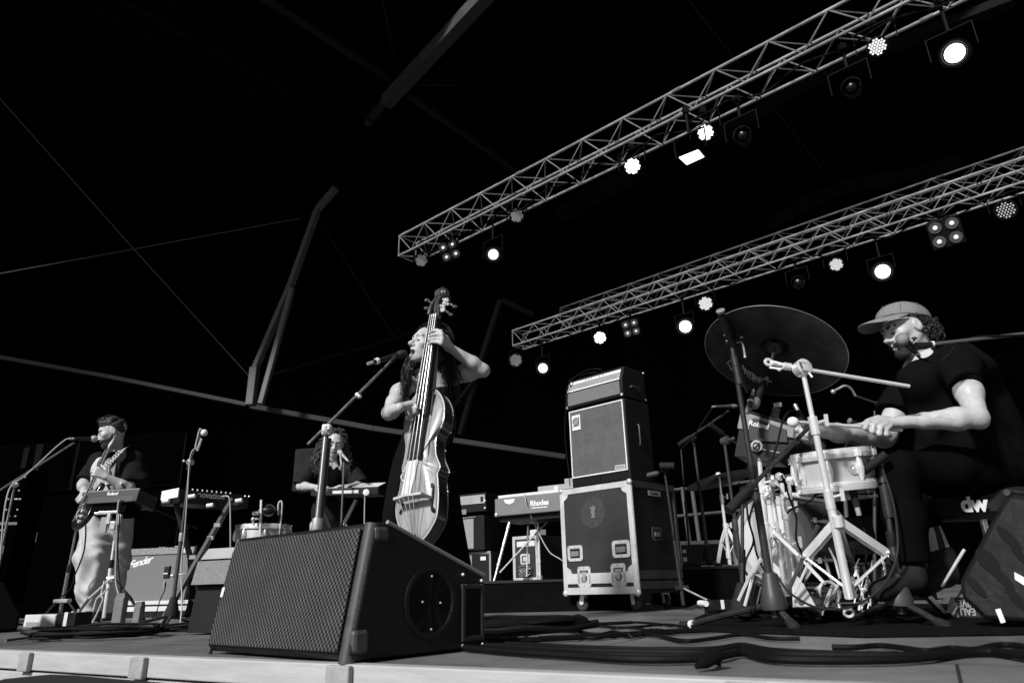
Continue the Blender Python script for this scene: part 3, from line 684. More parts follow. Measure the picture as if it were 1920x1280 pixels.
b.build("ring_lettering", M_cr, cb, sharp=0, local=True)
b = LB()
for k in range(26):
    a = rg.uniform(0, 6.283); rr = rg.uniform(.0, .044); p = cc + V(math.cos(a) * rr * .62, -.0005, math.sin(a) * rr)
    b.ell(p, (rg.uniform(.004, .010), .0022, rg.uniform(.003, .008)), nu=7, nv=5)
for k in range(7): b.ell(cc + V(-.027 + k * .009, -.0005, .045 - .003 * abs(k - 3)), (.0045, .002, .007), nu=6, nv=4)
b.ell(cc + V(0, 0, .02), (.02, .0018, .018)).ell(cc + V(.002, 0, -.018), (.014, .0018, .026)); b.build("lion_emblem", M_cr2, cb, local=True)
LB().span((CW + .001, .23, .845), (CW + .0035, .40, .885)).build("name_sticker", mat("sticker", .28, .8, var=.2, scale=60), case, sharp=0, local=True)
text("sticker_writing", "Catelejn", CM @ V(CW + .004, .315, .866), CM.to_3x3() @ V(0, 1, 0), CM.to_3x3() @ V(0, 0, 1), .032, M_black, case, shear=.2)
for x, y, rot in ((.115, .10, .2), (.60, .10, 2.9), (.60, .52, 2.6), (.115, .52, .6)):
    ex = V(math.cos(rot), math.sin(rot), 0); c = V(x, y, .054) - ex * .012
    w = LB().torus(c, V(-ex.y, ex.x, 0), .036, .017, 20, 8).cyl(c - V(-ex.y, ex.x, 0) * .016, c + V(-ex.y, ex.x, 0) * .016, .036).build("castor", mat("castor_rubber", .03, .6), case, local=True)
    b = LB(); sd_ = V(-ex.y, ex.x, 0)
    for k in (-1, 1): b.bar(c + sd_ * .025 * k, V(x, y, .115) + sd_ * .025 * k, .006, .035, up=ex)
    b.cyl((x, y, .112), (x, y, .126), .034).cyl(c - sd_ * .03, c + sd_ * .03, .008); b.build("fork", M_extr, w, local=True)

CX0 = .105; cabM = CM @ Matrix.Translation((CX0, .03, CZ1 + .006)); cabW, cabH, cabD = .590, .66, .36
cab = thing("speaker_cabinet", "black bass speaker cabinet with white-piped grille standing on the flight case", "speaker cabinet", M=cabM)
LB().span((0, .012, 0), (cabW, cabD, cabH)).build("box", M_tolex, cab, sharp=0, bevel=.012, local=True)
M_cgr = node_mat("cabinet_grille", dots(.0165, .30, .004, .20, ax=('X', 'Z'), aspect=.95, bumpy=1.0), .55, spec=.35)
LB().span((.02, .004, .085), (cabW - .02, .0115, cabH - .02)).build("grille", M_cgr, cab, sharp=0, local=True)
b = LB()
for p, q in (((.014, 0, .079), (cabW - .014, .0115, .0895)), ((.014, 0, cabH - .0245), (cabW - .014, .0115, cabH - .014)), ((.014, 0, .090), (.0245, .0115, cabH - .025)), ((cabW - .0245, 0, .090), (cabW - .014, .0115, cabH - .025))): b.span(p, q)
b.build("piping", M_whitept, cab, sharp=0, bevel=.002, local=True)
LB().span((.02, .006, .012), (.30, .0117, .074)).span((.306, .006, .012), (cabW - .02, .0117, .074)).build("port", mat("deep_black", .002, .9), cab, sharp=0, local=True)
lg = LB().span((.045, -.002, .475), (.135, .0038, .605)).build("logo_plate", M_whitept, cab, sharp=0, bevel=.004, local=True)
b = LB(); lc = V(.09, -.0025, .548)
b.torus(lc, (0, 1, 0), .031, .004, 28, 5).torus(lc, (0, 1, 0), .019, .0035, 24, 5).torus(lc, (0, 1, 0), .008, .003, 16, 5).span(lc + V(-.038, -.001, -.040), lc + V(.038, .0005, -.034)).span(lc + V(.026, -.001, -.03), lc + V(.033, .0005, .036)); b.build("logo_rings", M_black, lg, local=True)
LB().span((.455, -.001, .092), (.555, .0038, .128)).build("model_plate", mat("silver_plate", .5, .45, metal=.3), cab, sharp=0, bevel=.002, local=True)
b = LB()
for k in range(7): b.span((.466 + k * .0115, -.002, .104), (.474 + k * .0115, -.0011, .118))
b.build("plate_marks", mat("mark_grey", .2, .6), cab, sharp=0, local=True)
for z in (.35,):
    LB().tube([V(cabW + .002, .17, z - .06), V(cabW + .012, .17, z - .05), V(cabW + .012, .17, z + .10), V(cabW + .002, .17, z + .11)], .007, 8).build("side_handle", M_dgrey, cab, local=True)
hdM = cabM @ Matrix.Translation((-.020, .0, cabH + .016)); hW, hH, hD = .60, .265, .34
hd = thing("amplifier_head", "bass amplifier head with silver knob panel and speckled grille on the white-piped cabinet", "amplifier", M=hdM)
pr = [(0, 0), (hD, 0), (hD, hH), (.05, hH), (.006, .145)]
LB().prism([(y, z) for y, z in pr], (0, .012, 0), (0, 1, 0), (0, 0, 1), (1, 0, 0), 0, hW).build("box", M_tolex, hd, sharp=30, bevel=.010, local=True)
M_gcl = mat("speckled_cloth", .15, .8, var=.55, scale=190, bump=.6, bscale=260)
LB().span((.028, .004, .022), (hW - .022, .0115, .132)).build("grille_cloth", M_gcl, hd, sharp=0, local=True)
pu = (V(0, .062, hH) - V(0, .018, .145)).normalized(); pn = V(0, -pu.z, pu.y); p0 = V(.022, .018, .147)
pan = LB().prism([(0, 0), (hW - .046, 0), (hW - .046, .098), (0, .098)], p0, (1, 0, 0), pu, pn, -.004, .003).build("control_panel", mat("brushed_panel", .33, .4, metal=.3, var=.12, scale=30), hd, sharp=0, local=True)
LB().prism([(0, -.004), (hW - .046, -.004), (hW - .046, .008), (0, .008)], p0, (1, 0, 0), pu, pn, .0035, .006).prism([(.0, .070), (hW - .046, .070), (hW - .046, .094), (0, .094)], p0, (1, 0, 0), pu, pn, .0032, .0045).build("panel_trim", M_whitept, pan, sharp=0, local=True)
knobs(pan, [p0 + V(.150 + .037 * k, 0, 0) + pu * .045 + pn * .003 for k in range(7)], pn, .0125, .018, M_plastic)
knobs(pan, [p0 + V(.455 + .035 * k, 0, 0) + pu * .046 + pn * .003 for k in range(2)], pn, .013, .01, M_whitept, "switch")
knobs(pan, [p0 + V(.03 + .03 * k, 0, 0) + pu * .03 + pn * .003 for k in range(3)], pn, .008, .008, M_steel, "jack")
for k in (.185, .215, .245, .335, .375): LB().prism(rrect(.018, .007, .002), p0 + V(k, 0, 0) + pu * .082, (1, 0, 0), pu, pn, .0046, .006).build("panel_mark", M_black, pan, sharp=0, local=True)
for x in (.012, hW - .012): LB().ell((x, .014, .012), (.014, .012, .014)).build("corner_cap", M_steel, hd, local=True)
for z in (.02, hH - .01): LB().ell((hW - .004, hD - .0, z), .012).build("corner_cap", M_steel, hd, local=True)
LB().tube([V(hW + .001, .12, .09), V(hW + .014, .13, .10), V(hW + .014, .24, .10), V(hW + .001, .25, .09)], .008, 8).build("side_handle", M_dgrey, hd, local=True)
for x in (.05, hW - .05):
    for y in (.05, hD - .03): LB().cyl((x, y, -.0155), (x, y, .002), .014).build("foot", M_rubber, hd, local=True)
q = lambda x, y, z: hdM @ V(x, y, z)
cord("black lead heaped on top of the bass amplifier head", [q(.05, .03, .20), q(.06, .0, .24), q(.09, .05, .285), q(.16, .10, .33), q(.26, .10, .325), q(.33, .12, .30), q(.28, .16, .278), q(.15, .14, .276), q(.10, .09, .285), q(.2, .07, .292), q(.3, .09, .285)], .006)
cord("thin black lead hanging down the left side of the bass cabinet", [q(.045, -.01, .2), q(.03, -.015, .12), q(.02, -.02, .0), q(-.012, -.01, -.2), q(-.014, .0, -.35), q(.012, -.012, -.55), q(.014, -.01, -.66)], .004)

# ================================================================== RISERS, ELECTRIC PIANO, REAR AMPS
M_riser = mat("riser_skirt", .0035, .9, spec=.05, var=.5, scale=6)
t = thing("stage_riser", "low riser with black skirt under the electric piano", "riser", V(-.2, 5.9, 0))
a = frame(V(-.30, 5.95, 0), (.74, -.08, 0)); bb = MB()
P = [a @ V(x, y, z) for z in (0, .225) for x, y in ((-.15, 0), (1.25, 0), (1.25, 1.9), (-.15, 1.9))]; bb.hexa(P).build("skirt", M_riser, t, sharp=0)
P = [a @ V(x, y, z) for z in (.226, .246) for x, y in ((-.16, -.01), (1.26, -.01), (1.26, 1.9), (-.16, 1.9))]; MB().hexa(P).build("deck", mat("riser_deck", .010, .6), t, sharp=0)
t = thing("stage_riser", "low riser with black skirt behind the drums, a flight case lying on it", "riser", V(2, 6.6, 0))
MB().span((1.35, 6.3, 0), (3.6, 8.2, .30)).build("skirt", M_riser, t, sharp=0); MB().span((1.34, 6.29, .301), (3.6, 8.2, .322)).build("deck", mat("riser_deck", .010), t, sharp=0)

pL, pR = W(928, 971, 6.35), W(1049, 954, 6.0); z0 = (pL.z + pR.z) / 2; ex = V(pR.x - pL.x, pR.y - pL.y, 0); PM = frame(V(pL.x, pL.y, z0), ex); PLn = 1.25; PH = .155
pi = thing("electric_piano", "grey electric piano with pale lid strip and name badge on chrome legs", "electric piano", M=PM)
M_pia = mat("grey_vinyl", .17, .7, var=.14, scale=8, bump=.4, bscale=200)
LB().span((0, 0, 0), (PLn, .42, PH)).build("body", M_pia, pi, sharp=0, bevel=.008, local=True)
LB().span((.03, .01, PH + .001), (PLn, .42, PH + .028)).build("lid", mat("pale_lid", .62, .5, var=.1), pi, sharp=0, bevel=.006, local=True)
LB().span((.02, .05, -.05), (PLn - .02, .4, -.002)).build("underframe", M_black, pi, sharp=0, local=True)
text("name_badge", "Rhodes", PM @ V(.47, -.003, .082), PM.to_3x3() @ V(1, 0, 0), (0, 0, 1), .062, M_white, pi, bold=.0025)
LB().span((.39, -.0035, .040), (.55, .0, .048)).build("badge_underline", M_white, pi, sharp=0, local=True)
LB().prism([(-.06, .02), (-.045, -.01), (0, -.025), (.045, -.01), (.06, .02)], (.16, -.001, PH - .035), (1, 0, 0), (0, 0, 1), (0, -1, 0), 0, .002).build("decal", M_white, pi, sharp=0, local=True)
LB().ell((.012, .004, .014), (.018, .012, .02)).build("corner_cap", M_steel, pi, local=True)
def leg(a, c, r=.012): 
    MB().cyl(lerp(a, c, 0), lerp(a, c, .75), r).cyl(lerp(a, c, .7), c, r * .8).lathe([(r * 1.25, -.012), (r * 1.25, .012)], lerp(a, c, .14), c - a, 10).lathe([(r * 1.2, -.01), (r * 1.2, .01)], lerp(a, c, .74), c - a, 10).build("leg", M_chrome, pi)
leg(W(957, 972, 6.35), W(926, 1090, 6.25)); leg(W(1008, 963, 6.45), W(1013, 1085, 6.42)); leg(W(990, 985, 6.7), W(988, 1080, 6.7), .009)
MB().cyl(W(937, 1073, 6.28), W(1010, 994, 6.40), .008).cyl(W(1010, 994, 6.40), W(1037, 967, 6.5), .007).build("brace", M_chrome, pi)
MB().ell(W(1010, 994, 6.39), .014).build("brace_joint", M_steel, pi)
MB().cyl(W(1013, 1078, 6.42), W(1013, 1087, 6.42), .026).build("leg_foot", M_steel, pi)
cord("pale lead hanging from the electric piano and swagging towards the flight case", [W(984, 925, 6.2), W(986, 940, 6.15), W(997, 970, 6.2), W(1010, 998, 6.3), W(1020, 1018, 6.2), W(1032, 1036, 6.1), W(1048, 1046, 6.0), W(1062, 1056, 6.0)], .005, M_gcable)
for nm, lab, x0, x1, y0, z1, k in (("synth_module", "small pale synthesizer lying on the electric piano, left of the taller unit", .40, .90, .10, .055, 9), ("synth_module", "taller grey synthesizer with knobs on the electric piano, beside the cabinet", .62, 1.15, .20, .115, 12)):
    t = thing(nm, lab, "synthesizer", M=PM @ Matrix.Translation((0, 0, PH + .029)))
    LB().span((x0, y0, 0.001), (x1, y0 + .13, z1)).build("housing", mat("synth_grey", .32, .5, var=.1), t, sharp=0, bevel=.004, local=True)
    knobs(t, [V(x0 + .03 + k2 * (x1 - x0 - .06) / k, y0 + .03, z1) for k2 in range(k + 1)], V(0, 0, 1), .008, .014, M_plastic)
    LB().lathe([(.018, 0), (.018, .006), (.008, .008)], (x0 + .19, y0 - .001, z1 * .5), (0, -1, 0), 14).build("socket", M_white, t, local=True)
t, L, a = boxthing("flight_case", "small upright flight case with white label on the riser, below the piano", "flight case", (963, 1086), (1010, 1085), 7.1, 6.9, z0=.247)
H = W(963, 1006, 7.1).z - .247
LB().span((0, .004, 0), (L, .4, H)).build("body", M_lam, t, sharp=0, local=True)
b = LB()
for p, q in (((-.004, 0, 0), (.028, .0038, H)), ((L - .028, 0, 0), (L + .004, .0038, H)), ((.0285, 0, H - .03), (L - .0285, .0038, H)), ((.0285, 0, 0), (L - .0285, .0038, .03))): b.span(p, q)
b.build("edge_strip", M_extr, t, sharp=0, bevel=.002, local=True)
b = LB(); b.prism(rrect(.12, .10, .02), (L / 2, -.002, H * .48), (1, 0, 0), (0, 0, 1), (0, -1, 0), -.003, .004); hh = b.build("handle", M_extr, t, sharp=0, local=True)
LB().prism(rrect(.075, .062, .006), (L / 2, -.0065, H * .48), (1, 0, 0), (0, 0, 1), (0, -1, 0), 0, .001).build("dish", M_dgrey, hh, sharp=0, local=True); LB().prism(rrect(.042, .042, .004), (L / 2, -.008, H * .48), (1, 0, 0), (0, 0, 1), (0, -1, 0), 0, .003).build("grip", M_extr, hh, sharp=0, local=True)
LB().span((.05, .001, H - .10), (L - .035, .0036, H - .05)).build("label_sticker", M_tape, t, sharp=0, local=True)
a = W(985, 1075, 6.95); MBX = MB()
rg = random.Random(5); pts = [a + V(rg.uniform(-.06, .06), rg.uniform(-.04, .03), rg.uniform(-.02, .07)) for _ in range(26)]
tag(MBX.tube(pts, .006, 6, sm=4).build("cable_bundle", mat("mixed_cable", .22, .5, var=.8, scale=60)), "tangle of pale and dark cable at the foot of the small labelled flight case", "cable")
t, L, a = boxthing("paper_box", "white paper box standing on the small upright flight case", "box", (994, 1003), (1005, 1000), 7.05, 6.98); LB().span((0, 0, 0), (L + .01, .12, .05)).build("carton", M_tape, t, sharp=0, local=True); LB().span((-.1, -.01, -.008), (L - .02, .1, -.001)).build("flap", M_tape, t, sharp=0, local=True)
# rear amp stack beside the singer
t, L, a = boxthing("flight_case", "low black flight case under the rear guitar amplifier stack", "flight case", (872, 1062), (920, 1062), 7.2, 7.0); z = a.z; H = W(872, 1036, 7.2).z - z
LB().span((-.15, 0.004, -.25), (L, .5, H)).build("body", M_lams, t, sharp=0, local=True); b = LB(); b.span((-.15, 0, H - .02), (L, .0038, H + .003)).span((L - .018, -.001, -.25), (L + .004, .003, H - .021)).span((.06, -.001, -.25), (.09, .003, H - .021)); b.build("edge_strip", mat("edge_dull", .25, .5), t, sharp=0, local=True)
LB().span((.20, .001, H - .08), (.27, .0037, H - .045)).build("label_sticker", M_tape, t, sharp=0, local=True)
t, L, a = boxthing("speaker_cabinet", "rear speaker cabinet with pale grille cloth, right of the singer's skirt", "speaker cabinet", (845, 1034), (889, 1031), 7.2, 7.05); H = W(889, 966, 7.05).z - a.z
LB().span((0, .004, 0), (L + .12, .35, H)).build("box", M_tolex, t, sharp=0, bevel=.008, local=True); LB().span((.02, -.004, .02), (L - .004, .0035, H - .03)).build("grille_cloth", mat("pale_cloth", .26, .8, var=.12, scale=90, bump=.4, bscale=300), t, sharp=0, local=True)
b = LB(); [b.ell((.16 + .02 * k, -.003, H - .015), (.007, .004, .007), nu=6, nv=4) for k in range(8)]; b.build("control_knob_row", M_steel, t, local=True)
t, L, a = boxthing("amplifier_head", "rear black amplifier head with silver control strip above the pale cabinet", "amplifier", (850, 963), (911, 958), 7.15, 6.95); H = W(911, 922, 6.95).z - a.z
LB().span((0, .004, 0), (L, .3, H)).build("box", M_tolex, t, sharp=0, bevel=.008, local=True)
pn_ = LB().span((.06, -.002, H - .105), (L - .01, .0035, H - .02)).build("control_panel", mat("brushed_panel2", .36, .4, metal=.2, var=.1), t, sharp=0, local=True)
knobs(pn_, [V(.10 + .028 * k, -.002, H - .06) for k in range(9)], V(0, -1, 0), .010, .012, M_plastic); LB().span((L - .06, -.004, H - .09), (L - .03, -.0021, H - .04)).build("switch", M_black, pn_, sharp=0, local=True)
LB().span((.06, -.001, H - .20), (.16, .0038, H - .15)).build("name_plate", mat("plate_dull", .2, .5), t, sharp=0, local=True)
for z in (.03, .10): LB().ell((L - .01, .0, z), .011).build("corner_cap", M_white, t, local=True)

# pole stand beside the flight case
b0 = W(1283, 1142, 5.55); tp = W(1246, 882, 5.55)
t = stand("dark folded stand right of the flight case with an arm reaching over it", b0, tp, [W(1332, 1127, 5.3), W(1230, 1150, 5.9)], boom=(W(1177, 894, 5.5), W(1236, 886, 5.55)), mt=M_stand, r=.012, hub=.0, rb=.014, joint=tp, name="boom_stand")
MB().box(W(1278, 1101, 5.55), (.10, .05, .03)).build("leg_bracket", M_stand, t, sharp=0, bevel=.003)
MB().cyl(W(1283, 1103, 5.5), W(1330, 1126, 5.3), .007).build("brace", M_steel, t); MB().cyl(W(1238, 873, 5.5), W(1265, 873, 5.45), .028).build("counterweight", M_rubber, t)
MB().cyl(W(1205, 893, 5.52), W(1232, 887, 5.54), .02).build("sleeve", mat("grey_foam", .08, .8), t)
t, L, a = boxthing("power_box", "black power box with a strip of white tape, left of the drum legs", "power box", (1320, 1144), (1378, 1146), 4.35, 4.1, z0=.004)
LB().span((0, 0, 0), (L, .14, .088)).build("housing", M_black, t, sharp=0, bevel=.006, local=True); LB().span((L * .60, -.003, .0), (L * .70, .0, .09)).build("tape_strip", M_tape, t, sharp=0, local=True)
MB().cyl(W(1312, 1130, 4.4), W(1324, 1131, 4.3), .017).build("plug", M_white, t)
# ================================================================== LEFT SIDE GEAR
def box_px(name, label, cat, pl, pr, YL, YR, depth, htop, mt, part="housing", bevel=.006, z0=None, group=None):
    t, L, a = boxthing(name, label, cat, pl, pr, YL, YR, z0=z0, group=group)
    H = htop if htop < 3 else W(pl[0], htop, YL).z - a.z
    LB().span((0, 0, 0), (L, depth, H)).build(part, mt, t, sharp=0, bevel=bevel, local=True); return t, L, H
M_pa = mat("pa_black", .0010, .9, spec=.0, var=.4, scale=8)
M_paedge = mat("pa_edge", .006, .8, spec=.05)
t = thing("speaker_stack", "tall stack of black loudspeaker cabinets in the dark behind the guitarist", "loudspeaker", M=frame(V(-6.2, 8.3, 0), (1, -.12, 0)))
for x0, x1, z0, z1 in ((-.6, .38, 0, 1.32), (.4, 2.35, 0, 1.36), (-.6, .9, 1.38, 2.0), (.92, 2.3, 1.38, 2.05)):
    c = LB().span((x0, 0, z0 + .01), (x1, .9, z1)).build("cabinet", M_pa, t, sharp=0, bevel=.02, local=True)
    LB().span((x0 + .06, -.012, z0 + .08), (x1 - .06, -.001, z1 - .08)).build("grille", mat("pa_grille", .0008, .95, spec=.0), c, sharp=0, local=True)
    for x in (x0, x1): LB().tube([V(x, -.004, z0 + .03), V(x, -.004, z1 - .03)], .008, 6).build("edge_line", M_paedge, c, local=True)
LB().span((.18, -.03, .82), (.62, -.012, .93)).build("strap", mat("strap_grey", .03, .7), t, sharp=0, local=True)
LB().span((.2, -.02, 1.45), (.27, -.012, 1.95)).span((.36, -.02, 1.5), (.45, -.012, 1.98)).build("pale_strip", mat("strip_dull", .004, .8, spec=.05), t, sharp=0, local=True)
t = thing("equipment_rack", "dark equipment rack with small bright knobs at the left edge of the picture", "rack", M=frame(W(-60, 1005, 6.6), (1, .15, 0)))
LB().span((-.1, .004, -.6), (.40, .4, .64)).build("housing", M_pa, t, sharp=0, bevel=.008, local=True)
b = LB(); rg = random.Random(2)
for k in range(22): b.lathe([(.009, 0), (.009, .006), (.004, .01)], (rg.uniform(.26, .39), .002, rg.choice((.05, .12, .18, .24, .34, .42, .55))), (0, -1, 0), 8)
b.build("knob_row", M_steel, t, local=True); LB().span((.24, -.004, .10), (.40, .003, .125)).build("panel_strip", mat("strip_mid", .15, .5), t, sharp=0, local=True)

# guitarist's vocal microphone and its stand
t = stand("dark stand at the left edge holding the guitarist's microphone on a long boom", W(-22, 1150, 5.5), W(28, 907, 5.6), [G(-60, 1180), G(40, 1172), G(-20, 1160)], boom=(W(-12, 926, 5.5), W(140, 829, 5.86)), mt=M_gstand, joint=W(28, 908, 5.6), rb=.008, clutch=M_steel, hub=.06)
mic("black microphone with pale grille at the guitarist's mouth", W(139, 822, 5.84), W(178, 822, 5.95), .019, .028, bm=mat("pale_grille", .42, .5, metal=.2, bump=.6, bscale=900))
cord("pale microphone lead looping along the guitarist's boom", [W(138, 822, 5.83), W(125, 823, 5.82), W(105, 838, 5.8), W(75, 866, 5.72), W(45, 893, 5.6), W(20, 912, 5.55), W(8, 960, 5.5), W(0, 1050, 5.5)], .006, M_gcable)
t = stand("short black stand with grey leg clamp in front of the loudspeaker stack", W(110, 1162, 5.9), W(146, 976, 6.0), [G(72, 1166), G(150, 1168), G(112, 1160)], mt=M_gstand, r=.011, hub=.0)
MB().box(W(117, 1126, 5.92), (.12, .06, .03)).build("leg_clamp", mat("clamp_grey", .4, .5), t, sharp=0, bevel=.008)
MB().cyl(W(107, 1126, 5.92), W(78, 1158, 5.7), .007).cyl(W(127, 1126, 5.92), W(150, 1160, 5.7), .007).build("brace", M_stand, t)
MB().cyl(W(144, 988, 6.0), W(149, 972, 5.95), .016).build("holder", M_steel, t)
# pedals
t, L, H = box_px("guitar_pedal", "white slanted pedal with metal knobs on the floor at the left", "pedal", (42, 1178), (99, 1180), 5.4, 5.2, .16, .085, mat("pedal_white", .55, .5, var=.08), z0=.005)
knobs(t, [V(L * (k + .5) / 5, .05, H) for k in range(5)], V(0, 0, 1), .010, .018, M_steel); LB().span((L * .1, -.002, .0), (L * .5, .0, .035)).build("side_panel", M_grey, t, sharp=0, local=True)
t, L, H = box_px("guitar_pedal", "black pedal with a white tape stripe beside the guitarist's foot", "pedal", (100, 1186), (136, 1186), 5.0, 4.95, .14, .10, M_black, z0=.005)
LB().span((L * .42, -.003, 0), (L * .60, 0, H + .002)).build("tape_strip", M_tape, t, sharp=0, local=True); LB().lathe([(.012, 0), (.012, .02)], (L * .8, .05, H), (0, 0, 1), 10).build("switch", M_steel, t, local=True)

# sampler on its tripod
SM = frame(W(158, 945, 5.55), V(W(257, 945, 5.45).x - W(158, 945, 5.55).x, W(257, 945, 5.45).y - W(158, 945, 5.55).y, 0), ez=(0, .22, 1))
t = thing("sampler", "black sampler box with two small levers on a tripod in front of the guitarist", "sampler", M=SM); L = .475
LB().span((0, 0, .0), (L, .22, .105)).build("housing", M_plastic, t, sharp=0, bevel=.008, local=True)
LB().span((.03, -.003, .004), (L - .03, -.0005, .05)).build("socket_panel", mat("panel_dark", .03, .5, var=.4, scale=40), t, sharp=0, local=True)
LB().span((.002, -.002, .098), (L - .002, .012, .1075)).build("edge_line", mat("trim_grey", .16, .5), t, sharp=0, local=True)
knobs(t, [V(.06 + .045 * k, -.003, .025) for k in range(8)], V(0, -1, 0), .008, .008, mat("socket", .05, .5), "socket")
text("maker_name", "Roland", SM @ V(L * .5, -.003, .074), SM.to_3x3() @ V(1, 0, 0), SM.to_3x3() @ V(0, 0, 1), .036, M_white, t, bold=.001)
for x in (.15, .29): LB().cyl((x + .03, .05, .10), (x - .02, .02, .165), .009).build("lever", M_plastic, t, local=True); LB().cyl((x - .018, .021, .163), (x - .03, .014, .176), .010).build("lever_tip", M_white, t, local=True)
LB().span((.05, .03, -.07), (L - .10, .19, -.002)).build("underbody", M_vblack, t, sharp=0, local=True)
t = stand("chrome and black tripod stand under the sampler", W(195, 1158, 5.55), W(222, 958, 5.6), [], mt=M_chrome, r=.012, hub=0, name="sampler_stand", cat="tripod stand")
for p, q, mm in (((208, 1084), (166, 1122), M_chrome), ((168, 1120), (138, 1160), M_stand), ((212, 1084), (243, 1118), M_stand), ((243, 1118), (271, 1163), M_stand), ((244, 1119), (206, 1150), M_stand)):
    MB().bar(W(*p, 5.5), W(*q, 5.4), .022, .012).build("leg", mm, t, sharp=0, bevel=.003)
MB().tube([W(*p, 5.4) for p in ((196, 1088), (189, 1114), (181, 1123), (171, 1158), (174, 1165), (193, 1124), (190, 1117), (206, 1098))], .007, 7, sm=3).build("folding_brace", M_chrome, t)
MB().cyl(W(203, 1085, 5.55), W(216, 1085, 5.55), .03).build("collar", M_steel, t)
b = MB(); [b.box(W(x, y, 5.5), (w, .03, h)) for x, y, w, h in ((205, 960, .16, .02), (205, 970, .03, .10), (212, 985, .04, .06), (224, 974, .03, .08), (190, 962, .1, .018))]; b.build("mounting_clamp", M_steel, t, sharp=0, bevel=.004)
MB().box(W(195, 983, 5.52), (.05, .02, .12)).build("hanging_tag", mat("tag_grey", .3, .7), t, sharp=0)
cord("pair of pale leads dropping from the sampler down its tripod", [W(226, 938, 5.42), W(222, 942, 5.4), W(219, 980, 5.4), W(218, 1030, 5.4), W(217, 1090, 5.4), W(226, 1130, 5.35), W(219, 1160, 5.3)], .006, M_gcable)
cord("second pale lead dropping from the sampler beside the pair", [W(232, 938, 5.42), W(226, 944, 5.4), W(223, 985, 5.4), W(221, 1050, 5.4), W(228, 1120, 5.35), W(224, 1150, 5.3), W(212, 1172, 5.2)], .005)
for x0, x1, y0, y1, lab in ((206, 224, 1132, 1176, "pale tall carton on the floor left of the combo amplifier's base"), (246, 259, 1140, 1170, "narrow pale bottle-shaped carton in front of the combo amplifier's base")):
    t, L, H = box_px("drink_carton", lab, "carton", (x0, y1), (x1, y1), 5.2, 5.2, .07, (y1 - y0) / 232, mat("carton_grey", .17, .7, var=.25, scale=14), "carton", .006, z0=.003)
    LB().prism([(0, 0), (L, 0), (L * .9, .03), (L * .1, .03)], (0, .0, H), (1, 0, 0), (0, 0, 1), (0, 1, 0), .01, .06).build("gable_top", mat("carton_grey", .28), t, sharp=0, local=True)

# combo guitar amplifier
AM = frame(W(216, 1131, 7.35), V(W(347, 1127, 7.2).x - W(216, 1131, 7.35).x, -.15, 0), ez=(.02, .14, 1)); aL = (W(347, 1127, 7.2) - W(216, 1131, 7.35)).length; aH = .545
t = thing("combo_amplifier", "grey-grilled combo guitar amplifier with knob row, standing behind the guitarist's tripod", "amplifier", M=AM)
LB().span((0, .006, 0), (aL, .28, aH)).build("box", M_tolex, t, sharp=0, bevel=.010, local=True)
LB().span((.03, -.002, .02), (aL - .02, .0055, aH - .085)).build("grille_cloth", mat("silver_cloth", .155, .8, var=.25, scale=120, bump=.5, bscale=350), t, sharp=0, local=True)
pn_ = LB().span((.03, -.004, aH - .075), (aL - .02, .0055, aH - .012)).build("control_panel", mat("panel_silver", .20, .4, var=.2, scale=30), t, sharp=0, local=True)
knobs(pn_, [V(.085 + .049 * k, -.004, aH - .045) for k in range(12) if k != 5], V(0, -1, 0), .014, .016, M_plastic); LB().span((aL - .14, -.006, aH - .065), (aL - .05, -.0041, aH - .022)).build("name_plate", mat("plate_pale", .5, .5), pn_, sharp=0, local=True)
for k in range(13): LB().ell((.075 + .043 * k, -.006, aH - .02), .006, nu=6, nv=4).build("jack_nut", M_white, pn_, local=True)
text("script_logo", "Fender", AM @ V(.175, -.005, aH - .150), AM.to_3x3() @ V(1, 0, .22), AM.to_3x3() @ V(-.22, 0, 1), .105, M_white, t, shear=.45, bold=.002, spacing=.86)
LB().tube([V(.07, -.004, aH - .205), V(.10, -.004, aH - .185), V(.2, -.004, aH - .165)], .004, 6).build("logo_tail", M_white, t, local=True)
LB().span((.26, .1, aH + .001), (.36, .14, aH + .02)).span((.46, .1, aH + .001), (.55, .14, aH + .025)).build("top_handle", M_steel, t, sharp=0, local=True)
t = thing("case_lid", "pale-edged flight case base under the combo guitar amplifier", "flight case", M=frame(W(212, 1147, 7.3), AM.col[0].xyz * 1))
LB().span((0, 0, 0), (aL + .05, .3, .045)).span((0, 0, .062), (aL + .05, .3, .098)).build("edge_strip", mat("strip_white", .6, .5, var=.08), t, sharp=0, bevel=.003, local=True)
LB().span((.01, .01, -.10), (aL + .04, .29, -.001)).span((.01, .01, .0455), (aL + .04, .29, .0615)).build("body", M_black, t, sharp=0, local=True)
a = W(315, 1064, 7.0); t = thing("amp_microphone", "black boxy microphone hanging in front of the combo amplifier's grille", "microphone", a)
MB().box(a + V(0, 0, -.04), (.055, .04, .12)).build("body", M_plastic, t, sharp=0, bevel=.008); MB().box(a + V(-.005, -.022, -.052), (.04, .006, .012)).build("band", M_white, t, sharp=0); MB().cyl(a + V(-.01, 0, -.12), a + V(-.015, 0, -.17), .011).build("connector", M_steel, t)
MB().ell(a + V(.06, 0, -.075), .02).cyl(a + V(.03, 0, -.07), a + V(.3, .02, -.05), .006).build("arm", M_steel, t)
cord("thin lead from the amplifier's hanging microphone to the floor", [W(311, 1090, 7.0), W(309, 1105, 6.98), W(300, 1125, 6.95), W(294, 1145, 6.9), W(285, 1160, 6.8)], .005)
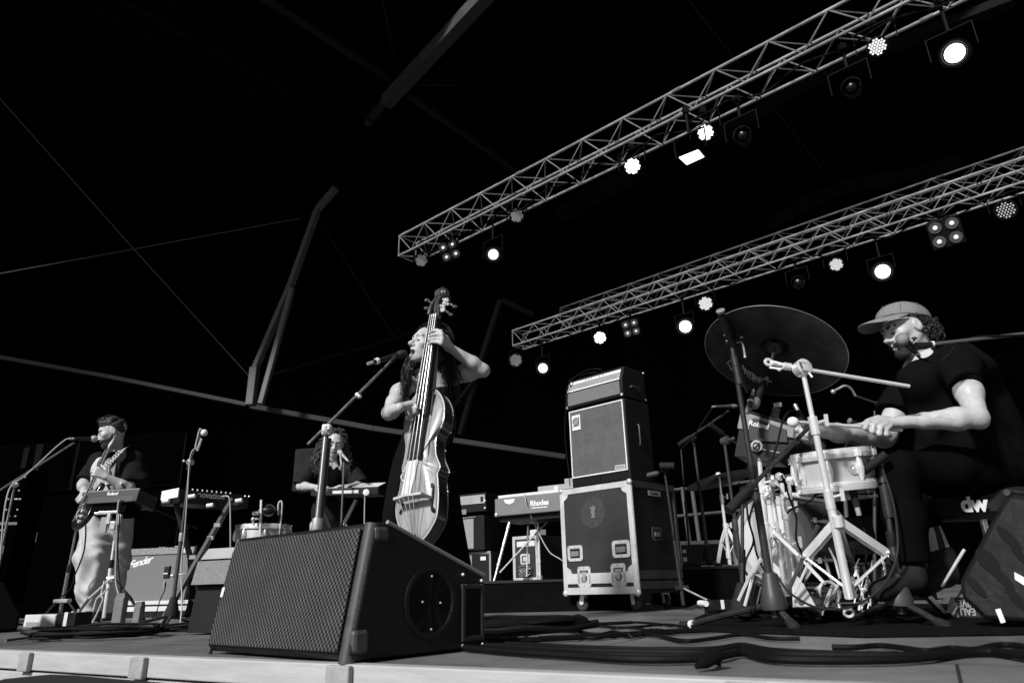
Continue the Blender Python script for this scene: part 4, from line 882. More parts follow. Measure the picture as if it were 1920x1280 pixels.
# keyboard amp seen behind the big wedge
o = [(352, 1052), (428, 1036), (424, 1062), (353, 1072)]
KM = frame(W(350, 1190, 3.85), (.8, -.33, 0)); t = thing("keyboard_amplifier", "grey-topped black amplifier with a row of small knobs, partly behind the big wedge", "amplifier", M=KM)
LB().prism([(0, 0), (.30, 0), (.34, .38), (.07, .42), (.02, .36), (-.01, .235), (.03, .225)], (0, 0, .01), (0, 1, 0), (0, 0, 1), (1, 0, 0), 0, .62).build("box", M_tolex, t, sharp=20, local=True)
M_gtx = mat("grey_carpet", .19, .85, var=.3, scale=110, bump=.7, bscale=260)
LB().add([V(0, -.014, .247), V(.62, -.014, .247), V(.62, .014, .366), V(0, .014, .366), V(0, .01, .245), V(.62, .01, .245), V(.62, .03, .366), V(0, .03, .366)], [(0, 1, 2, 3), (4, 7, 6, 5), (0, 4, 5, 1), (3, 2, 6, 7), (0, 3, 7, 4), (1, 5, 6, 2)]).build("grille_cloth", M_gtx, t, sharp=0, local=True)
LB().add([V(.02, .012, .375), V(.62, .012, .375), V(.62, .058, .432), V(.02, .058, .432), V(.02, .04, .37), V(.62, .04, .37), V(.62, .08, .42), V(.02, .08, .42)], [(0, 1, 2, 3), (4, 7, 6, 5), (0, 4, 5, 1), (3, 2, 6, 7), (0, 3, 7, 4), (1, 5, 6, 2)]).build("control_panel", mat("panel_light", .34, .5, var=.06), t, sharp=0, local=True)
knobs(t, [V(.03 + .034 * k, .060, .430) for k in range(17)], V(0, -.5, .9), .008, .02, M_plastic)

# centre-left microphone stand, novation keyboard on X-stand
t = stand("black stand with an empty clip in the middle between guitarist and keyboard", W(320, 1166, 5.2), W(357, 868, 5.3), [G(228, 1178), G(356, 1168), G(309, 1176)], boom=(W(350, 880, 5.3), W(378, 812, 5.25)), mt=mat("stand_mid", .06, .4, metal=.3), joint=W(357, 866, 5.3), hub=.055, clutch=M_steel, r=.011)
MB().tube([W(366, 838, 5.25), W(374, 806, 5.25), W(377, 805, 5.25), W(381, 808, 5.25)], .006, 7, sm=4).tube([W(370, 845, 5.25), W(378, 822, 5.25)], .009, 7).build("clip_arm", M_steel, t); MB().ell(W(383, 811, 5.2), .026).build("clip_head", M_white, t)
cord("thin lead wound down the middle empty-clip stand", [W(372, 838, 5.22), W(360, 846, 5.22), W(355, 870, 5.22), W(351, 930, 5.2), W(346, 1000, 5.2), W(340, 1060, 5.2), W(341, 1130, 5.15), W(338, 1168, 5.1)], .005, M_gcable)
NM = frame(W(334, 942, 5.9), V(.60, .80, 0), ez=(0, -.0, 1)); t = thing("synthesizer_keyboard", "black synthesizer keyboard with white end cheek and maker's name on its back", "keyboard", M=NM); nL = .66
LB().prism([(0, 0), (nL, 0), (nL, .30), (0, .30)], (0, 0, .0), (1, 0, 0), (0, 1, 0), (0, 0, 1), .0, .115).build("housing", M_plastic, t, sharp=0, bevel=.006, local=True)
LB().span((-.012, .002, .045), (-.001, .29, .125)).build("end_cheek", M_white, t, sharp=0, bevel=.003, local=True)
text("maker_name", "novation", NM @ V(.29, -.002, .082), NM.to_3x3() @ V(1, 0, 0), NM.to_3x3() @ V(0, 0, 1), .072, M_white, t, bold=.0012)
for k in range(9): LB().cyl((.14 + k * .045, .05, .115), (.14 + k * .045, .05, .135), .007, n=8).build("knob", M_white, t, local=True)
for x in (.49, .53, .62, .66): LB().ell((x, .0, .105 if x > .6 else .06), .009, nu=6, nv=4).build("socket", M_steel, t, local=True)
t = thing("keyboard_stand", "black X-shaped stand carrying the synthesizer keyboard", "keyboard stand", W(360, 1100, 5.95))
for p, q in (((436, 935), (300, 1172)), ((328, 936), (385, 1150))):
    MB().bar(W(*p, 6.0), W(*q, 5.55 if p[0] > 400 else 6.2), .035, .05, up=(0, 1, 0)).build("leg", M_stand, t, sharp=0, bevel=.006)
for p, q in (((305, 940), (345, 934)), ((356, 932), (384, 927)), ((440, 944), (455, 939))):
    MB().cyl(W(*p, 5.85), W(*q, 6.2), .016).build("support_arm", M_stand, t)
for p in ((311, 940), (360, 931), (394, 948), (448, 939)): MB().cyl(W(p[0] - 6, p[1], 5.84), W(p[0] + 6, p[1] - 2, 5.84), .018).build("end_cap", M_white, t)
for p in ((408, 984), (395, 1008), (362, 1044)): MB().box(W(*p, 5.84), (.05, .03, .03)).build("tape_mark", mat("tape_dull", .3, .7), t, sharp=0)
cord("pale lead hanging from the synthesizer keyboard behind the big wedge", [W(417, 930, 5.95), W(427, 930, 5.9), W(431, 940, 5.9), W(432, 980, 5.9), W(432, 1040, 5.9)], .006, M_gcable)
t = stand("low dark microphone boom under the synthesizer keyboard", W(356, 1160, 6.8), W(352, 995, 6.8), [G(330, 1160), G(380, 1158)], boom=(W(284, 952, 6.6), W(370, 990, 6.8)), mt=mat("stand_dim", .02, .5), hub=.05, joint=W(352, 986, 6.8))
MB().ell(W(284, 953, 6.6), .03).build("microphone_head", mat("dim_grille", .08, .6), t)
# rear floor drum with its stands
dc = W(494, 1000, 6.6); t = thing("floor_tom", "pale-shelled drum with chrome hoop behind the big wedge", "drum", V(dc.x, dc.y, 0))
R0 = .235; zt = W(494, 986, 6.6).z
MB().lathe([(R0 - .008, -.30), (R0, -.295), (R0, -.012), (R0 - .006, 0)], V(dc.x, dc.y, zt), (0, 0, 1), 36).build("shell", mat("shell_cream", .42, .4, var=.1, coat=.4), t)
for z in (0, -.28): MB().lathe([(R0 + .002, -.04), (R0 + .016, -.038), (R0 + .016, -.004), (R0 + .008, .006), (R0 - .004, .006)], V(dc.x, dc.y, zt + z), (0, 0, 1), 36, cap=False).build("hoop", M_chrome, t)
MB().lathe([(R0, -.001), (.001, .0)], V(dc.x, dc.y, zt), (0, 0, 1), 36).build("drum_head", mat("drum_skin", .6, .6), t)
for k in range(8):
    a = R_(22 + 45 * k); p = V(dc.x + math.cos(a) * (R0 + .012), dc.y + math.sin(a) * (R0 + .012), zt - .09); MB().lathe([(.006, -.05), (.017, -.03), (.019, 0), (.017, .03), (.006, .05)], p, (0, 0, 1), 10).cyl(p, p + V(0, 0, .1), .004, n=6).build("lug", M_chrome, t)
for k in range(3):
    a = R_(30 + 120 * k); MB().cyl(V(dc.x + math.cos(a) * .25, dc.y + math.sin(a) * .25, zt - .2), V(dc.x + math.cos(a) * .27, dc.y + math.sin(a) * .27, .01), .008).build("leg", M_chrome, t)
MB().torus(V(dc.x - .02, dc.y - R0 - .01, zt - .20), (0, 1, 0), .045, .012, 16, 6).build("badge", M_plastic, t)
t = stand("chrome rod stand rising behind the pale drum", W(484, 1120, 6.3), W(490, 937, 6.35), [G(460, 1152), G(505, 1152), G(484, 1150)], mt=M_chrome, hub=.03, r=.014)
MB().tube([W(476, 985, 6.3), W(474, 976, 6.3), W(480, 972, 6.3), W(490, 973, 6.3)], .01, 7).ell(W(475, 973, 6.3), .02).box(W(480, 962, 6.3), (.05, .04, .03)).build("clamp", M_steel, t)
a = W(502, 957, 6.4); t = thing("drum_microphone", "dark oval drum microphone over the pale drum", "microphone", a); MB().ell(a, (.075, .06, .042)).build("body", M_plastic, t); MB().torus(a + V(.02, -.02, .0), (.2, -1, .1), .05, .007, 20, 6).build("ring", M_dgrey, t); MB().ell(a + V(-.055, -.02, .0), .022).build("grille", M_grey, t)
t = stand("thin dark stand with a bent pale lead, right of the pale drum", W(520, 1120, 6.5), W(524, 950, 6.5), [G(500, 1150), G(540, 1150), G(520, 1149)], mt=M_stand, hub=.03, r=.009)
MB().tube([W(521, 965, 6.45), W(522, 945, 6.45), W(526, 939, 6.45), W(529, 945, 6.45), W(527, 975, 6.45), W(523, 1005, 6.45)], .008, 7, sm=4).build("bent_lead", M_steel, t)

# ================================================================== SINGER'S STAND
t = stand("thick grey microphone stand before the singer, boom rising to her mouth", W(590, 1030, 3.35), W(611, 815, 3.45), [G(540, 1190), G(640, 1190), G(600, 1180)], boom=(W(577, 833, 3.43), W(733, 677, 3.62)), mt=M_gstand, r=.017, rb=.0075, joint=W(612, 808, 3.44), clutch=M_steel, hub=.06)
MB().box(W(613, 806, 3.44), (.05, .035, .06)).build("joint_block", M_steel, t, sharp=0, bevel=.01)
MB().cyl(W(618, 822, 3.46), W(600, 990, 3.4), .011).build("outer_tube", M_stand, t)
MB().cyl(W(668, 742, 3.53), W(673, 740, 3.53), .017).ell(W(674, 743, 3.5), .012).build("boom_lock", M_steel, t)
MB().tube([W(733, 677, 3.62), W(742, 668, 3.63)], .012, 8).build("mic_clip", M_plastic, t)
mic("black microphone with a pale ring at the singer's mouth", W(699, 679, 3.56), W(755, 663, 3.68), .017, .023, ring=.10, bm=mat("dark_grille", .03, .5, metal=.3, bump=.6, bscale=900))

# ================================================================== KEYBOARDIST'S GEAR
QM = frame(W(582, 930, 6.55), V(1.0, -.02, 0), ez=(0, -.05, 1)); t = thing("stage_keyboard", "slim black keyboard under the woman's hands with a paper sheet on it", "keyboard", M=QM); L = .645
LB().span((0, 0, 0), (L, .30, .07)).build("housing", M_plastic, t, sharp=0, bevel=.006, local=True)
b = LB(); b.span((.21, -.004, .018), (.455, 0, .046)); b.build("white_strip", M_white, t, sharp=0, local=True)
for k in range(9): LB().cyl((.14 + .025 * k, .08, .07), (.14 + .025 * k, .08, .085), .008, n=8).build("knob", M_white if k < 5 else M_dgrey, t, local=True)
LB().lathe([(.03, 0), (.03, .03), (.012, .034)], (.535, -.001, .02), (0, -1, 0), 14).build("clamp_knob", M_white, t, local=True)
t = thing("paper_sheet", "white paper sheet lying on the right half of the slim keyboard", "paper", M=QM); LB().add([V(.39, .02, .073), V(.64, .02, .075), V(.66, .26, .13), V(.42, .26, .128), V(.39, .02, .077), V(.64, .02, .079), V(.66, .26, .134), V(.42, .26, .132)], [(0, 3, 2, 1), (4, 5, 6, 7), (0, 1, 5, 4), (1, 2, 6, 5), (2, 3, 7, 6), (3, 0, 4, 7)]).build("sheet", M_white, t, sharp=0, local=True)
t = thing("keyboard_stand", "dark X-shaped stand under the slim keyboard", "keyboard stand", W(640, 1100, 6.6))
for p, q, Yq in (((668, 938), (642, 988), 6.5), ((642, 988), (560, 1148), 6.5), ((600, 940), (628, 1010), 6.7), ((628, 1010), (690, 1148), 6.7)): MB().bar(W(*p, 6.6), W(*q, Yq), .03, .04, up=(0, 1, 0)).build("leg", mat("stand_dim2", .03, .5), t, sharp=0)
MB().cyl(W(644, 984, 6.48), W(650, 988, 6.46), .02).build("end_cap", M_steel, t); MB().cyl(W(684, 930, 6.5), W(683, 990, 6.5), .006).build("hanging_lead", M_gcable, t)
t = stand("thin stand holding the keyboard player's microphone", W(634, 1120, 6.4), W(645, 866, 6.45), [G(612, 1152), G(655, 1152), G(634, 1150)], mt=mat("stand_mid2", .10, .4), hub=.04, r=.011)
MB().tube([W(638, 850, 6.45), W(640, 870, 6.45), W(637, 880, 6.45)], .010, 7).build("clip", M_steel, t)
mic("silver microphone at the keyboard player's mouth", W(650, 861, 6.42), W(637, 847, 6.5), .018, .026, mt=M_steel, bm=mat("pale_grille", .42))
t, L, H = box_px("flat_case", "dark flat panel case standing behind the keyboard player", "case", (547, 921), (606, 921), 8.2, 8.1, .2, 842, mat("panel_case", .004, .8, var=.2), "panel")
# ================================================================== DRUM KIT
M_skinw = mat("drum_head_white", .55, .55, var=.05, scale=4)
M_shell = mat("shell_white", .42, .35, var=.08, scale=6, coat=.5)
M_spark = mat("sparkle_shell", .035, .35, var=.6, scale=220, coat=.6)
M_cym_old = node_mat("cymbal_bronze", lambda t, src, p: (lambda s, r: (
    t.links.new(mth(t, 'ADD', mth(t, 'MULTIPLY', r.outputs[0], .05), .015), p.inputs["Base Color"]),
    ))(None, (lambda n: (setattr(n.inputs["Scale"], "default_value", 7), setattr(n.inputs["Detail"], "default_value", 8), t.links.new(src, n.inputs[0]), n)[-1])(t.nodes.new("ShaderNodeTexNoise"))), .42, metal=.85, spec=.4)
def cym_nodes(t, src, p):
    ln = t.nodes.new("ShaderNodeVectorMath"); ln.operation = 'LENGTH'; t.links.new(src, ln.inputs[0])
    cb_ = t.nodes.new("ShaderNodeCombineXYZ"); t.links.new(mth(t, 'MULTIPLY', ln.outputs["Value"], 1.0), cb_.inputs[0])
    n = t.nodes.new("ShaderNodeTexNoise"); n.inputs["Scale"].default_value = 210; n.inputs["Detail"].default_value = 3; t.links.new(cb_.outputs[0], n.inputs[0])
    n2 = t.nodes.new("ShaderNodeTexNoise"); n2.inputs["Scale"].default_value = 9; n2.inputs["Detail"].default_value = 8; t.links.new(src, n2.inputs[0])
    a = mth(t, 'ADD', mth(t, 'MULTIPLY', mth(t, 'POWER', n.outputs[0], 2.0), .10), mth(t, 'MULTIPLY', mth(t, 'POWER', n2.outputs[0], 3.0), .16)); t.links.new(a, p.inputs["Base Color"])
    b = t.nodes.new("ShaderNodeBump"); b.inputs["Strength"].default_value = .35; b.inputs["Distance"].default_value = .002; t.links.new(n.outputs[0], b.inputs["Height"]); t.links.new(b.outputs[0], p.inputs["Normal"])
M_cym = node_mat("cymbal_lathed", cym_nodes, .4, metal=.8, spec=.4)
# rug
q = [G(1300, 1184), G(1620, 1196), G(1990, 1190), G(1990, 1190) + V(1.2, 2.6, 0), G(1330, 1150) + V(.6, 1.6, 0), G(1290, 1168)]
def ruglevel(p, z): return V(p.x, p.y, z)
MB().add([ruglevel(p, .004) for p in q] + [ruglevel(p, .013) for p in q], [tuple(range(6))[::-1], tuple(range(6, 12))] + [(i, (i + 1) % 6, 6 + (i + 1) % 6, 6 + i) for i in range(6)])
rb = MB().add([ruglevel(p, .004) for p in q] + [ruglevel(p, .013) for p in q], [tuple(range(6))[::-1], tuple(range(6, 12))] + [(i, (i + 1) % 6, 6 + (i + 1) % 6, 6 + i) for i in range(6)])
tag(rb.build("drum_rug", mat("rug_black", .006, .95, spec=.05, var=.6, scale=60, bump=.8, bscale=300), sharp=0), "black rug under the drum kit", "rug")
def drum(name, label, c, ax, R0, h, shellm, hoopm, headm, nlug, hoop=.034, a0=10, back=True):
    t = thing(name, label, "drum", c); ax = ax.normalized()
    MB().lathe([(R0 - .006, -h), (R0, -h + .006), (R0, -.006), (R0 - .006, 0)], c, ax, 44, cap=False).build("shell", shellm, t)
    for z, s in ((0, 1), (-h, -1)):
        MB().lathe([(R0 + .003, -hoop * s), (R0 + .015, -hoop * s), (R0 + .017, -.018 * s), (R0 + .012, -.016 * s), (R0 + .017, -.013 * s), (R0 + .015, .006 * s), (R0 + .004, .008 * s), (R0 + .002, -.004 * s)], c + ax * z, ax, 44, cap=False).build("hoop", hoopm, t)
        MB().lathe([(R0 + .001, -.004 * s), (R0 - .01, .001 * s), (.001, .002 * s)], c + ax * z, ax, 44).build("drum_head", headm, t)
    x = ax.cross(V(0, 0, 1)); x = x.normalized() if x.length > .05 else V(1, 0, 0); y = ax.cross(x)
    for k in range(nlug):
        a = R_(a0 + 360 * k / nlug); d = x * math.cos(a) + y * math.sin(a); m = c + d * (R0 + .012) - ax * h * .5
        MB().lathe([(.004, -h * .36), (.013, -h * .2), (.017, 0), (.013, h * .2), (.004, h * .36)], m, ax, 10).cyl(m + ax * h * .3, c + d * (R0 + .014) + ax * .006, .004, n=6).build("lug", M_chrome, t)
        MB().box(c + d * (R0 + .019) - ax * .02, (.022, .022, .03)).build("hoop_claw", M_chrome, t, sharp=0, bevel=.004)
    return t, x, y
# snare
sc = W(1556, 848, 3.12); sax = V(-.07, -.10, 1).normalized()
t, sx, sy = drum("snare_drum", "pale snare drum with chrome hoops in front of the drummer's hands", sc, sax, .157, .165, M_shell, M_chrome, M_skinw, 8, a0=4)
bd = V(.10, -1, -.05).normalized(); bd = (bd - sax * bd.dot(sax)).normalized(); p = sc + bd * .1595 - sax * .085
MB().lathe([(.024, -.002), (.024, .003), (.018, .004), (.017, .002), (.008, .002), (.006, .004), (.001, .004)], p + V(.0, 0, 0), bd, 20).build("badge", M_steel, t)
MB().box(sc + V(-.165, -.02, -.08), (.03, .05, .10)).build("strainer", M_chrome, t, sharp=0, bevel=.01)
# bass drum
bc = W(1450, 1014, 3.9); bax = V(-.80, -.60, .02).normalized()
t, bx, by = drum("bass_drum", "bass drum with white front head and dark sparkle shell behind the stands", bc, bax, .245, .36, M_spark, M_spark, M_skinw, 8, hoop=.03, a0=20)
MB().lathe([(.245, .004), (.20, .005), (.198, .006)], bc, bax, 44, cap=False).build("head_ring", mat("head_ring", .4, .6), t)
for s in (-1, 1): MB().cyl(bc + bx * .22 * s - bax * .1 - V(0, 0, .08), V(bc.x + bx.x * .32 * s, bc.y + bx.y * .32 * s, .015), .009).build("spur", M_chrome, t)
# cymbal
cc = W(1452, 655, 2.98); v = (cc - CAMP).normalized(); s = FOC / (cc - CAMP).dot(_f); Rc = 126 / s
e1 = (_r * math.cos(R_(10)) - _u * math.sin(R_(10))); e1 = (e1 - v * e1.dot(v)).normalized(); e2 = e1.cross(v) * -1
if e2.dot(_u) < 0: e2 = -e2
cn = (v * .652 + e2 * .758).normalized()
t = thing("ride_cymbal", "large dark cymbal seen from below on its boom stand", "cymbal", cc)
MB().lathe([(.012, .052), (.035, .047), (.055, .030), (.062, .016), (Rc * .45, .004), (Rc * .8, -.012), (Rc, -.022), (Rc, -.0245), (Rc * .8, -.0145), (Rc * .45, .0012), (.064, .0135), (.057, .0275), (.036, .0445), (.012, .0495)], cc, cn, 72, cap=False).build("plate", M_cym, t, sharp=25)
MB().torus(cc - cn * .0233, cn, Rc, .0016, 72, 5).build("rim", mat("cymbal_rim", .5, .3, metal=.8), t)
lm = mat("cymbal_print", .45, .7, var=.5, scale=90); cx = cn.cross(v).normalized(); cy = cx.cross(cn)
def oncym(px, py):
    d = ray(px, py); return CAMP + d * (cn.dot(cc - cn * .014 - CAMP) / cn.dot(d))
b = MB(); rg = random.Random(11)
em_c = oncym(1374, 692); exx = (oncym(1392, 697) - em_c); eyy = (oncym(1376, 676) - em_c)
P = [em_c + exx * math.cos(k / 16 * 6.283) * .75 + eyy * math.sin(k / 16 * 6.283) for k in range(17)]; b.tube(P, .0022, 5); b.tube([em_c - exx * .5 + eyy * .5, em_c + exx * .3 - eyy * .7], .003, 5); b.tube([em_c - exx * .6 - eyy * .1, em_c + exx * .6 + eyy * .3], .003, 5)
for word, x0, y0, dx, dy, h in (("a", 1391, 690, 5.2, 4.5, 17), ("b", 1411, 706, 6.0, 3.6, 17), ("c", 1423, 708, 3.2, 1.4, 6)):
    for k in range(5 if word != "c" else 7):
        x, y = x0 + dx * k, y0 + dy * k * (1 if word == "a" else .8)
        pts = [oncym(x + rg.uniform(-1, 1), y + h * .5 * rg.uniform(.6, 1)), oncym(x + 1.5, y - h * .4 * rg.uniform(.5, 1)), oncym(x + 4, y + h * .3 * rg.uniform(-1, 1)), oncym(x + 5, y + h * .45)]
        b.tube(pts, .0022 if word != "c" else .001, 4)
b.build("maker_print", lm, t)
# chrome stand with double-braced legs
def chrome_stand(label, base, top, collar, feet, hub, r=.014, mt=M_chrome, name="cymbal_stand", cat="cymbal stand", extra=None, legw=.026):
    t = thing(name, label, cat, V(base.x, base.y, 0)); ax = (top - base).normalized(); L = (top - base).length
    for i, (f0, f1, rr) in enumerate(((0, .42, r * 1.25), (.40, .75, r), (.73, 1, r * .78))): MB().cyl(base + ax * L * f0, base + ax * L * f1, rr, n=14).build("tube_section", mt, t)
    for f in (.42, .75):
        p = base + ax * L * f; MB().lathe([(r * 1.26, -.045), (r * 1.42, -.044), (r * 1.42, .03), (r * 1.2, .031)], p, ax, 14).cyl(p, p + V(.045, -.02, .01), .006, n=6).bar(p + V(.045, -.02, -.015), p + V(.047, -.02, .035), .008, .014).build("height_clamp", mt, t)
    MB().lathe([(r * 1.35, -.025), (r * 1.6, -.024), (r * 1.6, .02), (r * 1.35, .021)], collar, ax, 14).build("collar", mt, t); MB().lathe([(r * 1.4, -.03), (r * 1.7, -.029), (r * 1.7, .02), (r * 1.4, .021)], hub, ax, 14).build("hub", mt, t)
    for f in feet:
        kn, f = f if isinstance(f, tuple) else (lerp(collar, f, .5) + V(0, 0, .035), f)
        d = (f - collar).normalized(); sd = d.cross(V(0, 0, 1)).normalized() * .009
        lg = MB().bar(collar + sd, kn + sd, .003, legw, up=V(0, 0, 1)).bar(collar - sd, kn - sd, .003, legw).bar(kn + sd, f + sd, .003, legw).bar(kn - sd, f - sd, .003, legw).bar(lerp(collar, kn, .1), kn, .02, .004).bar(kn, lerp(kn, f, .95), .02, .004).build("leg", mt, t, sharp=0)
        MB().bar(hub, kn + V(0, 0, -.01), .02, .008).build("leg_brace", mt, t, sharp=0, bevel=.002); MB().ell(f + V(0, 0, .006), (.018, .018, .014)).build("rubber_foot", M_rubber, lg)
        MB().cyl(kn - sd * 2, kn + sd * 2, .009, n=8).build("rivet", M_steel, lg)
    return t
Yc = 2.80; tp = W(1505, 694, Yc); bs = W(1594, 1122, Yc + .08)
t = chrome_stand("bright chrome boom stand in front of the snare holding the big dark cymbal", bs, tp, W(1571, 976, Yc + .04), [(W(1660, 1036, 2.9), G(1773, 1153)), (W(1513, 1042, 3.0), G(1455, 1156)), G(1625, 1140)], W(1592, 1106, Yc + .1), r=.0135, legw=.032)
MB().lathe([(.024, -.026), (.036, -.02), (.036, .02), (.024, .026)], W(1504, 690, Yc), (.2, -1, .1), 20).build("tilter", M_chrome, t)
MB().cyl(W(1504, 690, Yc - .04), W(1499, 676, Yc - .07), .005).cyl(W(1517, 699, Yc - .05), W(1523, 707, Yc - .06), .005).bar(W(1499, 676, Yc - .07), W(1512, 678, Yc - .07), .012, .012).build("wing_screw", M_chrome, t)
MB().cyl(W(1443, 681, Yc + .08), W(1705, 724, Yc + .05), .0085).build("boom", M_chrome, t)
MB().lathe([(.012, -.02), (.017, -.015), (.017, .015), (.012, .02)], W(1476, 687, Yc + .035), W(1705, 724, Yc + .05) - W(1443, 681, Yc + .08), 12).build("memory_lock", M_chrome, t)
MB().torus(W(1441, 679, Yc + .07), (.1, -1, .2), .015, .007, 16, 8).bar(W(1443, 689, Yc + .07), W(1466, 692, Yc + .05), .012, .008).bar(W(1450, 678, Yc + .06), W(1472, 684, Yc + .03), .014, .010).ell(W(1461, 693, Yc + .04), .008).build("tilter_clamp", M_chrome, t)
MB().cyl(W(1447, 676, Yc + .08), cc + cn * .02, .006).build("cymbal_rod", M_dgrey, t); MB().lathe([(.028, -.012), (.03, .0), (.028, .012)], cc + cn * .006, cn, 16).build("felt_washer", mat("felt", .05, .95), t)
# sampling pad
a, c = W(1381, 803, 3.25), W(1523, 830, 3.07); ex = (c - a).normalized(); upv = (W(1380, 772, 3.27) - a).normalized(); PMx = frame(a, ex, ez=V(-.12, .12, 1) - ex * V(-.12, .12, 1).dot(ex)); pl = (c - a).length
t = thing("drum_pad", "grey electronic drum pad box tilted beside the chrome cymbal stand", "drum pad", M=PMx); hp = (W(1380, 772, 3.27) - a).length
LB().prism([(0, 0), (pl, .006), (pl, hp * .50), (.0, hp)], V(0, 0, 0), (1, 0, 0), (0, 0, 1), (0, 1, 0), 0, .30).build("housing", mat("pad_grey", .20, .5, var=.1), t, sharp=20, bevel=.006, local=True)
LB().prism([(0.004, hp + .001), (pl, hp * .5 + .001), (pl, hp * .5 + .012), (.0, hp + .014)], V(0, .004, 0), (1, 0, 0), (0, 0, 1), (0, 1, 0), 0, .29).build("rubber_top", M_rubber, t, sharp=20, bevel=.003, local=True)
LB().prism([(.055, -.05), (pl * .70, -.02), (pl * .66, hp * .42), (.075, hp * .72), (.06, hp * .62)], V(0, -.004, 0), (1, 0, 0), (0, 0, 1), (0, 1, 0), 0, .006).build("back_panel", mat("panel_black", .012, .5), t, sharp=0, bevel=.002, local=True)
LB().prism([(.015, -.13), (pl * .55, -.10), (pl * .85, -.002), (.01, -.002)], V(0, .01, 0), (1, 0, 0), (0, 0, 1), (0, 1, 0), 0, .28).build("underbody", M_black, t, sharp=0, local=True)
text("maker_name", "Roland", PMx @ V(pl * .29, -.0055, hp * .40), PMx.to_3x3() @ V(1, 0, -.05), PMx.to_3x3() @ V(0, 0, 1), .034, M_white, t, bold=.0008)
for k in range(2): LB().span((.11 + .06 * k, .005, -.075), (.155 + .06 * k, .0095, -.07)).build("panel_mark", M_grey, t, sharp=0, local=True)
LB().lathe([(.045, 0), (.04, .015), (.02, .03), (.017, .06), (.02, .062), (.02, .075), (.004, .08)], (.13, .12, hp * .86), (0, 0, 1), 16).build("mount_knob", mat("knob_grey", .10, .5), t, local=True); LB().bar((.115, .12, hp + .075), (.15, .12, hp + .085), .012, .02).build("wing_nut", M_chrome, t, sharp=0, local=True)
t = chrome_stand("chrome stand with round swivel just under the tilted drum pad", W(1447, 1108, 3.3), W(1422, 842, 3.24), W(1446, 996, 3.28), [G(1400, 1150), G(1535, 1128), G(1440, 1124)], W(1447, 1095, 3.3), r=.014, name="pad_stand", cat="drum stand")
MB().lathe([(.018, -.016), (.026, -.015), (.026, .012), (.018, .014)], W(1418, 836, 3.2), (.1, -1, .1), 20).build("swivel", M_chrome, t); MB().torus(W(1418, 836, 3.184), (.1, -1, .1), .016, .003, 16, 6).bar(W(1413, 841, 3.18), W(1424, 830, 3.18), .006, .006).build("swivel_mark", M_plastic, t)
t = chrome_stand("chrome snare stand with basket arms beneath the pale snare drum", W(1488, 1108, 3.25), W(1466, 905, 3.2), W(1480, 1030, 3.22), [G(1455, 1148), G(1530, 1150), G(1500, 1130)], W(1487, 1095, 3.24), r=.012, name="snare_stand", cat="drum stand")
for p in ((1482, 925), (1560, 932), (1628, 922)): MB().tube([W(1468, 925, 3.2), W(*p, 3.12) + V(0, 0, -.02), W(*p, 3.1) + V(0, 0, .05)], .007, 7).build("basket_arm", M_chrome, t)
MB().cyl(W(1565, 922, 3.2), W(1640, 918, 3.2), .012).build("basket_bar", M_chrome, t)
b = MB(); rg = random.Random(4)
for p in ((1440, 918), (1452, 905), (1462, 893), (1470, 930), (1438, 930), (1480, 900)): b.lathe([(.010, -.02), (.018, -.01), (.018, .01), (.010, .02)], W(p[0], p[1], 3.22), (rg.uniform(-1, 1), -1, rg.uniform(-1, 1)), 10).cyl(W(p[0], p[1], 3.2), W(p[0] + rg.uniform(-12, 12), p[1] + rg.uniform(-10, 10), 3.15), .006, n=6)
b.build("adjuster_set", M_chrome, t)
t = chrome_stand("chrome hi-hat stand behind the drum pad stand, with footboard", W(1476, 1118, 3.45), W(1437, 858, 3.5), W(1462, 1010, 3.47), [G(1545, 1135), G(1420, 1140)], W(1474, 1100, 3.45), r=.012, name="hihat_stand", cat="drum stand")
MB().prism([(0, 0), (.10, 0), (.075, .12), (.045, .17), (.03, .12)], W(1486, 1140, 3.05), (1, .1, 0), (.05, .5, .85), (0, -.86, .5), 0, .012).build("footboard", mat("footboard_alu", .6, .45, metal=.2), t, sharp=0, bevel=.004)
MB().lathe([(.012, 0), (.012, .004), (.006, .005)], W(1502, 1130, 3.0), (0, -.86, .5), 12).build("footboard_logo", M_dgrey, t)
# hi-hat / side cymbal, dark
a = W(1349, 897, 6.45); hx = V(-.18, .1, 1).normalized(); t = thing("side_cymbal", "small dark cymbal edge-on atop the thin chrome stand left of the bass drum", "cymbal", a)
MB().lathe([(.008, .03), (.04, .02), (.05, .008), (.2, -.006), (.32, -.016), (.32, -.0185), (.2, -.008), (.05, .006), (.008, .026)], a, hx, 40, cap=False).build("plate", M_cym, t); 
t = chrome_stand("thin chrome cymbal stand left of the bass drum", W(1369, 1058, 6.45), W(1348, 893, 6.45), W(1362, 985, 6.45), [W(1345, 1062, 6.42), W(1394, 1062, 6.42), W(1372, 1055, 6.6)], W(1366, 1040, 6.45), r=.014)
MB().ell(W(1347, 890, 6.45), .028).cyl(W(1338, 893, 6.45), W(1357, 890, 6.45), .01).build("wing_nut", M_chrome, t)
for p, q, w, mm in (((1450, 996), (1497, 1041), .015, M_chrome), ((1498, 1042), (1545, 1092), .014, M_chrome), ((1428, 1046), (1402, 1084), .014, M_chrome), ((1404, 1082), (1384, 1126), .012, M_chrome), ((1413, 1074), (1396, 1136), .012, M_chrome), ((1534, 984), (1512, 1030), .016, M_dgrey), ((1512, 1030), (1478, 1108), .016, M_dgrey), ((1548, 988), (1524, 1036), .010, M_chrome), ((1524, 1036), (1490, 1112), .010, M_chrome)):
    MB().bar(W(*p, 3.02), W(*q, 3.0), w, .006, up=(0, 1, .2)).build("leg", mm, t, sharp=0, bevel=.002)
rg = random.Random(31)
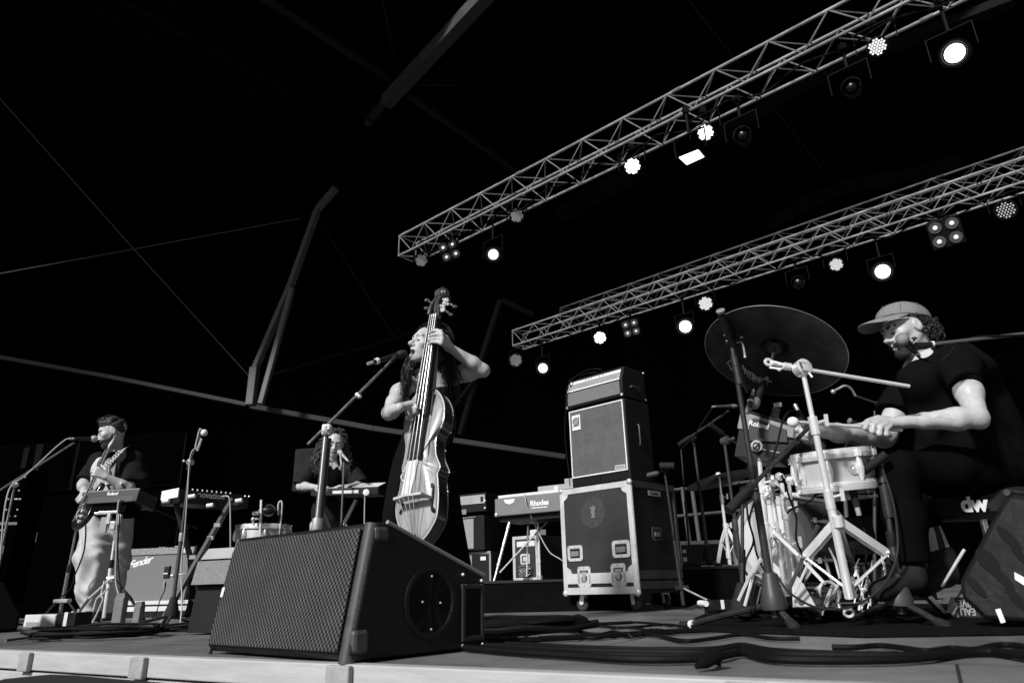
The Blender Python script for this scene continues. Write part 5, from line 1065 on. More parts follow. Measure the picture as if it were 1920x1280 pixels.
for i, (x0, y0, x1, y1, lab) in enumerate(((1392, 905, 1432, 1072, "thin black lead sagging over the left half of the bass drum head"), (1420, 900, 1398, 1090, "thin black lead dropping beside the chrome pad stand"), (1470, 890, 1512, 1092, "thin black lead winding down the chrome snare stand"), (1545, 920, 1478, 962, "short black lead bridging bass drum and chrome stands"), (1606, 950, 1640, 1130, "thin black lead hanging below the snare's clipped microphone"))):
    cord(lab, [W(x0 + (x1 - x0) * k / 5 + rg.uniform(-7, 7), y0 + (y1 - y0) * k / 5, 3.04 + rg.uniform(-.04, .04)) for k in range(6)], .0045)
# bass drum pedal cluster
t = thing("bass_drum_pedal", "chrome bass drum pedal with chain on the rug below the snare", "drum pedal", G(1560, 1150))
Yp = 3.3
for p, q, w in (((1519, 1065), (1547, 1095), .022), ((1523, 1066), (1506, 1092), .02), ((1528, 1106), (1541, 1095), .024)): MB().bar(W(*p, Yp), W(*q, Yp), w, .008).build("frame_bar", M_alu, t, sharp=0, bevel=.002)
for p in ((1628, 1010), (1645, 1140)): pass
MB().bar(W(1515, 1142, 3.15), W(1563, 1105, 3.4), .09, .012, up=(0, -.5, 1)).build("footboard", M_dgrey, t, sharp=0, bevel=.004)
b = MB(); b.cyl(W(1540, 1150, 3.15), W(1560, 1100, 3.35), .008).cyl(W(1550, 1135, 3.15), W(1572, 1096, 3.3), .006).cyl(W(1510, 1128, 3.2), W(1570, 1140, 3.3), .008).torus(W(1555, 1112, 3.3), (.2, -1, 0), .05, .007, 20, 6); b.build("linkage", M_chrome, t)
MB().tube([W(1575, 1085, 3.35), W(1566, 1050, 3.4), W(1552, 1020, 3.45)], .006, 7).build("beater_shaft", M_chrome, t); MB().ell(W(1551, 1015, 3.45), .03).build("beater", mat("beater_felt", .08, .9), t)
b = MB()
for k in range(16): b.torus(W(1655 + k * .9, 1045 + k * 5.6, 3.2), (1, 0, .2) if k % 2 else (0, 1, .2), .006, .002, 8, 4)
b.build("chain", M_steel, t)
b = MB(); rg = random.Random(9)
for k in range(22):
    x, y = rg.uniform(1604, 1640), rg.uniform(1045, 1135); p = W(x, y, 3.35); q2 = W(x + rg.uniform(-8, 8), y + rg.uniform(6, 22), 3.35); b.cyl(p, q2, rg.uniform(.003, .007), n=6)
    if k % 2: b.lathe([(.006, -.008), (.012, 0), (.006, .008)], p, (rg.uniform(-1, 1), -1, rg.uniform(-1, 1)), 8)
b.build("spring_bracket", M_chrome, t)
# second pedal's rod and foam block
a = W(1616, 1026, 3.45); t = thing("foam_block", "mottled grey foam block under the snare behind the chrome stand", "foam block", a); MB().box(a, (.105, .05, .062), Matrix.Rotation(.06, 3, 'Y')).build("foam", mat("foam_grey", .09, .95, var=.8, scale=45, bump=.9, bscale=90), t, sharp=0, bevel=.012)
MB().box(W(1612, 990, 3.47), (.12, .05, .11)).build("pad", mat("foam_dark", .02, .9), t, sharp=0, bevel=.01)

# ------------------------------------------------------------------ microphone stands round the kit
Y1 = 2.98; b0 = W(1455, 1160, Y1 + .02); t = stand("black cone-footed stand nearest the camera, tall pole left of the drum pad", b0, W(1372, 645, Y1), [G(1276, 1175), G(1496, 1184), G(1560, 1150)], mt=M_stand, r=.0135, hub=.09, hubr=.052, hubmat=mat("hub_grey", .035, .45, spec=.5), boom=(W(1353, 588, Y1 - .12), W(1402, 735, Y1 + .16)), joint=W(1371, 641, Y1), rb=.009, grip=.12)
MB().cyl(W(1376, 668, Y1), W(1387, 720, Y1), .017).build("tube_sleeve", M_stand, t); MB().tube([W(1376, 643, Y1), W(1391, 640, Y1 - .02), W(1394, 650, Y1 - .02), W(1397, 668, Y1 - .02)], .0045, 6).ell(W(1397, 669, Y1 - .02), .007).ell(W(1391, 633, Y1 - .02), .009).build("t_handle", M_steel, t)
MB().lathe([(.019, 0), (.02, .012), (.012, .014)], W(1352, 586, Y1 - .125), W(1353, 588, Y1 - .12) - W(1402, 735, Y1 + .16), 12).build("end_cap", mat("cap_grey", .2, .5), t)
MB().lathe([(.018, 0), (.018, .006)], W(1364, 625, Y1 - .03), W(1402, 735, Y1 + .16) - W(1353, 588, Y1 - .12), 12).build("grip_ring", M_white, t)
for f in (G(1276, 1175),): MB().cyl(lerp(W(1455, 1140, Y1), f, .84), lerp(W(1455, 1140, Y1), f, .88), .021).build("tape_band", M_tape, t)
Y2 = 3.0; t = stand("black cone-footed stand in front of the drummer's knee with a low boom to the snare", W(1692, 1155, Y2), W(1652, 868, Y2), [G(1585, 1166), G(1782, 1180), G(1640, 1150)], mt=M_stand, r=.0135, hub=.09, hubr=.055, hubmat=mat("hub_grey2", .05, .4, spec=.5), boom=(W(1662, 851, Y2 - .08), W(1600, 897, Y2 + .02)), joint=W(1640, 866, Y2), rb=.009, grip=.12)
MB().cyl(W(1653, 872, Y2), W(1656, 905, Y2), .016).cyl(W(1657, 910, Y2), W(1668, 970, Y2), .020).build("tube_sleeve", M_stand, t)
MB().torus(W(1592, 1148, 2.95), (.3, 1, .6), .018, .006, 12, 6).build("tape_band", M_tape, t)
cord("thick lead hanging in a loop down the stand at the drummer's knee", [W(1655, 880, 2.95), W(1672, 930, 2.93), W(1682, 990, 2.93), W(1682, 1040, 2.92), W(1665, 1085, 2.9), W(1630, 1120, 2.9), W(1585, 1140, 2.9), W(1530, 1138, 2.9), W(1480, 1110, 2.9), W(1455, 1075, 2.92)], .0048, mat("lead_grey", .02, .45))
Y3 = 3.45; t = stand("black stand behind the drum pad with a thick boom crossing up to the right", W(1392, 1130, Y3), W(1392, 930, Y3), [G(1350, 1145), G(1440, 1140), G(1395, 1126)], mt=M_stand, r=.010, hub=.05, boom=(W(1366, 957, 2.85), W(1522, 795, 3.05)), joint=W(1400, 921, 2.9), rb=.010, grip=.17)
t = stand("thin black pole stand with a short grip left of the bass drum", W(1394, 1100, 3.75), W(1359, 832, 3.75), [G(1370, 1130), G(1420, 1130), G(1396, 1122)], mt=mat("stand_soft", .03, .4), r=.010, hub=.05, boom=(W(1330, 795, 3.7), W(1390, 838, 3.8)), joint=W(1360, 826, 3.75), grip=.10, clutch=M_dgrey)
t = stand("slim stand with a long thin boom reaching up to the drum pad's corner", W(1329, 1055, 6.5), W(1301, 830, 6.5), [W(1305, 1062, 6.4), W(1352, 1062, 6.4), W(1330, 1055, 6.7)], mt=mat("stand_soft2", .05, .4, metal=.3), r=.014, hub=.03, boom=(W(1272, 834, 6.45), W(1366, 770, 6.6)), joint=W(1299, 823, 6.5), grip=.16, rb=.010)
mic("slim pencil microphone pointing right above the drum pad's left corner", W(1341, 762, 6.5), W(1378, 761, 6.55), .018, .019, mt=M_dgrey)
cord("thin lead sloping from the pencil microphone to the slim stand", [W(1341, 762, 6.5), W(1332, 770, 6.5), W(1312, 800, 6.46), W(1300, 818, 6.45), W(1277, 842, 6.4)], .007)
t = stand("plain dark pole stand in front of the guard rail", W(1295, 1060, 6.6), W(1277, 842, 6.6), [W(1280, 1063, 6.6), W(1310, 1063, 6.6)], mt=mat("stand_dim", .02), r=.009, hub=.0)
# kit microphones
mic("black microphone with white label clipped beside the snare", W(1607, 950, 3.02), W(1585, 868, 3.0), .021, .014, mt=M_rubber)
b = W(1590, 862, 3.0); MB_ = thing("mic_label", "small white printed label wrapped round the snare's clipped microphone", "label", b); MB().lathe([(.0225, -.02), (.0235, -.018), (.0235, .018), (.0225, .02)], W(1590, 866, 3.0), W(1585, 868 - 20, 3.0) - W(1607, 950, 3.02), 14).build("sleeve", M_tape, MB_)
cord("lead arching over the snare rim from the clipped microphone", [W(1583, 858, 3.0), W(1584, 840, 3.0), W(1592, 829, 3.0), W(1604, 830, 3.0), W(1614, 842, 3.0), W(1619, 868, 3.0), W(1622, 890, 3.0)], .006)
mic("black microphone pointing down at the drum pad from the boom, below the cymbal", W(1434, 716, 3.16), W(1414, 758, 3.1), .020, .024, mt=M_rubber)
mic("grey-banded microphone hanging over the drum pad, below the cymbal print", W(1410, 742, 3.1), W(1402, 772, 3.08), .014, .012, mt=M_dgrey, ring=.3)
mic("small black microphone clipped near the mallet head", W(1496, 770, 3.08), W(1508, 796, 3.06), .018, .015, mt=M_rubber)
cord("thin lead bending from the small clipped microphone down past the pad", [W(1498, 775, 3.05), W(1488, 769, 3.05), W(1476, 775, 3.04), W(1466, 795, 3.02), W(1458, 830, 3.02), W(1447, 862, 3.0)], .005)
t = stand("far dark boom stand with a bent gooseneck microphone behind the drummer's arm", W(1640, 1090, 4.6), W(1640, 770, 4.6), [W(1620, 1060, 4.6), W(1660, 1060, 4.6)], mt=mat("stand_dim3", .04, .4), hub=0, r=.009, boom=(W(1604, 742, 4.55), W(1668, 764, 4.6)), joint=W(1648, 757, 4.6))
MB().tube([W(1604, 742, 4.55), W(1595, 728, 4.52), W(1584, 723, 4.5), W(1573, 728, 4.5), W(1563, 733, 4.48)], .008, 7, sm=4).ell(W(1562, 734, 4.48), .016).build("gooseneck", M_steel, t)
mic("dark microphone just left of the drummer's fists, in shadow", W(1612, 795, 3.9), W(1592, 789, 3.9), .016, .02, mt=M_plastic)
# drummer's vocal microphone on a boom from the right
t = stand("boom stand outside the right edge carrying the drummer's vocal microphone", W(2010, 1170, 2.8), W(2000, 612, 2.85), [V(2.6, 2.5, .012), V(1.95, 2.7, .012), V(2.4, 3.2, .012)], mt=mat("boom_grey", .11, .38, metal=.3), r=.0125, hub=.06, boom=(W(2040, 612, 2.85), W(1748, 645, 2.88)), joint=W(2000, 616, 2.85), rb=.008)
MB().tube([W(1750, 645, 2.88), W(1735, 648, 2.88), W(1718, 649, 2.87)], [.012, .016, .018], 10).build("mic_clip", M_plastic, t); MB().cyl(W(1746, 645, 2.88), W(1750, 645, 2.88), .014).build("clip_band", M_white, t)
mic("black vocal microphone with silver ball grille before the drummer's jaw", W(1716, 660, 2.92), W(1691, 635, 2.84), .019, .028, bm=mat("silver_grille", .24, .5, metal=.3, bump=.6, bscale=900))
cord("black lead looping below the drummer's vocal microphone", [W(1719, 664, 2.93), W(1726, 672, 2.93), W(1745, 678, 2.92), W(1765, 676, 2.92), W(1782, 663, 2.9), W(1796, 645, 2.88), W(1830, 632, 2.87), W(1872, 630, 2.86), W(1930, 628, 2.86)], .0055)

# drummer's throne, carton, rail, rear case
tc_ = W(1830, 922, 3.42); t = thing("drum_throne", "black drum throne with white letters on its seat edge", "stool", V(tc_.x, tc_.y, 0))
MB().lathe([(.02, -.13), (.20, -.125), (.225, -.11), (.23, -.02), (.215, -.002), (.15, .0), (.01, .0)], tc_, (0, 0, 1), 40).build("seat", mat("throne_vinyl", .010, .55, spec=.3), t)
p = W(1826, 945, 3.18); text("seat_letters", "dw", p, (1, -.06, 0), (.0, 0, 1), .098, M_white, t, bold=.004, spacing=.92)
MB().cyl(tc_ + V(0, 0, -.13), V(tc_.x, tc_.y, .10), .016).build("post", M_chrome, t)
for k in range(3):
    a = R_(195 + 120 * k); f = V(tc_.x + .33 * math.cos(a), tc_.y + .33 * math.sin(a), .015); L_ = MB().bar(V(tc_.x, tc_.y, .33), f, .024, .01).build("leg", M_chrome, t, sharp=0); MB().ell(f, .02).build("rubber_foot", M_rubber, L_)
MB().cyl(W(1808, 1030, 3.2), W(1765, 1100, 3.2), .007).build("brace_rod", M_chrome, t)
t, L, H = box_px("water_carton", "cardboard water carton with upside-down pale lettering near the right wedge", "carton", (1796, 1150), (1836, 1152), 3.35, 3.25, .16, .085, mat("carton_dark", .03, .7, var=.2), "carton", .003, z0=.014)
M4 = ROOT[t.name]; X3 = M4.to_3x3()
for wd_, z in (("EAU", .026), ("VIVE", .060)): text("carton_lettering", wd_, M4 @ V(L * .52, -.002, z), X3 @ V(-1, 0, 0), X3 @ V(0, 0, -1), .042, mat("letter_grey", .35, .7), t, bold=.001)
LB().prism([(0, 0), (-.07, 0), (-.02, .085), (0, .085)], (0, 0, 0), (1, 0, 0), (0, 0, 1), (0, 1, 0), 0, .01).build("torn_flap", M_tape, t, sharp=0, local=True)
t = thing("guard_rail", "grey tubular guard rail at the back of the stage behind the drums", "railing", W(1300, 1000, 8.0))
M_rail = mat("rail_grey", .09, .5, metal=.2, var=.2)
def ry_(x, y): return W(x, y, 8.0 + .0012 * (x - 1300))
for p, q in (((1279, 913), (1293, 1018)), ((1297, 912), (1312, 1018)), ((1190, 920), (1200, 1018)), ((1900, 822), (1915, 1000)), ((1580, 880), (1590, 1000))): MB().cyl(ry_(*p), ry_(*q), .024).build("post", M_rail, t)
for p, q in (((1190, 924), (1345, 911)), ((1345, 911), (1640, 868)), ((1640, 868), (1990, 822)), ((1195, 974), (1362, 959)), ((1362, 959), (1640, 930)), ((1640, 930), (1990, 890))): MB().cyl(ry_(*p), ry_(*q), .018).build("rail", M_rail, t)
t, L, a = boxthing("flight_case", "long low flight case with pale edges on the riser behind the drums", "flight case", (1274, 1064), (1384, 1060), 6.95, 6.9, z0=.325)
H = .25; LB().span((0, .004, 0), (L, .45, H)).build("body", M_lam, t, sharp=0, local=True)
b = LB()
for p, q in (((-.004, 0, 0), (.035, .0038, H)), ((L - .035, 0, 0), (L + .004, .0038, H)), ((.0355, 0, H - .035), (L - .0355, .0038, H)), ((.0355, 0, 0), (L - .0355, .0038, .02))): b.span(p, q)
b.build("edge_strip", M_extr, t, sharp=0, bevel=.002, local=True)
LB().span((.045, .001, .06), (.08, .0037, .1)).span((.045, .001, .14), (.08, .0037, .17)).build("catch", M_white, t, sharp=0, local=True)

# ================================================================== CABLES ON THE FLOOR
def fl(x, y, z=.012): return G(x, y, z)
def floorcable(label, pts, r=.006, mt=M_cable, sm=6): return cord(label, [fl(x, y, r + .004) for x, y in pts], r, mt, sm=sm, name="floor_cable")
def coil(label, cx, cy, rx, ry, n, r, seed, jit=.06):
    rg = random.Random(seed); c = G(cx, cy); pts = []
    for k in range(n * 14):
        a = k / 14 * 6.283; f = 1 + rg.uniform(-jit, jit) + .10 * math.sin(k * .13 + seed)
        pts.append(c + V(math.cos(a) * rx * f, math.sin(a) * ry * f, r + .004 + .010 * (k // 14) * .6 + rg.uniform(0, .012) + .02 * max(0, math.sin(k * .21 + seed))))
    return cord(label, pts, r, M_cable, sm=3, name="cable_coil")
coil("flattened coil of black cable on the floor left of the big wedge", 180, 1197, .30, .17, 5, .0065, 1, .16)
coil("smaller coil of black cable beside the keyboard amplifier's foot", 330, 1188, .16, .10, 4, .006, 5, .18)
coil("heap of looped black cable right behind the big wedge", 960, 1192, .30, .16, 6, .012, 2, .12)
coil("knot of thin leads under the first cone-footed stand", 1420, 1160, .22, .16, 5, .006, 3, .2)
coil("loop of black cable on the rug under the second cone-footed stand", 1560, 1165, .20, .12, 4, .006, 7, .15)
floorcable("long pale lead lying in front of the guitarist's tripod", [(10, 1200), (80, 1192), (160, 1190), (240, 1186), (330, 1180), (400, 1182)], .007, mat("lead_pale", .12, .5))
floorcable("black lead running from the white pedal across to the keyboard amplifier", [(40, 1186), (110, 1194), (190, 1183), (260, 1180), (330, 1176), (360, 1180)], .007)
floorcable("thin black lead crossing the floor near the flight case castors", [(900, 1166), (980, 1170), (1060, 1165), (1120, 1168), (1190, 1166), (1260, 1172)], .006)
floorcable("short black lead with a sharp bend right of the flight case", [(1142, 1170), (1150, 1176), (1200, 1174), (1250, 1170), (1290, 1176)], .006)
floorcable("straight dark cable on the floor between wedge and flight case", [(900, 1172), (1000, 1168), (1090, 1170), (1185, 1166)], .008)
b = random.Random(8)
for i, (dy, r, lab) in enumerate(((0, .007, "thick black cable across the front right floor, uppermost of the bundle"), (6, .009, "thick black cable across the front right floor, second of the bundle"), (12, .006, "thick black cable across the front right floor, third of the bundle"), (17, .010, "thick black cable across the front right floor, lowest of the bundle"))):
    floorcable(lab, [(870, 1203 + dy * .6), (960, 1206 + dy * .9), (1080, 1212 + dy), (1200, 1217 + dy + b.uniform(-2, 2)), (1330, 1216 + dy * 1.0), (1390, 1208 + dy * .9), (1450, 1218 + dy), (1580, 1222 + dy + b.uniform(-2, 2)), (1720, 1226 + dy * .8 - i * 2), (1840, 1222 + dy * .9 - i * 6), (1960, 1220 + dy)], r)
floorcable("black cable bending from the rug towards the big wedge", [(1330, 1180), (1240, 1184), (1150, 1190), (1060, 1195), (960, 1200), (905, 1196)], .010)
b = random.Random(12)
for i, (y0, x0, x1, r, lab) in enumerate(((1178, 905, 1330, .006, "thin black lead wandering over the floor between wedge and drum rug"), (1186, 930, 1260, .008, "black cable snaking just in front of the flight case's floor leads"), (1194, 1010, 1500, .007, "black cable skirting the front edge of the drum rug"), (1216, 1560, 1960, .008, "black cable rising behind the thick bundle at the lower right"))):
    n_ = 9; floorcable(lab, [(x0 + (x1 - x0) * k / n_, y0 + b.uniform(-5, 5) + 3 * math.sin(k * 1.1 + i)) for k in range(n_ + 1)], r)
a = G(1320, 1238); t = thing("cable_tie", "dark frayed tie hanging off the front cable bundle", "cable tie", a); MB().tube([fl(1345, 1228, .03), fl(1325, 1240, .02), fl(1305, 1249, .012)], [.016, .014, .006], 8).build("strap", M_cable, t); MB().tube([fl(1335, 1234, .02), fl(1350, 1246, .01)], [.01, .004], 6).build("loose_end", M_cable, t)
# ================================================================== PEOPLE
M_white_tee = mat("white_tshirt", .50, .9, spec=.1, bump=.2, bscale=60)
M_lip = mat("lip", .13, .4, spec=.4); M_brow = mat("brow_hair", .02, .7); M_mouth = mat("mouth_inside", .006, .6); M_nail = mat("nail", .5, .3)
def basis(fwd, up=(0, 0, 1)):
    f = Vector(fwd).normalized(); u = Vector(up); u = (u - f * u.dot(f)).normalized(); r = f.cross(u); return np.array([[r[i], f[i], u[i]] for i in range(3)])
class Head:
    def __init__(s, c, fwd, up, h): s.c = np.array(c); s.R = basis(fwd, up); s.h = h
    def __call__(s, x, y, z): return s.c + s.R @ np.array((x, y, z)) * s.h
    def V(s, x, y, z): return Vector(s(x, y, z))
    def M3(s): return Matrix([list(r) for r in s.R])
    def put(s, S, mouth=0.0, neck=None, nr=.058, lids=.07, inflate=0.0, face=True):
        h = s.h; R = s.R; e = inflate
        def el(c, r, k=.03, sub=False): S.ell(s(*c), [(q + e) * h for q in r], R, k * h, sub)
        def cp(a, b, ra, rb=None, k=.03, sub=False): S.cap(s(*a), s(*b), (ra + e) * h, ((ra if rb is None else rb) + e) * h, k * h, sub)
        el((0, -.05, .15), (.325, .42, .345)); el((0, .06, -.05), (.27, .33, .34), .12); el((0, .14, -.22), (.205, .24, .24), .10)
        el((0, .275, -.41), (.085, .075, .075), .10)
        for sx in (-1, 1):
            cp((.235 * sx, -.03, -.17), (.07 * sx, .24, -.42), .045, .05, .10); el((.19 * sx, .25, -.07), (.10, .09, .08), .10)
        cp((-.15, .335, .115), (.15, .335, .115), .05, k=.09)
        if face:
            for sx in (-1, 1): el((.145 * sx, .41, .015), (.095, .085, .065), .06, True)
            for sx in (-1, 1): el((.14 * sx, .295, .005), (.085, .085, .078), .02)
            for sx in (-1, 1): cp((.07 * sx, .352, .045), (.215 * sx, .30, .035), .022, .016, .03)
            cp((0, .365, .06), (0, .468, -.115), .030, .046, .05); el((0, .470, -.125), (.05, .055, .045), .03)
            for sx in (-1, 1): el((.055 * sx, .40, -.145), (.038, .05, .034), .025); el((.028 * sx, .435, -.172), (.014, .018, .012), .01, True)
            cp((0, .385, -.18), (0, .375, -.235), .016, .02, .03)
            z = -.262; o = mouth
            cp((-.085, .335, z + .012), (0, .385, z + .02), .026, .033, .03); cp((0, .385, z + .02), (.085, .335, z + .012), .033, .026, .03)
            cp((-.075, .325, z - .045 - o), (0, .37, z - .05 - o), .026, .036, .03); cp((0, .37, z - .05 - o), (.075, .325, z - .045 - o), .036, .026, .03)
            el((0, .37, z - .014 - o * .5), (.075 + o * .2, .10, .012 + o * .55), .015, True)
        for sx in (-1, 1):
            S.ell(s(.325 * sx, -.03, .0), [.035 * h, .085 * h, .13 * h], R, .02 * h); S.ell(s(.36 * sx, -.015, .015), [.022 * h, .05 * h, .085 * h], R, .02 * h, True)
        if neck is not None: S.cap(s(0, -.10, -.16), neck, nr, nr * 1.08, .03)
    def bits(s, t, brow=.013, open_eye=False, mouth=0.0, lips=True, lidz=-.018):
        h = s.h
        for sx in (-1, 1):
            MB().tube([s.V(.055 * sx, .385, .098), s.V(.13 * sx, .375, .125), s.V(.225 * sx, .315, .10)], [brow * .7 * h / .25, brow * h / .25 * .5, brow * .4 * h / .25], 6, sm=4).build("eyebrow", M_brow, t)
            MB().tube([s.V(.075 * sx, .358, lidz + .006), s.V(.135 * sx, .382, lidz - .008), s.V(.205 * sx, .335, lidz + .004)], .0030 * h / .25, 6, sm=4).build("eyelashes", M_brow, t)
        if lips:
            z = -.262; o = mouth
            for nm, q in (("lip_upper", [(-.09, .338, z + .002), (-.035, .388, z + .012), (0, .398, z + .006), (.035, .388, z + .012), (.09, .338, z + .002)]), ("lip_lower", [(-.08, .33, z - .035 - o), (-.03, .378, z - .05 - o), (0, .384, z - .053 - o), (.03, .378, z - .05 - o), (.08, .33, z - .035 - o)])):
                MB().tube([s.V(*k) for k in q], [.006 * h / .25, .020 * h, .006 * h / .25], 8, sm=4).build(nm, M_lip, t)
        if mouth > .02: MB().ell(s.V(0, .335, -.276 - mouth * .5), (.07 * h, .03 * h, (.01 + mouth * .5) * h), s.M3(), 12, 8).build("mouth_cavity", M_mouth, t)
def hand(S, wrist, fdir, back, curls, sc=1.0, flip=1, thumb=((.5, .75, -.3), (.8, .3, -.5)), spread=.0, k=.008):
    "palm, four fingers bent by curls (degrees per joint) and a thumb from the side of the palm"
    f = Vector(fdir).normalized(); b = Vector(back); b = (b - f * b.dot(f)).normalized(); sd = f.cross(b) * flip; w = Vector(wrist)
    kn = []
    for i, (o, L) in enumerate(((.031, .088), (.011, .094), (-.010, .090), (-.029, .080))):
        p = w + (f * L + sd * o) * sc; kn.append(p); S.cap(w + (f * .012 + sd * o * .55) * sc, p, .0155 * sc, .0125 * sc, .014)
    for i, (L, r) in enumerate(((.072, .0100), (.080, .0103), (.074, .0098), (.058, .0086))):
        p = kn[i]; a = 0; d0 = (f + sd * spread * (1.5 - i)).normalized(); cu = curls[i] if isinstance(curls[0], (tuple, list)) else curls
        for j, (q, rr) in enumerate(((.45, 1.0), (.31, .93), (.24, .85))):
            a += R_(cu[j]); d = d0 * math.cos(a) - b * math.sin(a); e = p + d * L * q * sc; S.cap(p, e, r * rr * sc, r * rr * .93 * sc, .004); p = e
    p = w + (f * .022 + sd * .024 - b * .004) * sc; rr = .0145
    for (x, y, z), L in zip(thumb + (thumb[-1],), (.045, .034, .026)):
        d = (f * x + sd * y + b * z).normalized(); e = p + d * L * sc; S.cap(p, e, rr * sc, rr * .82 * sc, .010); p = e; rr *= .82
def limb(S, pts, rs, k=.02, bulge=None):
    for i in range(len(pts) - 1): S.cap(pts[i], pts[i + 1], rs[i], rs[i + 1], k)
def body_build(name, sdfs, mt, parent):
    vs, fs, n = [], [], 0
    for S in sdfs:
        v, f = S.mesh(); 
        acc = np.zeros_like(v); cnt = np.zeros(len(v))
        for a, b in ((0, 1), (1, 2), (2, 3), (3, 0)):
            np.add.at(acc, f[:, a], v[f[:, b]]); np.add.at(cnt, f[:, a], 1); np.add.at(acc, f[:, b], v[f[:, a]]); np.add.at(cnt, f[:, b], 1)
        v = v * .5 + .5 * acc / np.maximum(cnt, 1)[:, None]
        vs.append(v); fs.append(f + n); n += len(v)
    return np_build(name, np.concatenate(vs), np.concatenate(fs), mt, parent)
def bounds(pts, m):
    a = np.array([list(p) for p in pts]); return a.min(0) - m, a.max(0) + m
def strands(name, t, mt, roots_paths, r=.0035, curl=.012, freq=9, n=18, seed=0):
    rg = random.Random(seed); b = MB()
    for P in roots_paths:
        Q = smoothpts(P, n // max(1, len(P) - 1)); ph = rg.uniform(0, 6.28); fq = freq * rg.uniform(.7, 1.3); cr = curl * rg.uniform(.5, 1.3); fr = b.ring_frames(Q); out = []
        for i, (p, (x, y)) in enumerate(zip(Q, fr)):
            u = i / (len(Q) - 1); a = ph + fq * u * 3.2; g = min(1, u * 3); out.append(p + (x * math.cos(a) + y * math.sin(a)) * cr * g)
        b.tube(out, [r, r * 1.1, r * .9, r * .25], 4)
    return b.build(name, mt, t, sharp=0) if False else b.build(name, mt, t, sharp=80)

# ------------------------------------------------------------------ drummer
dr = thing("person", "man in grey cap and black T-shirt seated at the drums, holding a mallet", "person", W(1840, 1160, 3.4))
H = Head(W(1699, 620, 3.3), (-.97, -.06, -.20), (-.14, 0, 1), .265)
nb = W(1738, 690, 3.34); shN, elN, wrN = W(1802, 692, 3.12), W(1833, 783, 2.97), W(1690, 791, 2.99); shF, elF, wrF = W(1710, 715, 3.55), W(1658, 818, 3.50), W(1533, 808, 3.22)
pel = W(1842, 885, 3.42)
knN, anN = W(1680, 884, 3.04), W(1708, 1050, 3.06); knF, anF = W(1690, 893, 3.52), W(1752, 1018, 3.46)
lo, hi = bounds([H(0, .5, .5), H(0, -.5, .5), H(0, .3, -.5), shN, elN, wrN, shF, elF, wrF, W(1490, 800, 3.15), W(1620, 800, 2.95)], .11)
S = SDF(lo, hi, .0045); H.put(S, 0, nb, .060); S.cap(nb, W(1734, 706, 3.30), .050, .045, .04)
limb(S, [shN, lerp(shN, elN, .5), elN], [.062, .055, .042], .03); limb(S, [elN, lerp(elN, wrN, .28), lerp(elN, wrN, .7), wrN], [.043, .050, .034, .025], .02)
S.cap(elN, elN + V(.008, 0, -.012), .038, .032, .02)
limb(S, [shF, elF], [.072, .052], .03); limb(S, [elF, lerp(elF, wrF, .3), lerp(elF, wrF, .72), wrF], [.052, .057, .042, .030], .03)
S.cap(shN, shF, .075, .075, .05)
S.cap(wrN, W(1652, 794, 2.97), .028, .034, .02, flat=((.1, -.6, .8), .8))
def fist(S, rows, r0):
    for k, row in enumerate(rows):
        q = [W(*p) for p in row]
        for i in range(len(q) - 1): S.cap(q[i], q[i + 1], r0 * (1 - .05 * i - .05 * (k == 3)), r0 * (.95 - .05 * i - .05 * (k == 3)), .003)
fist(S, (((1648, 789, 2.96), (1627, 792, 2.93), (1622, 802, 2.915), (1632, 809, 2.94)), ((1655, 791, 2.955), (1638, 797, 2.915), (1636, 809, 2.91), (1645, 814, 2.94)), ((1663, 794, 2.95), (1650, 802, 2.91), (1649, 813, 2.91), (1657, 816, 2.94)), ((1670, 797, 2.95), (1661, 806, 2.92), (1662, 814, 2.92), (1669, 816, 2.945)), ((1668, 785, 3.0), (1646, 783, 2.99), (1627, 789, 2.965), (1618, 795, 2.95))), .0125)
S.cap(wrF, W(1512, 803, 3.16), .030, .034, .02)
fist(S, (((1514, 796, 3.13), (1500, 797, 3.11), (1494, 805, 3.10), (1502, 812, 3.12)), ((1516, 799, 3.12), (1506, 803, 3.09), (1504, 812, 3.09), (1512, 817, 3.11)), ((1520, 802, 3.12), (1514, 808, 3.08), (1513, 816, 3.08), (1520, 820, 3.1)), ((1525, 806, 3.12), (1521, 812, 3.09), (1521, 819, 3.09), (1527, 822, 3.1))), .012)
S2 = SDF(*bounds([shN, shF, pel, knN, anN, knF, anF], .22), .012); S2.cap(lerp(shN, shF, .5), pel, .15, .15, .06); limb(S2, [pel, knN, anN], [.11, .07, .045]); limb(S2, [pel, knF, anF], [.11, .07, .045])
vd = V(-.15, -.85, .5).normalized()
for ts, dz in ((((.22, .040), (.42, .041), (.62, .034), (.82, .026), (.98, .024)), .0), (((.35, .044), (.55, .038), (.75, .030)), -.018)):
    P = [lerp(elN, wrN, t_) + (vd + V(0, 0, dz * 25 + .25 * math.sin(t_ * 14))).normalized() * (q_ + .0005) for t_, q_ in ts]
    for i in range(len(P) - 1): S.cap(P[i], P[i + 1], .0042, .0038, .006)
S.noise(.0008, 75, 14); body_build("body", [S, S2], M_skin, dr)
H.bits(dr, brow=.014, lips=True, lidz=-.022)
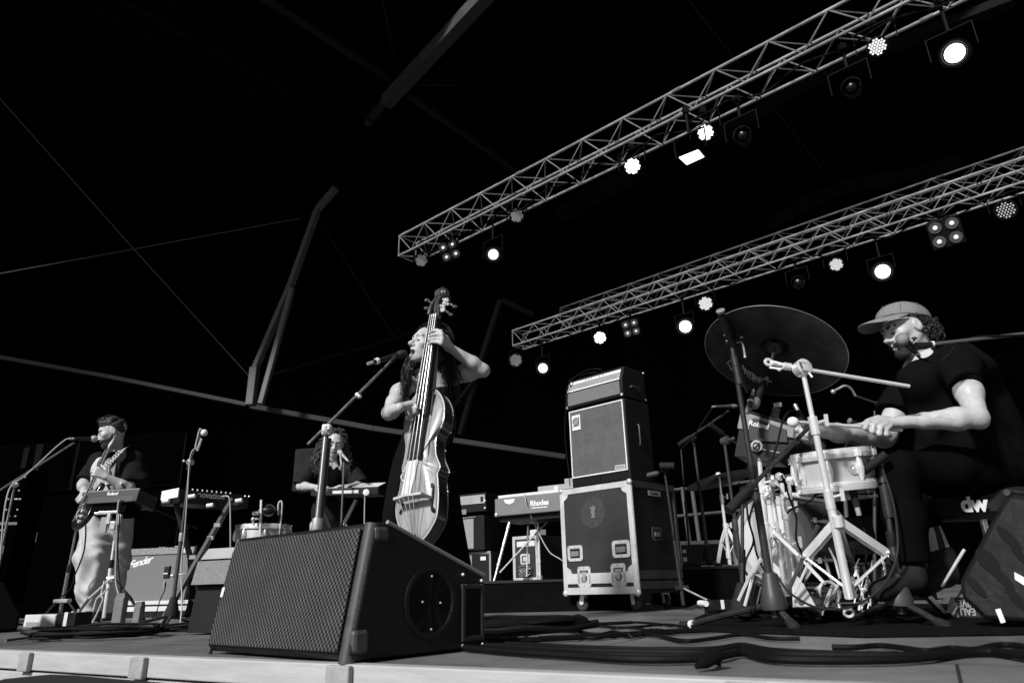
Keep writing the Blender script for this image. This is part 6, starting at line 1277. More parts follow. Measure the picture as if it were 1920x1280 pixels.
# T-shirt
ch = W(1772, 745, 3.34); be = W(1800, 842, 3.38)
S = SDF(*bounds([shN, shF, pel, nb, W(1660, 775, 3.5), W(1885, 840, 3.4)], .2), .008)
S.cap(ch, be, .185, .185, .08, flat=((.3, 1, 0), 1.0)); S.cap(be, pel, .185, .19, .08); S.cap(shN, shF, .098, .092, .08); S.cap(lerp(shN, shF, .4) + V(.05, 0, .0), nb + V(.03, .0, .01), .10, .078, .05)
S.ell(W(1795, 705, 3.34), (.16, .22, .12), None, .08); S.cap(nb + V(.01, 0, -.01), W(1728, 716, 3.27), .083, .10, .05); S.cap(W(1757, 666, 3.30), W(1795, 672, 3.26), .055, .085, .05)
S.cap(W(1830, 735, 3.36), W(1862, 840, 3.42), .13, .15, .08)
slN = lerp(shN, elN, .42); S.cap(shN, slN + (slN - shN) * .3, .084, .086, .03); slF = lerp(shF, elF, .62); S.cap(shF, slF + (slF - shF) * .3, .102, .098, .03)
S.noise(.0065, 24, 1, (1, 1, .45))
_, X, Y, Z = S.sl(S.lo, S.lo + S.h * (S.n - 1))
def planecut(S, p, n, c, r):
    "remove what lies past the plane within r of c"
    q = S.sl(np.array(c) - r, np.array(c) + r); sl, X, Y, Z = q; n = np.array(n) / np.linalg.norm(n); e = (X - p[0]) * n[0] + (Y - p[1]) * n[1] + (Z - p[2]) * n[2]
    ball = np.sqrt((X - c[0]) ** 2 + (Y - c[1]) ** 2 + (Z - c[2]) ** 2) - r; S.d[sl] = np.maximum(S.d[sl], -np.maximum(-e, ball))
planecut(S, slN, elN - shN, slN + (elN - shN).normalized() * .12, .17); planecut(S, slF, elF - shF, slF + (elF - shF).normalized() * .12, .16)
S.cap(H(0, -.1, -.2), nb + V(0, 0, .0), .062, .060, .012, sub=True); S.cap(W(1717, 690, 3.10), W(1716, 672, 3.12), .008, .034, .012, sub=True)
S.build("tshirt", M_tee, dr)
# jeans
S = SDF(*bounds([pel, knN, anN, knF, anF], .2), .010); S.cap(pel, pel + V(-.03, 0, .07), .185, .17, .06)
limb(S, [pel + V(-.05, -.12, -.03), lerp(pel, knN, .55) + V(0, -.04, 0), knN], [.125, .112, .088], .04); limb(S, [knN, lerp(knN, anN, .5) + V(.012, 0, 0), anN], [.088, .086, .075], .03)
limb(S, [pel + V(-.05, .10, -.03), knF], [.125, .088], .04); limb(S, [knF, anF], [.086, .072], .03); S.noise(.004, 22, 3); planecut(S, anN - V(0, 0, .01), anN - knN, anN + (anN - knN).normalized() * .10, .13); S.build("jeans", M_jean, dr)
M_sock = node_mat("striped_sock", lambda t, src, p: t.links.new(mth(t, 'ADD', mth(t, 'MULTIPLY', mth(t, 'GREATER_THAN', mth(t, 'FRACT', mth(t, 'MULTIPLY', (lambda s: (t.links.new(src, s.inputs[0]), s.outputs['X'])[1])(t.nodes.new("ShaderNodeSeparateXYZ")), 17)), .5), .42), .03), p.inputs["Base Color"]), .8)
a, c = W(1742, 992, 3.36), W(1768, 1042, 3.34); MB().tube([a, lerp(a, c, .5), c], [.052, .048, .045], 14).build("striped_sock", M_sock, dr)
S = SDF(*bounds([c, W(1738, 1100, 3.25)], .12), .009); limb(S, [c, W(1768, 1075, 3.33), W(1728, 1100, 3.2)], [.055, .055, .045], .03); S.build("shoe", M_rubber, dr)
S = SDF(*bounds([anN, W(1640, 1112, 2.95)], .12), .009); limb(S, [anN - V(0, 0, .03), W(1706, 1085, 3.05), W(1648, 1108, 2.96)], [.05, .058, .042], .03); S.build("shoe", M_rubber, dr)
MB().torus(wrN + (W(1640, 800, 2.97) - wrN).normalized() * .0, V(1, 0, .0), .001, .0005).build("thread", M_skin, dr) if False else None
MB().torus(W(1647, 806, 2.925), V(.2, -.3, .9), .0125, .0022, 16, 6).build("finger_ring", M_chrome, dr)
# beard and hair
S = SDF(*bounds([H(0, .6, -.6), H(0, -.3, .2), H(.3, 0, 0), H(-.3, 0, 0)], .03), .0045); H.put(S, 0, None, inflate=.009, face=False)
S.noise(.0018, 260, 5)
S.cap(H(-.11, .34, -.225), H(.11, .34, -.225), .050 * H.h, k=.02)
S.ell(H(0, .27, -.45), [.10 * H.h, .09 * H.h, .085 * H.h], H.R, .03)
_, X, Y, Z = S.sl(S.lo, S.lo + S.h * (S.n - 1)); u = [(X - H.c[0]) * H.R[0, i] + (Y - H.c[1]) * H.R[1, i] + (Z - H.c[2]) * H.R[2, i] for i in range(3)]
u = [k / H.h for k in u]
line = np.where(u[1] > .20, -.20 + (u[1] - .30) * .0, -.24 + (.20 - u[1]) * .75)
m = np.maximum(u[2] - line, -(u[1] - .00)); lipz = ((u[0] / .085) ** 2 + ((u[2] + .285) / .030) ** 2 + ((u[1] - .42) / .12) ** 2) - 1
cheek = (.075 - np.abs(u[0])) * 0 - 1
S.d = np.maximum(S.d, (m * H.h).astype(np.float32)); S.d += (np.clip(.20 - u[1], 0, .2) * .035).astype(np.float32); S.d = np.maximum(S.d, (-lipz * .02).astype(np.float32)); S.build("beard", mat("beard_hair", .022, .8, var=.5, scale=150, bump=.8, bscale=400), dr)
S = SDF(*bounds([H(0, .3, .5), H(0, -.75, -.4), H(.5, 0, 0), H(-.5, 0, 0)], .02), .005)
S.ell(H(0, -.12, .13), [.365 * H.h, .40 * H.h, .34 * H.h], H.R, .02); S.ell(H(0, -.40, -.10), [.27 * H.h, .22 * H.h, .26 * H.h], H.R, .04)
S.noise(.008, 70, 8); S.cut(H(0, .17, 0), H.R[:, 1]); S.cut(H(0, -.03, .22), H.R @ np.array((0, -.30, 1))); S.cut(H(0, 0, -.33), -H.R[:, 2])
for sx in (-1, 1): S.ell(H(.36 * sx, .02, -.02), [.12 * H.h, .14 * H.h, .17 * H.h], H.R, .01, True)
S.build("hair", M_hair, dr)
rg = random.Random(6); paths = []
for k in range(90):
    a = rg.uniform(-1.7, 1.7); z = rg.uniform(-.25, .12); p = H.V(.30 * math.sin(a), -.12 - .36 * math.cos(a), z); o = (p - H.V(0, 0, z)).normalized(); paths.append([p, p + o * .025 + V(0, 0, -.01), p + o * .035 + V(0, 0, -.035), p + o * .02 + V(rg.uniform(-.01, .01), 0, -.055)])
strands("hair_curl", dr, M_hair, paths, .004, .012, 4, 12, 4)
# cap
cpl = H.R @ np.array((0, -.30, 1)); cpl /= np.linalg.norm(cpl); Rc_ = basis(H.R[:, 1] - cpl * (H.R[:, 1] @ cpl), cpl)
S = SDF(*bounds([H(0, .6, .7), H(0, -.65, 0), H(.5, 0, .2), H(-.5, 0, .2)], .02), .005)
S.ell(H(0, -.035, .20), [.405 * H.h, .515 * H.h, .375 * H.h], Rc_, .02); S.cut(H(0, -.03, .19), -cpl); S.noise(.0015, 40, 2)
cap_o = S.build("cap", M_cap, dr)
def capP(x, y, z): return Vector(H(0, -.035, .20) + Rc_ @ np.array((x, y, z)) * H.h)
for a in (0, 60, 120, 180, 240, 300):
    aa = R_(a + 90); MB().tube([capP(.409 * math.cos(aa) * math.cos(e), .519 * math.sin(aa) * math.cos(e), .379 * math.sin(e)) for e in [R_(90 * i / 12) for i in range(13)]], .0012, 5).build("seam", mat("cap_seam", .13, .9), cap_o)
MB().ell(capP(0, 0, .38), (.011, .011, .006)).build("button", M_cap, cap_o)
for a in (25, 85, 205): MB().torus(capP(.41 * math.cos(R_(a)) * .72, .52 * math.sin(R_(a)) * .72, .27), capP(.41 * math.cos(R_(a)), .52 * math.sin(R_(a)), .5) - capP(0, 0, 0), .005, .0014, 10, 5).build("eyelet", mat("cap_seam", .13), cap_o)
vs = []; fs = []; NA, NB = 25, 8
for sgn in (0, 1):
    for i in range(NA):
        a = R_(-74 + 148 * i / (NA - 1)); L = .37 * max(0.0, 1 - abs(a / R_(74.5)) ** 2.6)
        for j in range(NB):
            q = j / (NB - 1); x = .40 * math.sin(a); y = .51 * math.cos(a); dx, dy = math.sin(a) * .25, 1.0
            z = -.012 - (.10 * q + .17 * (x / .4) ** 2 * q ** .8 + .05 * q * q) * (L / .37) - sgn * .012
            vs.append(capP(x + dx * L * q, y + dy * L * q - (.01 if j == 0 else 0), z))
n = NA * NB
for i in range(NA - 1):
    for j in range(NB - 1):
        k = i * NB + j; fs.append((k, k + 1, k + NB + 1, k + NB)); fs.append((n + k, n + k + NB, n + k + NB + 1, n + k + 1))
for i in range(NA - 1): k = i * NB + NB - 1; fs.append((k, n + k, n + k + NB, k + NB))
MB().add(vs, fs).build("brim", M_cap, cap_o, sharp=60)
# mallet
t = thing("mallet", "pale mallet with white ball head in the drummer's fist", "mallet", W(1620, 797, 2.94))
MB().cyl(W(1690, 806, 2.99), W(1498, 791, 2.93), .0088, .0068, 10).build("shaft", mat("stick_wood", .5, .5, var=.1, scale=8), t); MB().ell(W(1487, 791, 2.925), (.026, .02, .023)).build("head", M_white, t)

# ------------------------------------------------------------------ bass
B0, T0 = W(776, 1012, 3.50), W(817, 592, 3.80); ax = (T0 - B0).normalized(); n0 = V(-.52, -.85, .12); n0 = (n0 - ax * n0.dot(ax)).normalized(); s0 = ax.cross(n0)
def onp(px, py, off=0.0):
    "point on the instrument's front plane (or off in front of it) seen at px, py"
    d = ray(px, py); return CAMP + d * (n0.dot(B0 + n0 * off - CAMP) / n0.dot(d))
def uv(px, py, off=0.0): p = onp(px, py, off) - B0 - n0 * off; return (p.dot(s0), p.dot(ax))
bass = thing("double_bass", "slim electric double bass with pale glossy front and dark ribs in the singer's hands", "double bass", B0)
rt = [(806, 728), (817, 731), (827, 742), (833, 760), (832, 785), (827, 800), (820, 812), (817, 828), (817, 848), (820, 860), (825, 872), (824, 879), (820, 888), (821, 900), (822, 925), (821, 950), (818, 970), (811, 985), (802, 1000), (790, 1013)]
lf = [(777, 1015), (763, 1006), (752, 992), (745, 973), (743, 955), (746, 934), (752, 912), (757, 894), (755, 878), (759, 860), (762, 838), (760, 818), (759, 800), (763, 780), (772, 752), (788, 734)]
ol = smoothpts([Vector((*uv(x, y), 0)) for x, y in rt + lf] + [Vector((*uv(*rt[0]), 0))], 4)[:-1]; ol = [(p.x, p.y) for p in ol]
M_top = mat("bass_top", .25, .34, spec=.4, var=.38, scale=11, stretch=(1.6, 1.6, .08), coat=.5)
M_rib = mat("bass_rib", .018, .35, spec=.5, var=.3, scale=8, coat=.5)
nol = len(ol); cx_, cy_ = sum(p[0] for p in ol) / nol, sum(p[1] for p in ol) / nol
vs = []; fs = []; rings = [(1.0, .0), (.985, .006), (.93, .010), (.80, .018), (.6, .028), (.35, .036), (.1, .039)]
for f, hgt in rings:
    for p in ol:
        mid = .35 * cx_ + .0; vs.append(B0 + s0 * (cx_ + (p[0] - cx_) * f) + ax * (cy_ + (p[1] - cy_) * f) + n0 * hgt)
for r_ in range(len(rings) - 1):
    for k in range(nol): k2 = (k + 1) % nol; fs.append((r_ * nol + k, r_ * nol + k2, (r_ + 1) * nol + k2, (r_ + 1) * nol + k))
fs.append(tuple(range((len(rings) - 1) * nol, len(rings) * nol)))
MB().add(vs, fs).build("front_plate", M_top, bass, sharp=70)
RD = .080
MB().prism([(cx_ + (x - cx_) * .985, cy_ + (y - cy_) * .993) for x, y in ol], B0, s0, ax, n0, -RD, -.001).build("rib", M_rib, bass, sharp=30)
M_bind = mat("binding", .5, .4, coat=.3)
MB().tube([B0 + s0 * x + ax * y for x, y in ol + ol[:1]], .0042, 6).build("binding", M_bind, bass); MB().tube([B0 + s0 * x + ax * y - n0 * RD for x, y in ol + ol[:1]], .0032, 6).build("binding", mat("binding_back", .16, .4), bass)
b = MB()
for x, y in ((833, 768), (828, 800), (818, 835), (825, 876), (822, 912)):
    for off in (.001, -RD): b.ell(onp(x, y) * 1 + n0 * off, .0058, nu=8, nv=6)
b.build("stud_row", M_chrome, bass)
fbq = [uv(806.8, 594, .055), uv(821, 594, .055), uv(788.5, 858, .055), uv(764, 862, .055)]
M_fb = mat("ebony", .012, .38, spec=.45, var=.3, scale=10)
MB().prism(fbq[::-1], B0, s0, ax, n0, .026, .062).build("fingerboard", M_fb, bass, sharp=30, bevel=.002)
sh = .030; q2 = [(fbq[0][0] + .002, fbq[0][1]), (fbq[1][0] + .004, fbq[1][1]), (fbq[2][0] + sh, fbq[2][1] - .01), (fbq[3][0] + .004, fbq[3][1] - .01)]
MB().prism([uv(x, y, .025) for x, y in ((780, 868), (802.5, 867), (811, 760), (815, 735), (801, 733), (793, 760))], B0, s0, ax, n0, .024, .0255).build("fingerboard_side", mat("dark_walnut", .03, .5, var=.4, scale=8), bass, sharp=0)  # flat dark band for the fingerboard's visible side
nk0, nk1 = uv(813, 594), uv(800, 735)
MB().prism([(nk1[0] - .022, nk1[1] - .05), (nk1[0] + .05, nk1[1] - .05), (nk0[0] + .034, nk0[1] + .01), (nk0[0] - .018, nk0[1] + .01)], B0, s0, ax, n0, -.03, .0255).build("neck", M_top, bass, sharp=0, bevel=.012)
# reflection on the top built as a pale wedge below the fingerboard, bridge, tailpiece, strings
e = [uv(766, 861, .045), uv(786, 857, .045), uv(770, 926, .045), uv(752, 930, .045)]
MB().prism(e[::-1], B0, s0, ax, n0, .030, .050).build("reflection_wedge", mat("reflection_pale", .62, .3, var=.08, scale=6, coat=.5), bass, sharp=0, bevel=.004)
br0, br1 = uv(747, 934, .05), uv(804, 937, .05); yb = (br0[1] + br1[1]) / 2
MB().prism([(br0[0], .0), (br0[0] + .012, .085), ((br0[0] + br1[0]) / 2, .10), (br1[0] - .012, .085), (br1[0], 0), (br1[0] - .03, .035), ((br0[0] + br1[0]) / 2, .045), (br0[0] + .03, .035)], B0 + ax * yb + n0 * .018, s0, n0, ax, -.007, .007).build("bridge", mat("bridge_maple", .42, .5, var=.15, scale=14), bass, sharp=0, bevel=.002)
for sx in (.72, .28): MB().lathe([(.016, -.006), (.018, 0), (.016, .006)], B0 + ax * yb + s0 * (br0[0] + (br1[0] - br0[0]) * sx) + n0 * .075, ax, 16).build("bridge_wheel", M_whitept, bass)
for i in range(4):
    f = (i + .5) / 4; top = B0 + s0 * (fbq[0][0] + (fbq[1][0] - fbq[0][0]) * f) + ax * (fbq[0][1] + .004) + n0 * .068; bot = B0 + s0 * (br0[0] + (br1[0] - br0[0]) * (.2 + .6 * f)) + ax * yb + n0 * .112; tail = B0 + s0 * (uv(783, 1005)[0] + (f - .5) * .05) + ax * (uv(783, 1005)[1]) + n0 * .03
    MB().tube([top, bot, tail], .0018, 6).build("string", mat("string_steel", .5, .3, metal=.6), bass)
MB().prism([(-.02, -.03), (.02, -.03), (.015, .012), (-.015, .012)], B0 + s0 * uv(783, 1008)[0] + ax * (uv(783, 1008)[1] - .005), s0, ax, n0, .03, .036).build("tailpiece", M_fb, bass, sharp=0)
for (x0, y0), hh, sg in (((811, 932), 1, 1), ((757, 936), 1, -1)):
    o = onp(x0, y0, .018); P = []
    for u_, w_ in ((-.020, .062), (-.026, .072), (-.018, .080), (-.006, .074), (.0, .055), (.0, .0), (.0, -.055), (.006, -.074), (.018, -.080), (.026, -.072), (.020, -.062)): P.append(o + s0 * u_ * sg * .55 + ax * w_ * .92)
    MB().tube(P, [.003, .0065, .0035, .0055, .007, .0055, .0035, .0065, .003], 7, sm=4).ell(P[0] + s0 * .003 * sg, .0075, nu=8, nv=6).ell(P[-1] - s0 * .003 * sg, .0075, nu=8, nv=6).build("f_hole", mat("hole_black", .004, .7), bass)
# pegbox and scroll
hb = T0 + n0 * .03
pp = [hb, hb + ax * .05 - n0 * .004, hb + ax * .10 - n0 * .02, hb + ax * .15 - n0 * .045]
for sx, o in ((-1, -.030), (1, .020)): MB().tube([p + s0 * (o * (1 - .35 * i / 3)) for i, p in enumerate(pp)], [.012, .012, .011], 8, sm=5).build("pegbox_cheek", mat("scroll_wood", .05, .35, spec=.5, coat=.6), bass)
MB().prism([(-.026, -.01), (.018, -.01), (.012, .14), (-.016, .14)], hb - n0 * .055, s0, ax, n0, -.01, .012).build("pegbox_back", mat("scroll_wood", .05), bass, sharp=0, bevel=.006)
sc_ = W(829, 553, 3.86); sax_ = (s0 + n0 * .15).normalized()
MB().lathe([(.001, -.046), (.018, -.046), (.024, -.036), (.030, -.034), (.036, -.024), (.044, -.022), (.045, .022), (.036, .024), (.030, .034), (.024, .036), (.018, .046), (.001, .046)], sc_, sax_, 24).build("scroll", mat("scroll_wood", .05), bass)
MB().tube([pp[-1] - n0 * .01, lerp(pp[-1], sc_, .5) - n0 * .035, sc_ - n0 * .05 + ax * .01], [.032, .032, .03], 10, sm=4).build("scroll_throat", mat("scroll_wood", .05), bass)
for (px, py), (qx, qy) in (((836, 566), (853, 575)), ((830, 578), (845, 590)), ((812, 570), (801, 563)), ((810, 582), (800, 578))):
    a, c = W(px, py, 3.80), W(qx, qy, 3.82); vis = px > 820
    p_ = MB().cyl(a, lerp(a, c, .7), .006).build("tuning_peg", M_chrome if vis else M_dgrey, bass)
    MB().ell(c, (.018, .008, .012)).build("peg_button", mat("peg_dark", .05, .4), p_)
    if vis:
        b = MB(); rg = random.Random(px)
        for k in range(7): b.ell(a + V(rg.uniform(-.016, .016), -.01, rg.uniform(-.02, .02)), rg.uniform(.004, .0085), nu=8, nv=6)
        b.box(a + V(0, 0, 0), (.032, .010, .045)); b.build("machine_plate", M_chrome, p_, sharp=40)
b = MB(); rg = random.Random(1)
P = [onp(770, 795, .05), onp(762, 812, .03), onp(760, 824, .03), onp(768, 812, .05)]
MB().prism([uv(767, 778, .03), uv(774, 780, .03), uv(770, 806, .03), uv(763, 806, .03)], B0, s0, ax, n0, .0, .02).build("side_bracket", M_whitept, bass, sharp=0)
MB().tube([onp(766, 866, .05), onp(757, 884, .05), onp(752, 893, .05), onp(754, 899, .05), onp(758, 902, .05)], .003, 6, sm=5).build("pickup_wire", M_whitept, bass)
MB().cyl(B0 - ax * .0, V(B0.x - ax.x * .25, B0.y - ax.y * .25, .01), .009).build("endpin", M_chrome, bass)

# ------------------------------------------------------------------ singer
wo = thing("person", "woman with long dark curls in a black dress, singing and playing the bass", "person", W(800, 1175, 3.9))
H = Head(W(803, 649, 3.86), (-.74, -.64, .20), (.16, .0, 1), .252)
nb = W(797, 712, 3.92); shR, elR, wrR = W(752, 738, 3.86), W(729, 774, 3.70), W(750, 764, 3.50); shL, elL, wrL = W(846, 704, 4.0), W(906, 694, 3.90), W(841, 650, 3.80)
lo, hi = bounds([H(0, .5, .5), H(0, -.5, .5), nb, shR, elR, wrR, shL, elL, wrL, onp(776, 784, .1), onp(803, 630, .1), W(846, 760, 4.0)], .09)
S = SDF(lo, hi, .0045); H.put(S, .075, nb, .052)
ch = lerp(shR, shL, .5) + V(0, .02, -.06)
S.cap(shR, shL, .062, .062, .06); S.ell(ch + V(0, -.01, -.02), (.155, .10, .14), None, .06); S.ell(ch + V(.02, .02, -.16), (.14, .10, .16), None, .06); S.cap(nb, nb + V(0, .02, -.03), .062, .09, .05)
limb(S, [shR, lerp(shR, elR, .5), elR], [.056, .048, .038], .03); limb(S, [elR, lerp(elR, wrR, .3), wrR], [.038, .040, .024], .02)
limb(S, [shL, lerp(shL, elL, .5), elL], [.056, .050, .038], .03); limb(S, [elL, lerp(elL, wrL, .3), wrL], [.038, .041, .025], .02)
# left hand on the fingerboard, right hand over the strings
kl = [onp(826, 622, .10), onp(828, 628, .10), onp(829, 636, .095), onp(828, 643, .09)]
for p in kl: S.cap(wrL, p, .020, .0145, .012)
S.cap(wrL, lerp(wrL, kl[1], .6), .026, .030, .015)
for p, mids, tip, r in ((kl[0], [(819, 619), (811, 620)], (805, 626), .0105), (kl[1], [(819, 626), (810, 628)], (803.5, 634), .0108), (kl[2], [(818, 634), (810, 635)], (803.5, 639), .0105), (kl[3], [(818, 641), (810, 641)], (803.5, 645), .0095)):
    q = [p] + [onp(x, y, .098 - .006 * i) for i, (x, y) in enumerate(mids)] + [onp(*tip, .078)]
    for i in range(3): S.cap(q[i], q[i + 1], r * (1 - .06 * i), r * (.94 - .06 * i), .003)
S.cap(lerp(wrL, kl[0], .5), onp(818, 634, -.01), .014, .012, .01); S.cap(onp(818, 634, -.01), onp(812, 626, -.04), .012, .010, .006)
kr = [onp(777, 756, .12), onp(771, 755, .125), onp(764, 757, .125), onp(757, 761, .12)]
for p in kr: S.cap(wrR, p, .019, .014, .012)
for p, mids, tip, r in ((kr[0], [(781, 764), (780, 771)], (777, 778), .0100), (kr[1], [(775, 765), (775, 774)], (773, 782), .0104), (kr[2], [(768, 768), (770, 777)], (769, 785), .0100), (kr[3], [(761, 771), (764, 779)], (764, 786), .0090)):
    q = [p] + [onp(x, y, .125 - .012 * i) for i, (x, y) in enumerate(mids)] + [onp(*tip, .085)]
    for i in range(3): S.cap(q[i], q[i + 1], r * (1 - .06 * i), r * (.94 - .06 * i), .003)
S.cap(lerp(wrR, kr[0], .4), onp(778, 770, .10), .014, .012, .01); S.cap(onp(778, 770, .10), onp(784, 778, .085), .012, .010, .006)
pelv = W(800, 890, 3.98); S2 = SDF(*bounds([ch, V(pelv.x, pelv.y, .02), pelv], .25), .012); S2.cap(ch + V(0, .02, -.15), pelv, .12, .13, .05)
for sx in (-.08, .08): limb(S2, [pelv + V(sx, 0, -.05), V(pelv.x + sx, pelv.y - .02, .48), V(pelv.x + sx, pelv.y, .07)], [.09, .06, .04]); S2.cap(V(pelv.x + sx, pelv.y, .05), V(pelv.x + sx - .03, pelv.y - .17, .035), .045, .03)
S.noise(.0006, 75, 15); body_build("body", [S, S2], M_skin, wo); H.bits(wo, brow=.010, mouth=.075, lidz=-.02)
M_dress = mat("dress_black", .0045, .9, spec=.08, bump=.4, bscale=60); M_lace = mat("lace_black", .010, .8, spec=.2, var=.8, scale=120, bump=.6, bscale=220)
S = SDF(*bounds([ch + V(0, 0, .05), W(790, 800, 3.95), W(850, 745, 4.0), W(748, 760, 3.9)], .14), .007)
S.ell(ch + V(0, -.01, -.02), (.163, .112, .148), None, .05); S.ell(ch + V(.02, .02, -.16), (.150, .112, .17), None, .06); S.cap(ch + V(.02, .03, -.2), W(803, 830, 3.97), .13, .14, .05)
for x in (-.06, .05): S.ell(ch + V(x, -.075, -.055), (.065, .055, .065), None, .03)
S.noise(.0014, 120, 4); S.cut(W(783, 730, 3.75), V(-.15, -.25, 1)); S.build("bodice", M_lace, wo)
MB().tube([W(846, 770, 3.92), W(850, 745, 3.93), W(846, 722, 3.93), W(838, 706, 3.95)], .012, 8, sm=4).build("strap", M_dress, wo)
rows = [(794, 762, 845, 3.95), (820, 752, 847, 3.95), (860, 736, 850, 3.96), (905, 726, 856, 3.97), (960, 718, 862, 3.97), (1030, 713, 873, 3.97), (1100, 708, 885, 3.97), (1166, 704, 897, 3.97)]
vs = []; fs = []; NS = 96; rr = []
for k in range(len(rows) * 3 - 2):
    f = k / 3; i = min(int(f), len(rows) - 2); g = f - i; a, c = rows[i], rows[i + 1]; y, x0, x1, Yd = [a[j] + (c[j] - a[j]) * g for j in range(4)]
    p0, p1 = W(x0, y, Yd), W(x1, y, Yd); ctr = (p0 + p1) / 2; hw = (p1.x - p0.x) / 2; rr.append((ctr, hw, k / (len(rows) * 3 - 3)))
for ctr, hw, g in rr:
    for j in range(NS):
        th = 2 * math.pi * j / NS; fold = 1 + (.02 + .06 * g) * math.sin(th * 11 + 2 * math.sin(th * 3) + g * 2) + .02 * g * math.sin(th * 23)
        vs.append(V(ctr.x + hw * fold * math.cos(th), ctr.y + hw * .62 * fold * math.sin(th), max(.012, ctr.z)))
for i in range(len(rr) - 1):
    for j in range(NS): j2 = (j + 1) % NS; fs.append((i * NS + j, i * NS + j2, (i + 1) * NS + j2, (i + 1) * NS + j))
MB().add(vs, fs).build("skirt", M_dress, wo, sharp=0) ; D.objects[-1] if False else None
# necklace
b = MB(); nk = [W(773, 705, 3.80), W(777, 711, 3.785), W(783, 716, 3.78), W(790, 716, 3.78), W(797, 712, 3.80), W(803, 706, 3.83)]
b.tube(nk, .0022, 5, sm=4)
for p in smoothpts(nk, 3): b.torus(p + V(0, -.004, -.007), V(.3, -1, .2), .0075, .002, 10, 5)
b.build("necklace", mat("silver", .55, .3, metal=.7), wo)
# hair
S = SDF(*bounds([H(0, .4, .62), H(0, -.62, -.5), H(.5, 0, 0), H(-.5, 0, 0)], .02), .0055)
S.ell(H(0, -.10, .17), [.375 * H.h, .45 * H.h, .375 * H.h], H.R, .02); S.ell(H(0, -.30, -.15), [.31 * H.h, .25 * H.h, .34 * H.h], H.R, .05); S.noise(.0045, 75, 9)
q = S.sl(S.lo, S.lo + S.h * (S.n - 1)); _, X, Y, Z = q; u = [((X - H.c[0]) * H.R[0, i] + (Y - H.c[1]) * H.R[1, i] + (Z - H.c[2]) * H.R[2, i]) / H.h for i in range(3)]
hl = np.where(u[2] > .30, .30 - (u[2] - .30) * .2 - np.abs(u[0]) * .35, .10 - (.30 - u[2]) * .1 + 0 * u[0]); S.d = np.maximum(S.d, ((u[1] - hl) * H.h).astype(np.float32)); S.build("hair", mat("brown_hair", .012, .45, spec=.4, var=.5, scale=80), wo)
rg = random.Random(21); paths = []
for k in range(760):
    a = rg.uniform(0, 6.283); e = rg.uniform(-.3, 1.3); d = V(math.cos(a) * math.cos(e) * .37, -.06 + math.sin(a) * math.cos(e) * .43, .15 + math.sin(e) * .36)
    if d.y > .22: continue
    p = H.V(*d); left = d.x > .0 and False; side = rg.random()
    if side < .34:   # falls over her right shoulder, left in the picture
        if d.x < -.2 and d.y > 0: continue
        v1 = W(rg.uniform(766, 782), rg.uniform(668, 700), 3.86 + rg.uniform(-.05, .06)); v2 = W(rg.uniform(752, 770), rg.uniform(705, 735), 3.80 + rg.uniform(-.05, .05)); v3 = W(rg.uniform(746, 768), rg.uniform(735, 768), 3.76 + rg.uniform(-.03, .05))
        if d.y > -.1: continue
    elif side < .72:  # falls on the other side of the neck of the bass
        v1 = W(rg.uniform(826, 846), rg.uniform(650, 680), 3.92 + rg.uniform(-.06, .06)); v2 = W(rg.uniform(826, 850), rg.uniform(680, 705), 3.92 + rg.uniform(-.06, .08)); v3 = W(rg.uniform(822, 846), rg.uniform(705, 735), 3.90 + rg.uniform(-.05, .1))
    else:
        v1 = H.V(d.x * 1.25, -.5, -.2); v2 = v1 + V(rg.uniform(-.03, .05), .03, -.13); v3 = v2 + V(rg.uniform(-.04, .04), .02, -.14)
    o = (p - Vector(H.c)).normalized(); paths.append([p, p + o * .018 + V(0, 0, -.01), v1, v2, v3])
strands("hair_lock", wo, mat("brown_hair", .012), paths, .0020, .010, 6, 24, 3)
paths = []
for k in range(40):
    x = rg.uniform(-.28, .28); p = H.V(x, .22, .42 - abs(x) * .4); paths.append([p, H.V(x * 1.2, .08, .52), H.V(x * 1.35, -.2, .50), H.V(x * 1.5, -.42, .25)])
strands("hair_parting", wo, mat("brown_hair2", .03, .4, spec=.5), paths, .003, .004, 3, 12, 5)
# ------------------------------------------------------------------ guitarist
gt = thing("person", "bearded man in open dark shirt and pale baggy trousers, singing with an electric guitar", "person", W(190, 1168, 6.1))
H = Head(W(211, 811, 6.1), (-.84, -.44, -.30), (.0, 0, 1), .262)
nb = W(216, 850, 6.16); shL, elL, wrL = W(247, 862, 6.08), W(241, 916, 5.96), W(200, 894, 5.84); shR, elR, wrR = W(185, 866, 6.26), W(156, 908, 6.14), W(158, 922, 5.90)
pel = W(208, 970, 6.18)
lo, hi = bounds([H(0, .5, .5), H(0, -.5, .5), nb, shL, elL, wrL, shR, elR, wrR, W(180, 880, 5.8), W(145, 940, 5.85)], .09)
S = SDF(lo, hi, .006); H.put(S, .06, nb, .056); S.cap(shR, shL, .06, .06, .05); S.ell(lerp(shL, shR, .5) + V(0, 0, -.08), (.15, .10, .16), None, .05)
limb(S, [shL, elL], [.055, .046], .03); limb(S, [elL, lerp(elL, wrL, .3), wrL], [.046, .048, .027], .02); limb(S, [shR, elR], [.055, .046], .03); limb(S, [elR, lerp(elR, wrR, .3), wrR], [.046, .046, .027], .02)
hand(S, wrL, W(181, 884, 5.80) - wrL, V(.2, -.8, .3), (40, 60, 40), 1.08, 1); hand(S, wrR, W(150, 930, 5.84) - wrR, V(-.6, -.6, .4), (45, 55, 35), 1.08, -1)
S2 = SDF(*bounds([pel, nb, W(165, 1170, 6.0), W(212, 1170, 6.2)], .15), .012); S2.cap(lerp(shL, shR, .5) - V(0, 0, .1), pel, .12, .12, .05)
